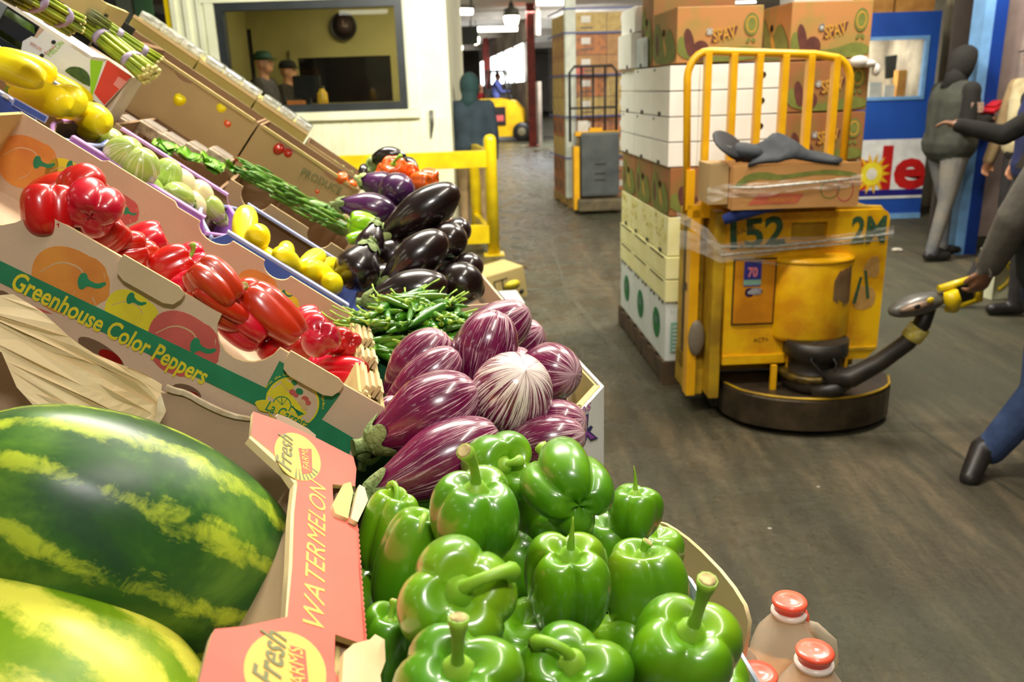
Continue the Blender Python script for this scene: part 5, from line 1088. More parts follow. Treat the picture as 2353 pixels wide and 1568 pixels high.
# ---------------------------------------------------------------- cartons on the floor by the guard rail
q = atz(1140, 690, .0); fbx = empty('floor_carton', yawm(q.x-.02, q.y-.05, .02, 28) @ Matrix.Rotation(math.radians(-8), 4, 'Y'), 'crushed tan carton lying tilted on the floor by the guard rail, yellow oval print', 'carton')
MB().box((-.26, -.16, 0), (.22, .16, .24)).obj('carton_body', KY, fbx, bevel=.006); m = MB(); m.add([(.22, -.16, .24), (.22, .16, .24), (.34, .16, .16), (.34, -.12, .14)], [(0, 1, 2, 3), (3, 2, 1, 0)]); m.obj('open_flap', KB, fbx)
MB().lathe([(.07, 0), (0, .001)], 20, xf=Matrix.Translation((.1, -.165, .12)) @ Matrix.Rotation(math.radians(90), 4, 'X') @ Matrix.Diagonal((1, .55, 1, 1))).obj('printed_oval', PYEL, fbx)
for x, w_ in ((-.05, .09), (.02, .05)): MB().box((x, -.163, .05), (x+.008, -.161, .18)).box((x, -.163, .18), (x+w_, -.161, .188)).obj('printed_line', PBLACK, fbx)
MB().lathe([(.02, 0), (0, .001)], 14, xf=Matrix.Translation((.17, -.165, .05)) @ Matrix.Rotation(math.radians(90), 4, 'X')).obj('vent_hole', PBLACK, fbx)
q = atz(1150, 735, .0); f2 = empty('flat_carton', yawm(q.x-.05, q.y, 0, 8), 'low pale carton with a thin red printed border on the floor behind the striped eggplants', 'carton')
MB().box((-.4, -.2, 0), (.2, .2, .16)).obj('carton_body', WHB, f2, bevel=.004)
m = MB(); m.box((.0, -.2025, .02), (.15, -.2015, .027)).box((.0, -.2025, .13), (.15, -.2015, .137)).box((.0, -.2025, .02), (.007, -.2015, .137)).box((.143, -.2025, .02), (.15, -.2015, .137)); m.obj('printed_border', PREDP, f2)
# ---------------------------------------------------------------- juice jugs
JUG, tj, bj = nt('milky_jug_plastic'); bj.inputs['Base Color'].default_value = lin((246, 232, 210)); bj.inputs['Roughness'].default_value = .28; bj.inputs['IOR'].default_value = 1.15; bj.inputs['Transmission Weight'].default_value = .72; bj.inputs['Subsurface Weight'].default_value = .2; bj.inputs['Subsurface Radius'].default_value = (.02, .015, .01)
JUICE = M('cloudy_juice', (226, 168, 106), .3, (206, 146, 84), 12, sss=.3); CAPR = M('coral_cap', (250, 104, 74), .35, (242, 80, 56), 20, coat=.3); NECK = M('white_neck_ring', (244, 226, 214), .3)
crate = MB(); jz = .63
def sqp(s, r, n=32): # rounded square ring
    o = []
    for i in range(n):
        a = 2*math.pi*i/n+math.pi/4; c, q_ = math.cos(a), math.sin(a); k = (abs(c)**5+abs(q_)**5)**(-.2); o.append((s*((1-r)+r*1.0)*(k*(1-r)+r)*c, s*(k*(1-r)+r)*q_))
    return o
def jug(px, py, capz, label, yaw, fill):
    c = atz(px, py, capz); z0 = capz-.262; o = empty('juice_jug', yawm(c.x, c.y, z0, yaw), label, 'jug', 'plastic juice jugs with coral caps')
    v = []; f = []; n = 32; prof = [(.046, .0, 0), (.050, .006, 0), (.050, .15, 0), (.049, .17, .1), (.042, .20, .5), (.030, .222, .9), (.0205, .236, 1), (.019, .245, 1)]
    for s, z, r in prof:
        for x, y in sqp(s, r*.9+.1): v.append((x, y, z))
    for i in range(len(prof)-1):
        for j in range(n): f.append((i*n+j, i*n+(j+1) % n, (i+1)*n+(j+1) % n, (i+1)*n+j))
    f.append(tuple(reversed(range(n)))); m = MB(); m.add(v, f, 0, True); m.obj('jug_body', JUG, o)
    v = []; f = []
    for s, z in ((.0475, .003), (.0475, fill)):
        for x, y in sqp(s, .1): v.append((x, y, z))
    for j in range(n): f.append((j, (j+1) % n, n+(j+1) % n, n+j))
    f += [tuple(reversed(range(n))), tuple(range(n, 2*n))]; m = MB(); m.add(v, f, 0, False); m.obj('juice', JUICE, o)
    MB().lathe([(.021, .238), (.024, .240), (.024, .245), (.020, .247)], 24).obj('neck_ring', NECK, o)
    MB().lathe([(.0195, .244), (.0195, .254), (.0225, .255), (.0235, .259), (.0215, .2625), (.015, .2615), (.008, .2635), (0, .264)], 28).obj('cap', CAPR, o); cpo = o.children[-1]
    MB().tube([(.02, 0, .248), (.024, 0, .24), (.026, .002, .225)], [.003, .003, .0025], 6).obj('cap_strip', CAPR, cpo)
    MB().tube([(.016, 0, .226), (.034, 0, .224), (.056, 0, .205), (.060, 0, .18), (.052, 0, .150), (.044, 0, .145)], [.008, .009, .0095, .0095, .009, .007], 10).obj('handle', JUG, o)
jug(1815, 1378, .905, 'tallest-standing juice jug behind the others, handle to the right', -20, .135)
jug(1668, 1430, .905, 'juice jug with its cap right against the white box flap', 150, .15)
jug(1873, 1493, .905, 'nearest juice jug at the bottom right, half full', 60, .11)
jug(1742, 1545, .905, 'juice jug mostly hidden behind the front green pepper, only its cap shows', 200, .15)
c = atz(1815, 1378, .905); mk = empty('milk_crate', frame(Vector((c.x-.10, c.y-.36, .38)), SA, SV, (0, 0, 1)), 'green plastic crate holding the juice jugs', 'crate'); GRC = M('green_crate_plastic', (84, 140, 50), .5)
for lo, hi in (((-.04, -.02, .0), (.30, .44, .255-.012)),): MB().box(lo, hi).obj('crate_base', GRC, mk)
MB().box((-.05, -.03, -.38), (.0, .02, 0)).box((.26, -.03, -.38), (.31, .02, 0)).box((-.05, .4, -.38), (.0, .45, 0)).box((.26, .4, -.38), (.31, .45, 0)).obj('crate_leg', GRC, mk)
# ================================================================== pallet of stacked boxes
pa = atz(1525, 885, 0); pb = atz(1425, 745, 0); bd = (pb-pa); bd.z = 0; bd.normalize(); bx_ = Vector((bd.y, -bd.x, 0))
PAL = frame(Vector((pa.x, pa.y, 0)), bx_, bd, (0, 0, 1))          # x to the right, y away, z up
def pallet(name, mw, lx, ly, label, mat):
    o = empty(name, mw, label, 'pallet')
    for i in range(7): y = i*(ly-.1)/6; MB().box((0, y, .115), (lx, y+.1, .135)).obj('deck_board', mat, o)
    for x in (0, lx/2-.04, lx-.08): MB().box((x, 0, .02), (x+.08, ly, .115)).obj('stringer', mat, o)
    for y in (0, ly/2-.05, ly-.1): MB().box((0, y, 0), (lx, y+.1, .02)).obj('bottom_board', mat, o)
    return o
PW = M('dirty_pallet_wood', (92, 72, 48), .85, (64, 50, 34), 9); PW2 = M('yellow_pallet_wood', (186, 150, 84), .8, (150, 116, 60), 9)
pallet('wooden_pallet', PAL @ Matrix.Translation((-.01, -.01, 0)), 1.04, 1.27, 'dark dirty wooden pallet under the tall stack of white boxes', PW)
def stackbox(x, y, z, sx, sy, sz, mats, label, name='stacked_box', group=None, holes=(), side_holes=(), notch=False, fr=PAL, lid=0., bev=.004, cat='box'):
    o = empty(name, fr @ Matrix.Translation((x, y, z)), label, cat, group)
    MB().box((.002, .002, .001), (sx-.002, sy-.002, sz-.002)).obj('box_body', mats, o, bevel=bev)
    if lid: MB().box((-.001, -.003, sz-lid), (sx+.001, .0, sz-.004)).box((-.003, 0, sz-lid), (.0, sy, sz-.004)).obj('lid_rim', mats, o)
    for hx, hz, r in holes: MB().lathe([(r, 0), (0, .0)], 14, xf=Matrix.Translation((hx, -.0015, hz)) @ Matrix.Rotation(math.radians(90), 4, 'X')).obj('hand_hole', PBLACK, o)
    for hy, hz, w_, h_ in side_holes: MB().box((-.0025, hy-w_/2, hz), (.0, hy+w_/2, hz+h_)).obj('vent_notch', PBLACK, o)
    return o
WBX = M('bright_white_carton', (252, 250, 244), .6, (246, 243, 234), 5); CRM = M('cream_slat_carton', (244, 240, 184), .6, (236, 230, 160), 9); WGR = M('white_green_carton', (226, 232, 228), .55, (212, 220, 216), 6)
MINT = M('print_mint', (140, 190, 170), .6); EMER = M('print_emerald', (54, 150, 84), .6, (84, 176, 108), 40)
SPD = M('brown_printed_carton', (158, 102, 58), .65, (138, 110, 56), 7, lo=.4, hi=.6); SPL = M('light_brown_printed_carton', (196, 136, 78), .65, (170, 140, 74), 7, lo=.42, hi=.6)
SPG = M('print_moss', (126, 132, 56), .7, (108, 116, 50), 20); SPM = M('print_maroon', (106, 56, 44), .7, (88, 46, 38), 20); SPY = M('print_ochre', (212, 158, 60), .6)
tiers = ['nearest the truck', 'in the middle', 'at the far end']
for k in range(3):
    for c in range(2):
        o = stackbox(c*.52+.0, k*.415, .135, .50, .41, .33, WGR, 'white box with round green print at the pallet bottom, %s %s' % (('left column', 'right column')[c], tiers[k]), 'green_print_box', 'white and green boxes on the pallet', side_holes=[(y, z, .02, .016) for y in (.07, .14, .27, .34) for z in (.31,)] if c == 0 else [])
        if c == 0:
            MB().lathe([(.085, 0), (0, 0)], 24, xf=Matrix.Translation((-.001, .2, .17)) @ Matrix.Rotation(math.radians(-90), 4, 'Y')).obj('printed_disc', EMER, o)
            MB().lathe([(.05, 0), (0, 0)], 20, xf=Matrix.Translation((-.002, .2, .185)) @ Matrix.Rotation(math.radians(-90), 4, 'Y') @ Matrix.Diagonal((.5, 1, 1, 1))).obj('printed_leaf', MINT, o)
            if k == 0:
                m = MB(); m.box((.03, -.003, .05), (.11, -.001, .22)); m.obj('printed_panel', MINT, o); m = MB()
                for i in range(7): m.box((.04, -.0045, .06+i*.022), (.10, -.0035, .066+i*.022))
                m.obj('printed_line', WGR, o); W = o.matrix_basis
                text('printed_lettering', '11 lbs', W @ Vector((.03, -.002, .27)), W @ Vector((.09, -.002, .27)), -bd, .03, MINT, o)
            for hx, hz in ((.14, .03), (.14, .30), (.17, .18)): MB().lathe([(.018, 0), (0, 0)], 14, xf=Matrix.Translation((hx, -.002, hz)) @ Matrix.Rotation(math.radians(90), 4, 'X')).obj('vent_hole', PBLACK, o)
for j, z in enumerate((.468, .592)):
    for k in range(3):
        for c in range(2):
            o = stackbox(c*.515-.008, k*.415-.01, z, .51, .41, .12, CRM, 'cream shallow box, %s layer over the green-printed ones, %s column %s' % (('lower', 'upper')[j], ('left', 'right')[c], tiers[k]), 'cream_box', 'cream shallow boxes on the pallet', side_holes=[(.2, .108, .3, .006)] if c == 0 else [])
for k in range(4):
    for c in range(2):
        o = stackbox(c*.515+.0, k*.31, .715, .505, .305, .205, CRM, 'taller cream box with speckled print, %s column, %s from the truck' % (('left', 'right')[c], ['first', 'second', 'third', 'fourth'][k]), 'cream_box', 'tall cream boxes on the pallet', side_holes=[(.15, .0, .05, .02)] if c == 0 else [])
        if c == 0:
            m = MB(); rr = random.Random(k)
            for i in range(16): y, z = rr.uniform(.03, .27), rr.uniform(.02, .18); m.box((-.0035, y, z), (-.002, y+rr.uniform(.006, .02), z+rr.uniform(.006, .02)))
            m.obj('printed_specks', M('print_pale_yellow', (232, 214, 96), .6), o); tag(o.children[-1], kind='stuff')
def brownbox(x, y, z, sx, sy, sz, mat, label, wave=0, full=True):
    o = stackbox(x, y, z, sx, sy, sz, mat, label, 'brown_printed_box', 'brown cartons with maroon vegetable print on the pallet', bev=.006)
    W = o.matrix_basis; f = W @ frame((0, 0, 0), (1, 0, 0), (0, 0, 1), (0, -1, 0)); s = W @ frame((0, 0, 0), (0, -1, 0), (0, 0, 1), (-1, 0, 0))
    board('printed_field', f, [smooth_pts([(.005, .005), (sx-.005, .005), (sx-.005, sz*.22), (sx*.8, sz*.30), (sx*.6, sz*.2), (sx*.35, sz*.14), (sx*.12, sz*.45), (.005, sz*.5)], 2)], .0004, SPG, o, off=.0012)
    if full:
        board('printed_plum', f, [ellp(sx*.15, sz*.36, sx*.055, sz*.26, 20, .2)], .0004, SPM, o, off=.0018)
        board('printed_plum', f, [ellp(sx*.28, sz*.22, sx*.10, sz*.18, 20, 0)], .0004, SPM, o, off=.0022)
        board('printed_medallion', f, [ellp(sx*.86, sz*.66, sx*.085, sz*.2, 24)], .0004, SPG, o, off=.0018)
        board('printed_ring', f, [ellp(sx*.86, sz*.66, sx*.062, sz*.15, 24), ellp(sx*.86, sz*.66, sx*.05, sz*.12, 24)], .0004, SPY, o, off=.0022)
        for dx in (-.03, .03): board('printed_leaf', f, [ellp(sx*(.86+dx), sz*.38, sx*.02, sz*.05, 14, dx*20)], .0004, SPG, o, off=.0018)
        board('printed_plate', f, [[(sx*.40, sz*.36), (sx*.68, sz*.50), (sx*.70, sz*.64), (sx*.42, sz*.5)]], .0004, SPM, o, off=.0026)
        text('printed_lettering', 'SPAV', W @ Vector((sx*.43, 0, sz*.36)), W @ Vector((sx*.69, 0, sz*.44)), -bd, .085, SPY, o, bold=.02, lift=.0034)
        MB().lathe([(.017, 0), (0, 0)], 16, xf=Matrix.Translation((sx*.38, -.003, sz*.55)) @ Matrix.Rotation(math.radians(90), 4, 'X')).obj('vent_hole', WBX, o)
    # side print
    board('printed_field', s, [smooth_pts([(-sy+.01, .005), (-.01, .005), (-.01, sz*.3), (-sy*.3, sz*.75), (-sy*.5, sz*.35), (-sy*.75, sz*.9), (-sy+.01, sz*.6)], 2)], .0004, SPG, o, off=.0012)
    board('printed_leaf', s, [ellp(-sy*.45, sz*.32, .02, .05, 16, .6)], .0004, SPY, o, off=.0018); board('printed_plum', s, [ellp(-sy*.78, sz*.4, .03, .06, 16, .2)], .0004, SPM, o, off=.0018)
    MB().lathe([(.018, 0), (0, 0)], 16, xf=Matrix.Translation((-.003, sy*.5, sz*.6)) @ Matrix.Rotation(math.radians(-90), 4, 'Y')).obj('hand_hole', PBLACK, o)
    return o
for k in range(3):
    for c in range(2): brownbox(c*.505+.005, k*.415, .922, .50, .41, .25, SPD, 'brown printed box in the band under the white ones, %s column %s' % (('left', 'right')[c], tiers[k]), full=(k == 0))
wl = ['bottom', 'second', 'third', 'top']
for j in range(4):
    for k in range(3):
        o = stackbox(-.008, k*.415, 1.174+j*.1235, .58, .41, .1215, WBX, 'long white box, %s row of four behind the yellow rack, %s' % (wl[j], tiers[k]), 'white_box', 'long white boxes on the pallet', holes=[(.19, .065, .014), (.47, .065, .014)] if k == 0 else [], side_holes=[(.2, .0, .05, .02)] if j % 2 == 0 else [(.32, .1, .012, .012)])
        if k == 0:
            for x in (.155, .30, .445): MB().box((x-.003, -.003, .002), (x+.003, .0, .118)).obj('fold_ridge', WBX, o)
for j in range(2):
    for k in range(2): brownbox(.585, k*.42, 1.174+j*.248, .42, .41, .246, SPD, 'brown printed box right of the white ones behind the rack, %s one %s' % (('lower', 'upper')[j], ('in front', 'behind')[k]), full=(k == 0))
brownbox(.02, .0, 1.672, .43, .50, .262, SPL, 'topmost left brown printed carton above the white boxes'); brownbox(.585, .0, 1.672, .41, .50, .272, SPL, 'topmost right brown printed carton, the palest of them')
brownbox(.03, .55, 1.672, .46, .28, .40, SPD, 'tall brown carton behind the topmost left one, cut by the top edge', full=False)
for i, (y, sy, z, sz, lab) in enumerate([(.84, .40, 1.672, .20, 'white box stacked at the far left corner above the others'), (.84, .40, 1.874, .14, 'uppermost ragged white box at the far left corner')]): stackbox(-.03+.02*i, y, z, .4, sy, sz, WBX, lab, 'white_box', 'white boxes at the far top of the pallet', side_holes=[(.1, .0, .03, .02)])
stackbox(-.005, .62, 1.672, .03, .2, .16, M('greyish_white_carton', (206, 214, 214), .6), 'small white box with a grey end at the upper left of the stack', 'white_box', side_holes=[(.06, .0, .03, .02)])
pb_ = MB(); pb_.ell((0, 0, 0), (.05, .03, .03)).ell((.05, 0, -.01), (.035, .03, .02)).ell((.09, 0, -.04), (.02, .02, .03)); o = pb_.obj('plastic_bag_scrap', M('white_plastic_scrap', (236, 232, 226), .4), None, PAL @ Matrix.Translation((.93, -.03, 1.655))); tag(o, 'crumpled white plastic scrap hanging at the right edge between two brown cartons', 'plastic bag')
# ================================================================== yellow pallet truck
YT = M('worn_truck_yellow', (250, 196, 6), .42, (222, 152, 10), 7, lo=.42, hi=.66, coat=.25, bmp=.1, bscale=40); YTD = M('grimy_truck_yellow', (196, 158, 24), .55, (150, 116, 26), 7, bmp=.15, bscale=60); YR = M('rack_yellow', (246, 186, 10), .4, (230, 166, 8), 9, coat=.3)
STL = M('scuffed_bumper_steel', (92, 78, 60), .38, (62, 54, 42), 9, metal=.55, bmp=.2, bscale=50); BLKM = M('greasy_black_metal', (26, 24, 22), .45, (44, 38, 30), 14); GRG = M('faded_green_paint', (38, 84, 62), .6, (64, 96, 56), 40)
TR = frame(Vector((1.36, 3.50, 0)), Vector((1, .03, 0)), Vector((-.03, 1, 0)), (0, 0, 1))   # x right, y backwards
tk = empty('pallet_truck', TR, 'worn yellow electric pallet truck with a barred load rack, wrapped in clear film', 'pallet truck')
# curved bumper skirt
def arc_pts(w_, bow, n=18, y0=.26): return [(-w_+.07+2*w_*i/n, y0-bow*(1-((i/n-.5)*2)**2)**.6) for i in range(n+1)]
A = arc_pts(.405, .27); v = []; f = []
for z in (.035, .175, .19): v += [(x*(1 if z < .18 else .985), y+(0 if z < .18 else .01), z) for x, y in A]
n = len(A)
for r in range(2):
    for i in range(n-1): f.append((r*n+i, r*n+i+1, (r+1)*n+i+1, (r+1)*n+i))
b0 = len(v); v += [(x, .42, z) for z in (.035, .19) for x in (-.335, .475)]
f.append(tuple(2*n+i for i in range(n))+(b0+3, b0+2)); f.append((0, n, 2*n, b0+2, b0)); f.append((n-1, b0+1, b0+3, 3*n-1, 2*n-1)); f.append(tuple(reversed(range(n)))+(b0, b0+1))
MB().add(v, f, 0).obj('bumper_skirt', STL, tk)
MB().tube([(x*.99, y+.004, .191) for x, y in A], .006, 6).obj('bumper_edge', YTD, tk)
MB().box((-.36, .36, .03), (.33, .74, .13)).obj('drive_base', BLKM, tk)
# hood
y0 = .215
def rounded_front(x0, x1, z0, z1, r, cut=.0):
    p = [(x0, z0)]
    p += [(x1-cut, z0), (x1, z0+cut)] if cut else [(x1, z0)]
    p += [(x1-r+r*math.cos(a), z1-r+r*math.sin(a)) for a in [math.pi/2*i/6 for i in range(7)]]
    p += [(x0+r-r*math.sin(a), z1-r+r*math.cos(a)) for a in [math.pi/2*i/6 for i in range(7)]]
    return p
hf = TR @ frame((0, y0, 0), (1, 0, 0), (0, 0, 1), (0, -1, 0))
op = [(-.075, .885), (.09, .885), (.09, .962), (-.075, .962)]
board('hood_front', hf, [rounded_front(-.365, .375, .30, 1.01, .045, .05), op], .03, [YT, YT], tk)
MB().box((-.08, y0+.028, .88), (.095, y0+.04, .97)).obj('hood_recess', YTD, tk)
MB().box((-.355, y0+.03, .33), (.365, y0+.20, .985)).obj('hood_body', YT, tk, bevel=.01)
MB().tube([(-.365, y0+.035, .34), (-.368, y0+.035, .965), (-.34, y0+.035, 1.008), (-.2, y0+.035, 1.018), (.2, y0+.035, 1.02), (.34, y0+.035, 1.012), (.378, y0+.035, .97), (.378, y0+.035, .36)], .012, 8).obj('hood_edge_tube', YTD, tk)
MB().box((-.365, y0-.012, .30), (-.07, y0, .345)).obj('hood_lower_lip', YT, tk, bevel=.004); MB().box((.12, y0-.008, .345), (.37, y0, .36)).obj('hood_lower_lip', YTD, tk)
m = MB(); m.box((-.325, y0-.012, .50), (-.14, y0-.003, .80)); m.obj('access_cover', M('cover_orange_yellow', (226, 150, 12), .45, (196, 124, 14), 8, bmp=.15), tk, bevel=.004)
rectframe(-.332, .493, -.133, .807, .006, y0-.006, y0-.001).obj('cover_gap', BLKM, tk)
# motor drum
dm = MB(); X = Matrix.Translation((.045, y0+.03, 0)); dm.lathe([(.175, .42), (.185, .44), (.185, .785), (.178, .80), (.13, .815), (.0, .818)], 36, xf=X @ Matrix.Diagonal((1, .72, 1, 1))); dm.obj('motor_cover', YT, tk)
m = MB(); m.lathe([(.19, .786), (.19, .80), (.16, .812)], 36, xf=X @ Matrix.Diagonal((1, .72, 1, 1))); m.obj('motor_lid_rim', YR, tk)
rg = M('rust_tape_patch', (176, 146, 104), .7, (150, 116, 80), 20)
def drum_patch(pts, mat, nm, r=.187):
    m = MB(); v = []; 
    for a, z in pts: v.append((.045+r*math.sin(a), y0+.03-r*.72*math.cos(a)-.001, z))
    m.add(v, [tuple(range(len(v))), tuple(reversed(range(len(v))))]); return m.obj(nm, mat, tk)
for i in range(4): a = .30+i*.17; drum_patch([(a, .62+.02*(i % 2)-.02*i), (a+.17, .60), (a+.17, .76), (a, .74+.01*i-.03*(i == 0))], rg, 'tape_patch')
# below the drum
MB().lathe([(.13, .19), (.15, .22), (.15, .26), (.12, .28), (.12, .34), (.145, .36), (.145, .43)], 28, xf=Matrix.Translation((.06, .17, 0))).obj('drive_turret', BLKM, tk)
MB().lathe([(.135, .245), (.15, .25), (.15, .275), (.135, .28)], 28, xf=Matrix.Translation((.05, .17, 0))).obj('turret_ring', M('grease_gold_metal', (110, 88, 30), .4, (60, 50, 26), 30, metal=.5), tk)
MB().box((-.06, .19, .2), (-.045, .21, .36)).obj('support_rod', YR, tk); MB().box((-.15, .14, .19), (-.125, .16, .31)).obj('support_rod', YR, tk); MB().box((.2, .16, .22), (.215, .18, .36)).obj('support_rod', YR, tk)
MB().tube([(.0, .03, .21), (.10, .0, .235), (.16, .03, .25)], [.03, .035, .03], 10).obj('drive_link', BLKM, tk)
m = MB(); m.tube([(.02, .08, .44), (-.01, .04, .36), (.05, .0, .29), (.09, .01, .25)], .006, 6).tube([(.06, .06, .42), (.1, .02, .35), (.08, .0, .28)], .005, 6); m.obj('power_cable', BLKM, tk)
# left side: posts and panels
MB().box((-.50, .34, .10), (-.455, .42, 1.02)).obj('frame_post', YR, tk, bevel=.004)
MB().box((-.415, .24, .12), (-.366, .60, 1.02)).obj('side_panel', YTD, tk, bevel=.006); MB().box((-.50, .36, .92), (-.44, .42, 1.02)).obj('cross_brace', YR, tk)
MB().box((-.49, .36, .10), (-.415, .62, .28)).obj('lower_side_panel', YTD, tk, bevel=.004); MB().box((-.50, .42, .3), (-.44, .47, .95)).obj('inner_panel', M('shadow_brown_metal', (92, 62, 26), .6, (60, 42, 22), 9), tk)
MB().box((-.5, .38, .62), (-.44, .42, .66)).obj('latch', BLKM, tk); MB().box((-.49, .42, .2), (.36, .60, 1.0)).obj('battery_box', YTD, tk)
o = MB().ell((-.46, .33, .40), (.04, .02, .09)).obj('hanging_rag', M('grey_plastic_rag', (126, 116, 100), .5), tk)
# load rack
R0 = .34
rk = [(-.52, R0+.02, 1.0)]; rk += [(-.535, R0+.02, 1.60)]
rk += [(-.535+.09*(1-math.cos(a)), R0+.02, 1.60+.11*math.sin(a)) for a in [math.pi/2*i/6 for i in range(1, 7)]]
rk += [(.03, R0+.02, 1.685)]
rk += [(.11+.09*math.sin(a), R0+.02, 1.56+.11*math.cos(a)) for a in [math.pi/2*i/6 for i in range(0, 7)]]
rk += [(.2, R0+.02, 1.0)]
MB().tube(rk, .0175, 12).obj('rack_frame', YR, tk)
for i in range(6):
    x = -.445+i*.115; z1 = 1.705-.03*(i/5); MB().box((x-.015, R0+.0, 1.0), (x+.015, R0+.045, z1)).obj('rack_bar', YR, tk, bevel=.004)
MB().box((-.52, R0, .98), (.22, R0+.05, 1.04)).obj('rack_rail', YR, tk); MB().box((-.53, R0+.0, 1.02), (-.49, R0+.05, 1.2)).obj('rack_post', YR, tk)
# tiller
til = MB(); til.tube([(.07, .06, .27), (.17, .0, .29), (.27, -.04, .37), (.36, -.08, .47), (.405, -.10, .56), (.42, -.11, .64)], [.06, .058, .05, .048, .046, .040], 12, sq=.8); til.obj('tiller_arm', BLKM, tk)
MB().tube([(.372, -.085, .49), (.40, -.098, .545)], [.054, .054], 12, sq=.85).obj('paint_band', M('chipped_yellow_white', (214, 206, 130), .6, (200, 176, 50), 50), tk)
HX = TR @ Matrix.Translation((.42, -.12, .665)) @ Matrix.Rotation(math.radians(-14), 4, 'Y') @ Matrix.Rotation(math.radians(8), 4, 'X')
def hobj(mb, n, mt, bev=0): return mb.obj(n, mt, tk, TR.inverted() @ HX, bev)
GRYH = M('grey_handle_plastic', (92, 90, 84), .4, (72, 72, 68), 12, coat=.3)
hobj(MB().ell((-.06, 0, 0), (.125, .055, .045), 0, 22, 14), 'handle_head', GRYH); hobj(MB().ell((-.085, -.045, .018), (.075, .02, .018), 0, 18, 10), 'control_pad', M('brown_worn_pad', (138, 110, 88), .35, (110, 90, 74), 30))
hobj(MB().ell((-.03, -.056, .035), (.016, .008, .013)), 'yellow_button', YEL); hobj(MB().ell((-.09, -.062, .025), (.014, .006, .011)), 'black_button', BLKM)
hg = MB()
for a, b, r in (((.03, -.01, .05), (.20, -.01, .055), .016), ((.05, -.02, -.05), (.19, -.02, -.045), .013), ((.19, -.02, -.05), (.21, -.01, .055), .018)): hg.tube([a, b], r, 10)
hobj(hg, 'grip_loop', YEL); hobj(MB().tube([(.065, -.04, .04), (.068, -.045, .0), (.075, -.035, -.05)], [.028, .034, .024], 14), 'butterfly_switch', YEL)
hobj(MB().box((.10, -.025, -.045), (.17, .02, .045)), 'guard_plate', BLKM, .006); hobj(MB().tube([(.20, -.01, .04), (.285, .02, .055)], [.015, .012], 10), 'grip_bar', BLKM); hobj(MB().ell((.20, .01, .0), (.014, .02, .04)), 'red_reverse_button', YEL)
# numbers and stickers on the hood
hp = lambda x, z: TR @ Vector((x, y0, z)); ny = Vector((TR[0][1], TR[1][1], 0))*-1
text('painted_number', '152', hp(-.35, .855), hp(-.10, .87), ny, .18, GRG, tk, bold=.03, lift=.002); text('painted_number', '2M', hp(.20, .86), hp(.36, .86), ny, .17, GRG, tk, bold=.03, lift=.002)
text('painted_lettering', 'ACT+', hp(-.22, .405), hp(-.15, .405), ny, .03, BLKM, tk, lift=.002); text('painted_lettering', 'BRO', hp(-.33, .915), hp(-.24, .94), ny, .03, M('brown_marker', (120, 70, 30), .6), tk, lift=.004)
MB().box((-.285, y0-.0145, .68), (-.205, y0-.0125, .795)).obj('blue_sticker', M('sticker_blue', (62, 62, 160), .4), tk); text('sticker_number', '70', hp(-.268, .725), hp(-.222, .725), ny, .06, M('sticker_pink', (244, 140, 150), .5), tk, bold=.04, lift=.0155)
MB().box((-.285, y0-.0147, .685), (-.205, y0-.0146, .71)).obj('sticker_strip', MINT, tk)
m = MB(); m.lathe([(.022, 0), (0, 0)], 18, xf=Matrix.Translation((-.255, y0-.0135, .650)) @ Matrix.Rotation(math.radians(90), 4, 'X')); m.obj('round_sticker', M('sticker_violet', (110, 60, 140), .5), tk)
m = MB(); m.lathe([(.03, 0), (0, 0)], 18, xf=Matrix.Translation((-.225, y0-.0145, .655)) @ Matrix.Rotation(math.radians(90), 4, 'X') @ Matrix.Diagonal((1, .6, 1, 1))); m.obj('oval_sticker', M('sticker_white', (232, 228, 236), .5), tk)
m = MB(); pts = [(.013*(1 if i % 2 == 0 else .45)*math.sin(i*math.pi/5), .013*(1 if i % 2 == 0 else .45)*math.cos(i*math.pi/5)) for i in range(10)]; m.add([(-.256+x, y0-.0142, .650+z) for x, z in pts], [tuple(range(10)), tuple(reversed(range(10)))]); m.obj('star_print', PWHITE, tk)
tp = M('peeling_tape', (200, 156, 84), .7, (182, 136, 70), 30)
for pts in ([(.265, .73), (.30, .79), (.345, .80), (.35, .69), (.30, .70)], [(.235, .56), (.245, .65), (.30, .66), (.345, .63), (.34, .555), (.28, .54)]): board('tape_patch', hf, [smooth_pts(pts, 1)], .001, tp, tk, off=.001)
for p in ([(.235, .575), (.252, .575), (.272, .70), (.260, .70)], [(.278, .73), (.290, .73), (.315, .60), (.300, .595)]): board('painted_stroke', hf, [p], .001, GRG, tk, off=.0025)
for p in ([(.10, .63), (.17, .62), (.16, .60)], ): pass
# clear stretch film around the truck
FILM2, tf, bf = nt('clear_stretch_film'); bf.inputs['Base Color'].default_value = (.95, .93, .88, 1); bf.inputs['Roughness'].default_value = .12; bf.inputs['Alpha'].default_value = .22; bf.inputs['Coat Weight'].default_value = 1; bf.inputs['Specular IOR Level'].default_value = .9
nf = noise(tf, 30, 4, .6); bump(tf, bf, nf.outputs[0], .9, .01)
def film(ptsA, ptsB, name='stretch_film', n=60, par=tk, amp=.006, seed=0):
    rr = random.Random(seed); v = []; f = []; K = 7
    def at(P, t):
        q = t*(len(P)-1); i = min(int(q), len(P)-2); u = q-i; return Vector(P[i])*(1-u)+Vector(P[i+1])*u
    for i in range(n+1):
        t = i/n; a, b = at(ptsA, t), at(ptsB, t)
        for k in range(K+1): p = a+(b-a)*(k/K); p.y -= amp*abs(math.sin(k*2.3+3*math.sin(t*9+seed)))+.003; p.z += amp*math.sin(t*14+k*1.7); v.append(p)
    for i in range(n):
        for k in range(K): f.append((i*(K+1)+k, (i+1)*(K+1)+k, (i+1)*(K+1)+k+1, i*(K+1)+k+1))
    m = MB(); m.add(v, f, 0, True); return m.obj(name, FILM2, par)
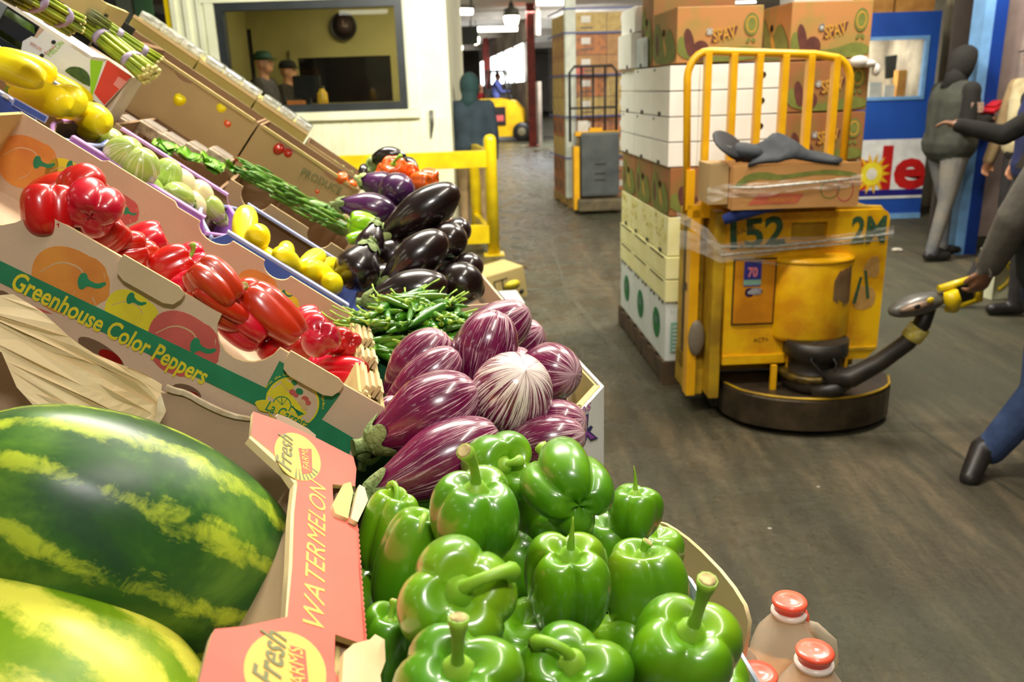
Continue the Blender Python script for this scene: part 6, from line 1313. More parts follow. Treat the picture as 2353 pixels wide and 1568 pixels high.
film([(-.56, .33, .93), (-.40, y0-.01, .89), (.0, y0-.02, .90), (.39, y0-.01, .93)], [(-.56, .33, .85), (-.40, y0-.01, .80), (.0, y0-.02, .845), (.39, y0-.01, .885)], seed=1)
film([(-.58, .30, 1.02), (-.45, .24, .95), (-.39, y0-.01, .86), (-.2, y0-.02, .80)], [(-.58, .30, .98), (-.46, .24, .90), (-.39, y0-.01, .82), (-.1, y0-.02, .77)], seed=2, amp=.003)
m = MB(); m.tube([(-.40, y0-.02, .87), (-.15, y0-.03, .865), (.1, y0-.035, .885), (.39, y0-.02, .90)], [.004, .007, .006, .003], 6).tube([(-.40, y0-.02, .83), (-.2, y0-.03, .845), (.05, y0-.035, .86), (.36, y0-.02, .875)], [.003, .005, .006, .003], 6); m.obj('twisted_film', FILM, tk)
# things lying on the truck
mc = empty('melon_carton', TR @ Matrix.Translation((-.405, .04, 1.055)) @ Matrix.Diagonal((.93, 1, 1, 1)), 'shallow tan melons carton strapped on top of the truck hood', 'carton')
MLB = kraft('melon_carton_board', (206, 152, 92)); MB().box((0, 0, 0), (.585, .29, .012)).obj('bottom_panel', MLB, mc)
for lo, hi, n_ in (((.0, 0, .012), (.585, .008, .185), 'side_panel'), ((.0, .282, .012), (.585, .29, .185), 'side_panel'), ((0, .008, .012), (.008, .282, .175), 'end_panel'), ((.577, .008, .012), (.585, .282, .175), 'end_panel')): MB().box(lo, hi).obj(n_, MLB, mc)
MB().box((-.09, .05, .02), (-.005, .25, .19)).obj('folded_flap', KB, mc)
W = mc.matrix_basis; mf = W @ frame((0, 0, 0), (1, 0, 0), (0, 0, 1), (0, -1, 0))
board('printed_band', mf, [[(.07, .02), (.30, .02), (.33, .062), (.12, .066)]], .0005, M('print_salmon', (206, 104, 74), .6), mc, off=.001); text('printed_lettering', 'melons', W @ Vector((.17, 0, .028)), W @ Vector((.29, 0, .028)), -Vector((TR[0][1], TR[1][1], 0)), .045, PORG, mc, bold=.01, lift=.0018)
board('printed_melon', mf, [ellp(.52, .07, .04, .05, 24), ellp(.52, .07, .035, .045, 24)], .0005, PREDP, mc, off=.001); board('printed_melon', mf, [ellp(.45, .075, .045, .04, 24), ellp(.45, .075, .04, .035, 24)], .0005, SPG, mc, off=.001)
board('printed_vine', mf, [smooth_pts([(.01, .11), (.06, .15), (.14, .16), (.22, .14), (.3, .15), (.45, .16), (.57, .14), (.57, .125), (.4, .14), (.3, .13), (.2, .12), (.1, .13), (.01, .09)], 1)], .0005, SPG, mc, off=.001)
film([(-.12, -.005, .10), (.1, -.01, .12), (.35, -.01, .115), (.59, -.005, .13)], [(-.12, -.005, .04), (.1, -.01, .06), (.35, -.01, .075), (.59, -.005, .09)], par=mc, seed=5)
m = MB(); m.tube([(-.02, -.015, .10), (.1, -.02, .095), (.3, -.02, .105), (.58, -.012, .12)], [.003, .005, .005, .003], 6); m.obj('twisted_film', FILM, mc)
# cap and jacket
NYL = M('slate_jacket_cloth', (56, 60, 66), .75, (40, 44, 50), 9, bmp=.3, bscale=20); cp = empty('dark_cap', TR @ Matrix.Translation((-.36, .10, 1.305)) @ Matrix.Rotation(math.radians(10), 4, 'Y'), 'dark peaked cap lying upside-down on the melons carton', 'cap')
m = MB(); m.ell((.03, .03, -.012), (.085, .08, .042), 0, 20, 10); m.obj('cap_crown', NYL, cp)
m = MB(); v = []; f = []
for i in range(11):
    a = math.pi*(.6+.8*i/10); 
    for k, r in enumerate((.075, .15)): v.append((-.0+r*math.cos(a)*1.0, .02+r*math.sin(a)*.6-.03*k, .012-.05*k+.03*abs(math.sin(a))))
for i in range(10): f += [(i*2, i*2+2, i*2+3, i*2+1)]
m = MB(); m.ell((0, 0, 0), (.085, .075, .012), 0, 24, 10, xf=Matrix.Translation((-.055, .0, .012)) @ Matrix.Rotation(math.radians(38), 4, 'X') @ Matrix.Rotation(math.radians(18), 4, 'Y')); m.obj('cap_brim', M('black_cap_brim', (30, 30, 34), .6, (22, 22, 26)), cp)
MB().box((-.12, -.035, .0), (-.05, -.03, .008)).obj('cap_badge', M('badge_grey', (150, 150, 150), .4), cp)
jk = MB(); v = []; f = []; nx, nz = 18, 10
prof = [(-.35, 1.275), (-.31, 1.30), (-.27, 1.31), (-.22, 1.325), (-.185, 1.36), (-.15, 1.345), (-.11, 1.315), (-.06, 1.295), (.0, 1.28), (.04, 1.262)]
for i, (x, zt) in enumerate(prof):
    for k in range(nz+1): t = k/nz; v.append((x+.03*math.sin(k*.9), .03+.22*t, 1.235+(zt-1.235)*max(.02, math.sin(math.pi*min(1, .10+.8*t)))*(1+.12*math.sin(i*1.3+k*.8))))
for i in range(len(prof)-1):
    for k in range(nz): f.append((i*(nz+1)+k, (i+1)*(nz+1)+k, (i+1)*(nz+1)+k+1, i*(nz+1)+k+1))
jk.add(v, f, 0, True); o = jk.obj('folded_jacket', NYL, None, TR); o.modifiers.new('s', 'SOLIDIFY').thickness = .015; tag(o, 'slate-coloured folded jacket heaped beside the cap on the melons carton', 'jacket')
gl = MB(); gl.tube([(-.42, .20, 1.035), (-.35, .18, 1.065), (-.25, .19, 1.085), (-.15, .2, 1.09)], [.022, .03, .026, .018], 10); o = gl.obj('blue_glove', M('blue_work_cloth', (40, 62, 140), .8, (30, 48, 110), 14, bmp=.3), None, TR @ Matrix.Translation((0, -.1, -.03))); tag(o, 'blue work glove lying on the upper left edge of the truck hood', 'glove')
# ================================================================== wrapped stack of orange crates with a second truck
oa, ob = atz(1308, 478, 0), atz(1258, 446, 0); od = ob-oa; od.z = 0; od.normalize(); ox = Vector((od.y, -od.x, 0)); OF = frame(Vector((oa.x, oa.y, 0)), ox, od, (0, 0, 1))
pallet('wooden_pallet', OF, 1.05, 1.1, 'pale wooden pallet under the film-wrapped crate stack', PW2)
ORW = M('orange_print_crate', (200, 118, 40), .7, (150, 92, 40), 14, lo=.4, hi=.6); YOW = M('yellow_wood_crate', (206, 176, 96), .7, (184, 150, 74), 14); TAN = M('tan_far_carton', (190, 138, 66), .7, (164, 112, 50), 8)
rowm = [ORW, ORW, YOW, ORW, YOW, YOW, TAN, TAN, YOW]; rn = ['bottom', 'second', 'third', 'fourth', 'fifth', 'sixth', 'seventh', 'eighth', 'top']
sl = M('dark_crate_print', (74, 66, 52), .6); wl_ = M('white_far_label', (232, 226, 214), .6)
for r in range(9):
    z = .137+r*.262
    for c in range(2):
        for k in range(3):
            if c == 1 and k > 0: continue
            o = stackbox(.0+c*.52, k*.36, z, .515, .355, .258, rowm[r] if not (r in (7, 5) and c == 0 and k == 0) else ORW, 'crate in the %s row of the wrapped stack, %s' % (rn[r], ('outer column %s' % ['nearest', 'middle', 'farthest'][k]) if c == 0 else 'inner column'), 'far_crate', 'crates in the film-wrapped stack', fr=OF, bev=0)
            if c == 0:
                m = MB()
                for y in (.08, .22): m.box((-.003, y, .05), (0, y+.05, .2))
                m.obj('printed_mark', sl if r in (0, 1, 3) else YOW, o)
            if k == 0:
                m = MB(); m.box((.18, -.004, .13), (.30, 0, .21)); m.obj('paper_label', wl_, o); m = MB(); m.box((.17, -.004, .06), (.33, 0, .075)); m.obj('hand_slot', sl, o)
                if r == 6: MB().box((.36 if c else .08, -.004, .02), (.49 if c else .22, 0, .13)).obj('coloured_label', M('neon_yellow_label', (214, 224, 20), .5) if c else PRUST, o)
cb = MB().box((-.02, -.03, .137), (.10, -.012, 2.66)).box((-.035, -.02, .137), (-.018, .07, 2.66)).obj('corner_board', M('white_corner_board', (228, 232, 216), .6), None, OF); tag(cb, 'tall white corner board along the near edge of the wrapped stack', 'corner board')
cb = MB().box((1.0, -.03, .137), (1.06, -.012, 2.62)).obj('corner_board', M('white_corner_board', (228, 232, 216), .6), None, OF); tag(cb, 'thin white corner board at the right edge of the wrapped stack', 'corner board')
FILM3, t3, b3 = nt('thin_wrap_film'); b3.inputs['Base Color'].default_value = (.9, .9, .97, 1); b3.inputs['Alpha'].default_value = .035; b3.inputs['Roughness'].default_value = .3; b3.inputs['Coat Weight'].default_value = 0; bump(t3, b3, noise(t3, 12, 4).outputs[0], .8, .02)
wf = MB(); wf.box((-.045, -.04, .14), (1.07, -.036, 2.72)).box((-.049, -.04, .14), (-.045, 1.1, 2.72)).box((-.049, -.04, 2.72), (1.07, 1.1, 2.724)); o = wf.obj('wrap_film', FILM3, None, OF); tag(o, 'clear plastic film wrapped around the tall crate stack', 'plastic film')
st3 = M('blue_strap', (96, 104, 160), .5)
for i, z in enumerate((.66, 1.19, 1.71, 2.23, 2.52)):
    m = MB(); m.box((-.054, -.046, z), (1.08, -.041, z+.02)).box((-.054, -.046, z), (-.05, 1.1, z+.02)); o = m.obj('blue_strap', st3, None, OF); tag(o, 'bluish strap band around the wrapped stack, %s from the bottom' % ['first', 'second', 'third', 'fourth', 'fifth'][i], 'strap', 'straps around the wrapped stack')
j0 = atz(1372, 492, 0); JF = frame(Vector((j0.x, j0.y, 0)), (1, .06, 0), (-.06, 1, 0), (0, 0, 1)); j2 = empty('grey_pallet_truck', JF, 'grey and yellow pallet truck with a black barred rack in front of the wrapped stack', 'pallet truck')
GRB = M('grey_truck_body', (84, 88, 86), .5, (66, 70, 70), 5)
MB().box((-.19, .06, .22), (.30, .30, 1.02)).obj('hood_body', GRB, j2, bevel=.03); MB().box((-.24, -.02, .04), (.33, .35, .19)).obj('bumper_skirt', M('olive_grey_skirt', (110, 98, 70), .5, (80, 72, 54), 8), j2, bevel=.02)
MB().box((-.28, .10, .05), (-.21, .28, .85)).obj('frame_post', YR, j2); MB().box((-.26, .1, .98), (.3, .22, 1.03)).obj('top_rim', YR, j2)
for z in (.62, .5, .42): MB().box((-.02, .052, z), (.12, .06, z+.012)).obj('vent_slot', BLKM, j2)
MB().tube([(-.3, .3, .9), (-.3, .3, 1.75), (-.24, .3, 1.82), (.24, .3, 1.82), (.3, .3, 1.75), (.3, .3, .9)], .018, 8).obj('rack_frame', BLKM, j2)
for x in (-.15, 0, .15): MB().tube([(x, .3, .95), (x, .3, 1.81)], .014, 8).obj('rack_bar', BLKM, j2)
MB().box((-.3, .29, 1.3), (.3, .31, 1.33)).obj('rack_rail', BLKM, j2); MB().box((-.21, .2, 1.03), (-.08, .28, 1.16)).obj('control_box', M('pale_control_box', (214, 210, 200), .5), j2); MB().box((-.06, .2, 1.03), (.1, .28, 1.07)).obj('yellow_tray', YR, j2)
# ================================================================== forklift
k0 = atz(1165, 323, 0); FK = frame(Vector((k0.x, k0.y, 0)), (1, -.12, 0), (.12, 1, 0), (0, 0, 1)); fk = empty('forklift', FK, 'yellow forklift with a dark overhead guard far down the aisle', 'forklift')
FY = M('forklift_yellow', (236, 188, 10), .45, (210, 158, 10), 3)
board('chassis', FK @ frame((0, -.5, 0), (1, 0, 0), (0, 0, 1), (0, -1, 0)), [[(-.75, .15), (.45, .15), (.62, .5), (.55, .95), (.28, 1.22), (-.1, 1.3), (-.75, 1.3)]], 1.0, [FY, FY], fk)
MB().box((-.35, -.53, .5), (.05, -.51, 1.05)).obj('side_recess', BLKM, fk); MB().box((-.3, -.54, .62), (-.02, -.53, .8)).obj('red_logo_plate', PREDP, fk)
for x in (.55, -.62): MB().lathe([(.12, 0), (.27, .0), (.29, .03), (.29, .17), (.27, .2), (.12, .2)], 24, xf=Matrix.Translation((x, -.45, .29)) @ Matrix.Rotation(math.radians(90), 4, 'X')).obj('wheel', BLKM, fk); MB().lathe([(.13, .2), (.11, .21), (.0, .21)], 18, xf=Matrix.Translation((x, -.45, .29)) @ Matrix.Rotation(math.radians(90), 4, 'X')).obj('wheel_hub', M('dull_wheel_hub', (132, 122, 90), .6), fk)
for a, b in (((-.65, -.45, 1.25), (-.5, -.4, 2.1)), ((.2, -.45, 1.1), (.0, -.4, 2.1)), ((-.65, .4, 1.25), (-.5, .4, 2.1)), ((.2, .4, 1.1), (0, .4, 2.1))): MB().tube([a, b], .035, 8).obj('guard_post', BLKM, fk)
MB().box((-.55, -.45, 2.08), (.05, .45, 2.14)).obj('overhead_guard', BLKM, fk)
MB().box((.78, -.4, .05), (.90, -.3, 2.2)).box((.78, .3, .05), (.90, .4, 2.2)).box((.78, -.3, 1.2), (.86, .3, 1.3)).box((.78, -.3, 2.1), (.86, .3, 2.18)).box((.6, -.35, .3), (.80, .35, .55)).obj('lift_mast', BLKM, fk); MB().box((.9, -.28, .06), (1.9, -.16, .1)).box((.9, .16, .06), (1.9, .28, .1)).obj('fork', BLKM, fk)
MB().ell((.93, -.45, .6), (.07, .05, .09)).ell((.93, -.45, .3), (.07, .05, .09)).obj('lamp', wl_, fk); MB().box((-.5, -.25, 1.0), (-.1, .25, 1.25)).box((-.6, -.25, 1.2), (-.45, .25, 1.6)).obj('seat', BLKM, fk)
q = FK @ Vector((2.3, .3, 0)); rp = MB().box((-.9, -.4, .05), (1.2, .4, .25)).obj('red_pallet_platform', M('red_platform', (196, 50, 60), .6), None, FK @ Matrix.Translation((2.4, .6, 0))); tag(rp, 'low red platform on the floor right of the tall red column', 'platform')
# ================================================================== kiosk, wall, door at the right
KBL = M('kiosk_blue', (34, 84, 176), .5, (28, 70, 156), 2); LBLU = M('light_blue_trim', (120, 170, 222), .5)
KY0 = 9.6; kk = empty('blue_kiosk', Matrix.Translation((0, KY0, 0)), 'bright blue kiosk with a service window and a sun logo sign', 'kiosk')
kx0, kx1, kz = 3.0, 4.79, 2.22; wx0, wx1, wz0, wz1 = 3.5, 4.68, 1.33, 2.0
MB().box((kx0, 0, .06), (kx1, .08, wz0)).box((kx0, 0, wz1), (kx1, .08, kz)).box((kx0, 0, wz0), (wx0, .08, wz1)).box((wx1, 0, wz0), (kx1, .08, wz1)).obj('front_wall', KBL, kk)
MB().box((kx1-.08, .08, .06), (kx1, 1.6, kz)).box((kx0, .08, .06), (kx0+.08, 1.6, kz)).obj('side_wall', KBL, kk); MB().box((kx0+.08, 1.05, .06), (kx1-.08, 1.10, kz-.02)).box((kx0+.08, .08, .06), (kx0+.09, 1.05, kz-.02)).box((kx1-.09, .08, .06), (kx1-.08, 1.05, kz-.02)).obj('back_wall', M('kiosk_inside_panel', (176, 162, 142), .7, (132, 120, 106), 5), kk); MB().box((kx0, 0, kz), (kx1, 1.6, kz+.03)).obj('roof_panel', KBL, kk)
MB().box((kx0, -.02, .0), (kx1, .06, .06)).obj('base_strip', LBLU, kk)
rectframe(wx0, wz0, wx1, wz1, .035, -.02, .05).obj('window_frame', LBLU, kk); MB().box((wx0+.03, .03, wz0+.03), (wx1-.03, .035, wz1-.03)).obj('window_glass', GLASS, kk)
area('kiosk_room_light', (4.1, KY0+.6, 2.12), (4.1, KY0+1, 0), .6, .3, 22, (1, .95, .85))
MB().box((kx0+.08, .35, 1.20), (kx1-.08, .75, 1.26)).obj('counter', wl_, kk)
def kpt(px, py, dy): q = aty(px, py, KY0+dy); return q
q = kpt(2075, 148, .8); o = MB().box((-.21, -.02, -.14), (.17, .02, .12)).box((-.03, -.02, -.30), (.03, .03, -.14)).box((-.1, -.08, -.32), (.1, .1, -.30)).obj('black_monitor', PBK, None, Matrix.Translation((q.x, q.y, q.z)) @ Matrix.Rotation(math.radians(-6), 4, 'Y')); tag(o, 'black monitor behind the kiosk window', 'monitor')
q = kpt(2076, 196, .55); o = MB().box((-.1, -.06, -.15), (.1, .06, .17)).obj('brown_carton', TAN, None, Matrix.Translation(q), bevel=.003); tag(o, 'brown carton standing in the kiosk window', 'carton')
for i, (px, py, s, lab) in enumerate([(2010, 205, .07, 'white papers at the left of the kiosk window'), (2042, 212, .06, 'white notepad in the middle of the kiosk window'), (2100, 205, .05, 'small white card right of the carton in the kiosk window')]): q = kpt(px, py, .5); o = MB().box((-s, -.01, -.14), (s, .01, .08)).obj('paper_pad', wl_, None, Matrix.Translation(q)); tag(o, lab, 'paper', 'papers in the kiosk window')
SZ0, SZ1 = .235, .90
MB().box((3.05, -.012, SZ0), (4.785, -.001, SZ1)).obj('sign_panel', M('sign_white', (232, 232, 230), .5), kk); MB().box((3.05, -.014, SZ0+.03), (4.785, -.012, SZ0+.10)).obj('sign_stripe', M('sign_navy', (34, 30, 120), .5), kk)
W = kk.matrix_basis; SR = M('sign_red', (196, 26, 24), .5)
text('sign_lettering', 'Dole', (3.30, KY0-.012, .36), (4.80, KY0-.012, .36), (0, -1, 0), .66, SR, kk, bold=.035, lift=.003)
sc_ = aty(2003, 400, KY0-.02); sunf = frame(Vector((sc_.x, KY0-.018, sc_.z)), (1, 0, 0), (0, 0, 1), (0, -1, 0))
rays = [(.22*(1 if i % 2 == 0 else .55)*math.cos(2*math.pi*i/28), .24*(1 if i % 2 == 0 else .55)*math.sin(2*math.pi*i/28)) for i in range(28)]
board('sun_rays', sunf, [rays], .001, M('sun_gold', (236, 182, 20), .5), kk, off=.001); board('sun_disc', sunf, [ellp(0, 0, .12, .13, 24)], .001, M('sun_yellow', (244, 224, 50), .5), kk, off=.002); board('sun_core', sunf, [ellp(0, 0, .06, .065, 20)], .001, wl_, kk, off=.003)
for i, (a, b, lab) in enumerate([(3.2, 3.85, 'white carton with a yellow emblem on the kiosk roof'), (3.87, 4.3, 'tan carton in the middle of the kiosk roof'), (4.32, 4.75, 'darker tan carton at the right end of the kiosk roof')]): stackbox(a, .1, kz+.03, b-a, .5, .3, wl_ if i == 0 else TAN, lab, 'roof_carton', 'cartons on the kiosk roof', fr=Matrix.Translation((0, KY0, 0)))
q = aty(2185, 200, 10.4)
struct('wall_far_right', MB().box((q.x-.12, 10.4, 0), (12, 10.5, 3.75)), CREAM)
struct('trim_30', MB().tube([(q.x+.42, 10.25, 0), (q.x+.42, 10.25, 3.74)], .05, 12), M('brown_downpipe', (112, 70, 54), .6))
for x in (-.02, .17): struct('trim_%d' % (31+int(x > 0)), MB().box((q.x+x, 10.33, 0), (q.x+x+.03, 10.4, 3.74)), M('pale_channel', (224, 214, 190), .6))
# doorway with blue frame and plastic strips
p = aty(2232, 300, 7.5); DX = p.x
dj = empty('door_1', Matrix.Translation((DX, 7.5, 0)), None, None); tag(dj, kind='structure')
MB().box((-.04, -.05, 0), (.045, .15, 3.7)).obj('door_jamb', LBLU, dj); MB().box((.045, -.06, 0), (.15, .15, 3.7)).obj('door_jamb', M('deep_blue_frame', (22, 62, 150), .45, (18, 50, 126), 3), dj); MB().box((.15, -.06, 2.55), (2.4, .15, 3.7)).obj('door_lintel', M('grey_door_header', (92, 96, 100), .6), dj)
PS = [M('cloudy_strip', (150, 132, 126), .35, (128, 112, 108), 4, coat=.3), M('cloudy_strip_light', (186, 168, 160), .35, (160, 144, 140), 4, coat=.3), M('cloudy_strip_dark', (112, 98, 96), .35)]
for i in range(13): MB().box((.16+i*.17, .02+.02*(i % 2), .15), (.16+i*.17+.18, .024+.02*(i % 2), 3.6)).obj('plastic_strip', PS[[0, 1, 0, 2, 1, 0][i % 6]], dj)
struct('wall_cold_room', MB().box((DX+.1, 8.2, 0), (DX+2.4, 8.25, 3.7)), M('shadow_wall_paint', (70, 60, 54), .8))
# ================================================================== people
SKIN1 = M('tan_skin', (188, 134, 100), .5, (170, 116, 84), 12, sss=.1); SKIN2 = M('brown_skin', (136, 94, 66), .5, (112, 76, 52), 12, sss=.1)
DENIM = M('blue_denim', (64, 86, 130), .85, (44, 62, 102), 10, bmp=.2); GDEN = M('faded_grey_jeans', (128, 122, 112), .85, (92, 96, 104), 5, bmp=.2); SHOE = M('black_shoe', (30, 28, 28), .4, (44, 40, 38), 14); BSHOE = M('brown_leather_shoe', (96, 56, 28), .5, (70, 40, 22), 14)
VEST = M('grey_green_vest', (62, 64, 54), .85, (48, 50, 44), 9, bmp=.2); BLKC = M('black_knit', (30, 28, 24), .9, (22, 20, 18), 10); NAVYC = M('navy_jacket', (36, 44, 96), .8, (24, 30, 70), 7); TEALH = M('dark_teal_hoodie', (24, 58, 56), .85, (20, 44, 46), 8); SLATE = M('slate_navy_jacket', (40, 56, 66), .85, (30, 42, 52), 6); GREYH = M('grey_hoodie_cloth', (92, 88, 80), .9, (70, 66, 60), 8, bmp=.3, bscale=30)
KHAKI = M('tan_khaki_cloth', (164, 138, 100), .85, (134, 112, 78), 7); CREAMJ = M('cream_jacket', (214, 200, 160), .85, (190, 172, 130), 8); DKT = M('dark_trousers', (50, 46, 46), .85, (36, 34, 34), 8); EYEM = M('dark_eye', (20, 14, 12), .2)
def person(label, mats, segs, head=None, vox=.011, extra=None, hands=()):
    """segs: (A, B, ra, rb, mat index) tapered limbs in world metres, fused into one continuous skin"""
    m = MB(); allseg = []
    def cap(A, B, ra, rb):
        A, B = Vector(A), Vector(B); d = B-A
        if d.length < 1e-5: m.ell(A, (ra, ra, ra), 0, 14, 10); return
        q = axm(A, d); L = d.length; pr = [(0, -ra)]+[(ra*math.sin(a), -ra*math.cos(a)) for a in (.5, 1., 1.5)]+[(rb*math.sin(a), L-rb*math.cos(a)) for a in (1.65, 2.1, 2.6)]+[(0, L+rb)]
        m.lathe(pr, 14, xf=q)
    for s in segs: cap(*s[:4]); allseg.append(s)
    if head:
        c, fdir, hm = Vector(head[0]), Vector(head[1]).normalized(), head[2]
        up_ = Vector((0, 0, 1)); side = up_.cross(fdir).normalized(); up_ = fdir.cross(side); HM = frame(c, fdir, side, up_)
        m.ell((-.01, 0, .02), (.098, .078, .105), 0, 20, 14, xf=HM); m.ell((.02, 0, -.055), (.072, .056, .068), 0, 16, 10, xf=HM)
        m.ell((.100, 0, -.015), (.022, .013, .026), 0, 10, 8, xf=HM); m.ell((.088, 0, -.065), (.014, .024, .010), 0, 10, 8, xf=HM)
        for s in (-1, 1): m.ell((-.01, s*.078, -.01), (.018, .012, .03), 0, 10, 8, xf=HM)
        allseg.append((HM @ Vector((0, 0, .06)), HM @ Vector((.03, 0, -.09)), .09, .07, hm))
    for (Wp, D_, Nn, hm, curl) in hands:
        Wp, D_, Nn = Vector(Wp), Vector(D_).normalized(), Vector(Nn).normalized(); S_ = Nn.cross(D_).normalized(); HF = frame(Wp, D_, S_, Nn)
        m.ell((.05, 0, 0), (.055, .042, .017), 0, 14, 8, xf=HF)
        for i, (y, L) in enumerate(((-.032, .062), (-.011, .075), (.011, .070), (.031, .055))):
            p0 = (.085, y, 0); p1 = (.085+L*.5*math.cos(curl), y, -L*.5*math.sin(curl)); p2 = (p1[0]+L*.5*math.cos(curl*2.2), y, p1[2]-L*.5*math.sin(curl*2.2)); m.tube([HF @ Vector(p) for p in ((.06, y, 0), p0, p1, p2)], [.010, .0105, .0095, .008], 8)
        m.tube([HF @ Vector(p) for p in ((.02, -.03, 0), (.05, -.055, -.012), (.082, -.058, -.03))], [.013, .012, .009], 8)
        allseg.append((Wp, Wp+D_*.16, .04, .04, hm))
    me = m.mesh('body', mats); o = link('person', me); md = o.modifiers.new('r', 'REMESH'); md.mode = 'VOXEL'; md.voxel_size = vox
    sm_ = o.modifiers.new('s', 'SMOOTH'); sm_.iterations = 3; sm_.factor = .5
    dg = bpy.context.evaluated_depsgraph_get(); me2 = bpy.data.meshes.new_from_object(o.evaluated_get(dg)); o.modifiers.clear(); o.data = me2; me2.name = 'person_body'
    nf_ = len(me2.polygons); cen = np.empty(nf_*3); me2.polygons.foreach_get('center', cen); cen = cen.reshape(-1, 3); best = np.full(nf_, 1e9); idx = np.zeros(nf_, int)
    for s in allseg:
        A, B = np.array(s[0]), np.array(s[1]); d = B-A; L2 = max(1e-9, d @ d); t = np.clip((cen-A) @ d/L2, 0, 1); dist = np.linalg.norm(cen-(A+t[:, None]*d), axis=1)-(s[2]+(s[3]-s[2])*t)
        k = dist < best; best[k] = dist[k]; idx[k] = s[4]
    me2.materials.clear()
    for q in mats: me2.materials.append(q)
    me2.polygons.foreach_set('material_index', idx.astype(np.int32)); me2.polygons.foreach_set('use_smooth', [True]*nf_); me2.update()
    tag(o, label, 'person')
    if head:
        for s in (-1, 1): MB().ell((.083, s*.03, .018), (.010, .014, .008), 0, 10, 6, xf=HM).obj('eye', EYEM, o)
        o['hx'] = 1; return o, HM
    return o, None
def hood(o, HM, mat, open_=1.2, sc=.92, drop=.13):
    v = []; f = []; n, k = 28, 18
    for i in range(k+1):
        ph = open_+(math.pi-open_)*i/k
        for j in range(n):
            a = 2*math.pi*j/n; v.append((.012+.140*sc*math.cos(ph)*(1 if math.cos(ph) > 0 else .92), .108*sc*math.sin(ph)*math.cos(a), .012+.138*sc*math.sin(ph)*math.sin(a)-(drop*.4*max(0, -math.sin(a)))))
    for i in range(k):
        for j in range(n): f.append((i*n+j, i*n+(j+1) % n, (i+1)*n+(j+1) % n, (i+1)*n+j))
    m = MB(); m.add([HM @ Vector(p) for p in v], f, 0, True)
    c0 = HM @ Vector((-.03, 0, -.04)); m.tube([c0, c0+Vector((0, 0, -.08)), c0+Vector((0, 0, -.17))], [.082, .085, .12], 16)
    h = m.obj('hood', mat, o); s = h.modifiers.new('s', 'SOLIDIFY'); s.thickness = .008; return h
def capobj(o, HM, mat, brim=mat if False else None):
    m = MB(); m.lathe([(.104, .035), (.106, .06), (.095, .10), (.06, .13), (0, .137)], 24, xf=HM @ Matrix.Translation((-.008, 0, .005)) @ Matrix.Diagonal((1.04, .86, 1, 1))); m.obj('cap', mat, o)
    v = []; f = []
    for i in range(11):
        a = -1.1+2.2*i/10
        for r in (.09, .165): v.append(HM @ Vector((r*math.cos(a)*1.0, (.085 if r < .1 else .085)*math.sin(a), .052-(.012 if r > .1 else 0))))
    for i in range(10): f.append((i*2, i*2+2, i*2+3, i*2+1))
    b_ = MB().add(v, f, 0, True).obj('cap_brim', brim or mat, o); b_.modifiers.new('s', 'SOLIDIFY').thickness = .005
def stand_person(label, base, yaw, mats, H=1.75, arms=None, legs=None, lean=0, head_pitch=0., hood_mat=None, cap_mat=None, heavy=1., z0=0., vox=.011, curl=.5):
    """upright figure; local axes f (forward), l (left), z; mats: torso, sleeve, legs, shoe, skin"""
    k = H/1.75; c, s = math.cos(math.radians(yaw)), math.sin(math.radians(yaw)); bx, by = base
    def G(f, l, z): f += lean*(z/1.4); return Vector((bx+(f*c-l*s)*k, by+(f*s+l*c)*k, z0+z*k))
    h = heavy; S = []
    S += [(G(0, -.06, .95), G(0, .06, .95), .135, .135, 2), (G(0, -.07, .99), G(0, .07, .99), .150*h, .150*h, 0), (G(0, -.04, 1.02), G(0, -.07, 1.32), .145*h, .135*h, 0), (G(0, .04, 1.02), G(0, .07, 1.32), .145*h, .135*h, 0), (G(0, -.15, 1.41), G(0, .15, 1.41), .075, .075, 0), (G(0, -.08, 1.36), G(0, .08, 1.36), .115*h, .115*h, 0), (G(-.0, 0, 1.42), G(.015, 0, 1.54), .065, .055, 4 if not hood_mat else 0)]
    legs = legs or (((.0, -.10, .92), (.02, -.11, .50), (-.02, -.11, .09)), ((.0, .10, .92), (.03, .11, .50), (.0, .11, .09)))
    for a, b, cc in legs: S += [(G(*a), G(*b), .098*h, .066, 2), (G(*b), G(*cc), .066, .052, 2), (G(cc[0]-.03, cc[1], cc[2]-.035), G(cc[0]+.15, cc[1], max(.042, cc[2]-.045)), .046, .040, 3)]
    arms = arms or (((0, -.20, 1.41), (-.03, -.25, 1.12), (.06, -.24, .86)), ((0, .20, 1.41), (-.03, .25, 1.12), (.06, .24, .86)))
    hd = []
    for a, b, cc in arms:
        S += [(G(*a), G(*b), .076, .064, 1), (G(*b), G(*cc), .064, .048, 1)]; d = G(*cc)-G(*b); n_ = Vector((0, 0, 1)) if abs(d.normalized().z) < .7 else G(0, -1, 0)-G(0, 0, 0)
        hd.append((G(*cc), d, n_-d.normalized()*n_.dot(d.normalized()), 4, curl))
    fd = Vector((c, s, -head_pitch)); o, HM = person(label, mats, S, (G(.03, 0, 1.63), fd, 4), vox, hands=hd)
    if hood_mat: hood(o, HM, hood_mat)
    if cap_mat: capobj(o, HM, cap_mat)
    return o, HM, G
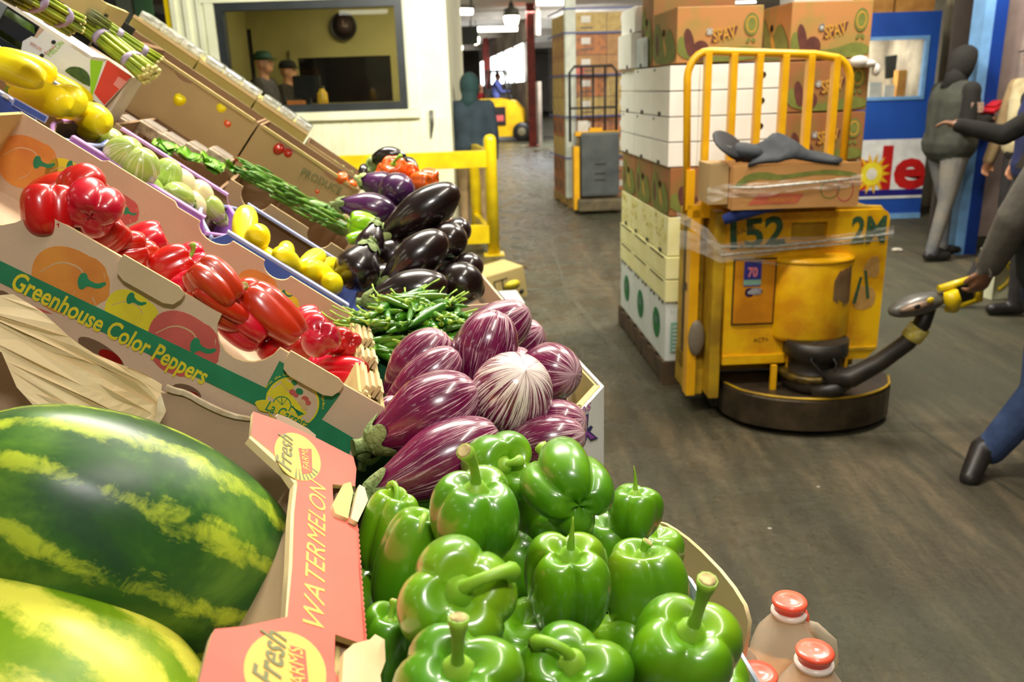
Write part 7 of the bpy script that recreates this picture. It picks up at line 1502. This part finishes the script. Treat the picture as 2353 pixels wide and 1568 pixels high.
# man in hooded vest by the kiosk
o, HM, G = stand_person('person in a black hood and grey-green vest with faded jeans, looking down beside the kiosk', (3.84, 7.32), 8, [VEST, BLKC, GDEN, SHOE, SKIN2], 1.80, arms=(((0, -.20, 1.41), (-.03, -.24, 1.12), (.24, -.10, 1.17)), ((0, .20, 1.41), (0, .24, 1.13), (.26, .10, 1.2))), head_pitch=.25, hood_mat=BLKC, heavy=1.22, legs=(((.0, -.10, .92), (-.05, -.12, .50), (-.13, -.12, .09)), ((.0, .10, .92), (.11, .11, .50), (.13, .11, .09))))
a = G(.01, -.276, 1.28); MB().box((-.055, -.004, -.04), (.055, .004, .04)).obj('flag_patch', M('faded_patch', (168, 124, 108), .8, (190, 170, 150), 60), o, Matrix.Translation(a) @ Matrix.Rotation(math.radians(8), 4, 'Z'))
a = G(.36, .0, 1.26); rp_ = MB().box((-.09, -.07, -.01), (.07, .07, .012)).box((-.02, -.05, .01), (.09, .05, .03)).obj('red_packet', M('red_packet_film', (190, 30, 36), .4, (150, 24, 30), 12), None, Matrix.Translation(a) @ Matrix.Rotation(.5, 4, 'Z') @ Matrix.Rotation(-.4, 4, 'Y')); tag(rp_, 'small red packet held between the hooded person and the reaching arm', 'packet')
# cap man at the right edge
b = aty(2352, 300, 6.9); stand_person('person in a black cap and cream jacket by the strip curtain, facing left', (b.x+.05, 6.9), 188, [CREAMJ, KHAKI, DKT, SHOE, SKIN1], 1.82, arms=(((0, -.20, 1.41), (.03, -.26, 1.12), (.10, -.28, .84)), ((0, .20, 1.41), (.12, .24, 1.12), (.26, .22, .86))), cap_mat=BLKC)
# man reaching in navy and black
b = aty(2392, 450, 5.5); o, HM, G = stand_person('person in a navy jacket reaching a black sleeve towards the hooded person, mid-stride', (b.x, 5.5), 172, [NAVYC, BLKC, DKT, SHOE, SKIN2], 1.76, arms=(((.02, .20, 1.38), (.34, .24, 1.20), (.56, .12, 1.26)), ((0, -.20, 1.40), (-.12, -.26, 1.12), (.0, -.26, .86))), legs=(((.0, -.10, .92), (.14, -.11, .53), (.34, -.10, .12)), ((.0, .10, .92), (.10, .11, .50), (.10, .11, .09))), lean=.05)
bo = MB().box((-.1, -.12, 0), (.12, .05, .36)).obj('paper_bag', M('white_bag_paper', (226, 226, 196), .6), None, yawm(aty(2313, 690, 5.75).x, 5.95, .0, 12), bevel=.008); tag(bo, 'white paper bag with yellow print standing on the floor behind the reaching person', 'bag')
MB().tube([(-.06, -.124, .08), (.0, -.124, .12), (.04, -.124, .2), (-.02, -.124, .26), (.05, -.124, .31)], .014, 6).obj('yellow_print', YEL, bo)
# operator
def Wd(px, py, Y): return aty(px, py, Y)
Yo = 3.12
S = [(Wd(2445, 660, Yo), Wd(2450, 690, Yo+.05), .15, .15, 2), (Wd(2440, 610, Yo), Wd(2430, 470, Yo), .16, .155, 0), (Wd(2480, 610, Yo+.1), Wd(2470, 470, Yo+.1), .15, .15, 0), (Wd(2415, 385, Yo-.05), Wd(2490, 375, Yo+.2), .085, .085, 0), (Wd(2440, 380, Yo), Wd(2450, 330, Yo), .065, .058, 4),
     (Wd(2408, 392, Yo-.1), Wd(2335, 500, Yo-.08), .078, .068, 1), (Wd(2335, 500, Yo-.08), Wd(2275, 610, Yo+.03), .068, .050, 1), (Wd(2500, 390, Yo+.2), Wd(2540, 520, Yo+.2), .075, .06, 1), (Wd(2540, 520, Yo+.2), Wd(2560, 640, Yo+.1), .055, .045, 1),
     (Wd(2440, 700, Yo-.05), Wd(2395, 900, Yo-.10), .115, .078, 2), (Wd(2395, 900, Yo-.10), Wd(2275, 1035, Yo-.02), .078, .060, 2), (Wd(2258, 1030, Yo-.02), Wd(2228, 1100, Yo-.10), .048, .040, 3),
     (Wd(2480, 700, Yo+.12), Wd(2560, 880, Yo+.1), .11, .078, 2), (Wd(2560, 880, Yo+.1), Wd(2580, 1040, Yo+.1), .075, .055, 2), (Wd(2580, 1060, Yo+.1), Wd(2650, 1068, Yo+.1), .045, .042, 3)]
hw = Wd(2275, 615, Yo+.03); hd_ = (Wd(2250, 662, Yo+.05)-hw)
o, HM = person('person pulling the truck handle in a grey sleeve and blue jeans, mostly out of frame', [SLATE, GREYH, DENIM, SHOE, SKIN2], S, (Wd(2455, 250, Yo), (1, .2, 0), 4), .009, hands=[(hw, hd_, (.3, -.95, 0), 4, .75), (Wd(2562, 650, Yo+.1), (0, 0, -1), (0, -1, 0), 4, .4)])
MB().tube([hw+Vector((-.03, 0, -.0)), hw+Vector((.0, 0, .012))], [.046, .047], 14).obj('steel_watch', M('watch_steel', (200, 200, 200), .2, metal=.9), o); hood(o, HM, GREYH, .9)
# hooded person seen from behind
b = aty(1082, 300, 9.35); stand_person('person in a dark teal hood and slate jacket seen from behind at the booth corner', (b.x, 9.35), 84, [SLATE, SLATE, KHAKI, SHOE, SKIN1], 1.74, hood_mat=TEALH, heavy=1.16)
# two people in the booth
OLJ = M('dark_brown_jacket', (44, 36, 28), .85, (34, 28, 22), 7); GCAP = M('green_cap_cloth', (26, 60, 42), .8); GJ = M('grey_violet_jacket', (74, 66, 70), .85, (56, 50, 54), 8)
b1_ = aty(600, 140, 9.95); b2_ = aty(634, 158, 10.4)
z1 = b1_.z-1.70; struct('floor_booth', MB().box((xl+.08, .13, 0), (-.13, RY-.06, max(.02, min(z1, .35)))), M('booth_floor_vinyl', (90, 80, 60), .7), mw=bfr)
print('BOOTH z', z1, b1_, b2_)
fz = max(.02, min(z1, .35))
stand_person('person in a green cap and grey jacket behind the booth window, facing right', (b1_.x, 9.95), -8, [GJ, OLJ, DKT, SHOE, SKIN1], 1.75*(b1_.z-fz)/1.66 if (b1_.z-fz) < 1.8 else 1.85, z0=fz, cap_mat=GCAP, arms=(((0, -.20, 1.41), (.05, -.25, 1.12), (.22, -.2, 1.0)), ((0, .20, 1.41), (.05, .25, 1.12), (.25, .2, 1.05))))
stand_person('second person in a black cap behind the booth window, right of the green cap', (b2_.x+.03, 10.75), -5, [OLJ, OLJ, DKT, SHOE, SKIN1], min(1.85, 1.75*(b2_.z-fz)/1.66), z0=fz, cap_mat=BLKC, arms=(((0, -.20, 1.41), (.05, -.25, 1.12), (.22, -.2, 1.0)), ((0, .20, 1.41), (.05, .25, 1.12), (.25, .2, 1.05))))
# forklift driver and a far worker
q = FK @ Vector((-.28, 0, 0)); BLUS = M('blue_shirt', (74, 84, 150), .8); REDS = M('red_shirt', (190, 40, 46), .8)
G2 = lambda f_, l_, z_: q+Vector((f_, l_, z_))
person('driver in a blue shirt sitting on the yellow forklift', [BLUS, BLUS, DKT, SHOE, SKIN2], [(G2(0, -.08, 1.36), G2(0, .08, 1.36), .13, .13, 0), (G2(0, 0, 1.4), G2(.02, 0, 1.7), .16, .15, 0), (G2(0, -.17, 1.75), G2(0, .17, 1.75), .07, .07, 0), (G2(0, 0, 1.78), G2(.02, 0, 1.88), .05, .05, 4), (G2(0, -.2, 1.74), G2(.15, -.22, 1.5), .06, .05, 1), (G2(.15, -.22, 1.5), G2(.38, -.15, 1.5), .05, .04, 1), (G2(0, .2, 1.74), G2(.15, .22, 1.5), .06, .05, 1), (G2(.15, .22, 1.5), G2(.38, .15, 1.5), .05, .04, 1), (G2(0, -.1, 1.33), G2(.42, -.12, 1.34), .09, .07, 2), (G2(0, .1, 1.33), G2(.42, .12, 1.34), .09, .07, 2), (G2(.42, -.12, 1.3), G2(.45, -.12, .95), .06, .05, 2), (G2(.42, .12, 1.3), G2(.45, .12, .95), .06, .05, 2)], (G2(.05, 0, 1.96), (1, -.2, 0), 4), .02)
b = aty(1106, 260, 28.5); stand_person('tiny far worker in a red shirt standing behind the forklift', (b.x, 28.5), 60, [REDS, REDS, DKT, SHOE, SKIN1], 1.75, vox=.02)
# litter on the floor
lt = M('white_litter', (214, 206, 190), .6)
for i, (px, py, s, lab) in enumerate([(2060, 578, .05, 'crumpled white litter on the floor right of the truck hood'), (1768, 1216, .007, 'tiny pale crumb on the bare floor beyond the juice jugs'), (1880, 1120, .006, 'tiny pale speck on the floor in front of the bumper')]):
    q = atz(px, py, 0); o = MB().ell((0, 0, s*.35), (s, s*.6, s*.35), 0, 10, 6).ell((s*.6, .0, s*.3), (s*.5, s*.7, s*.3), 0, 10, 6).obj('litter_scrap', lt, None, Matrix.Translation((q.x, q.y, 0))); tag(o, lab, 'litter')
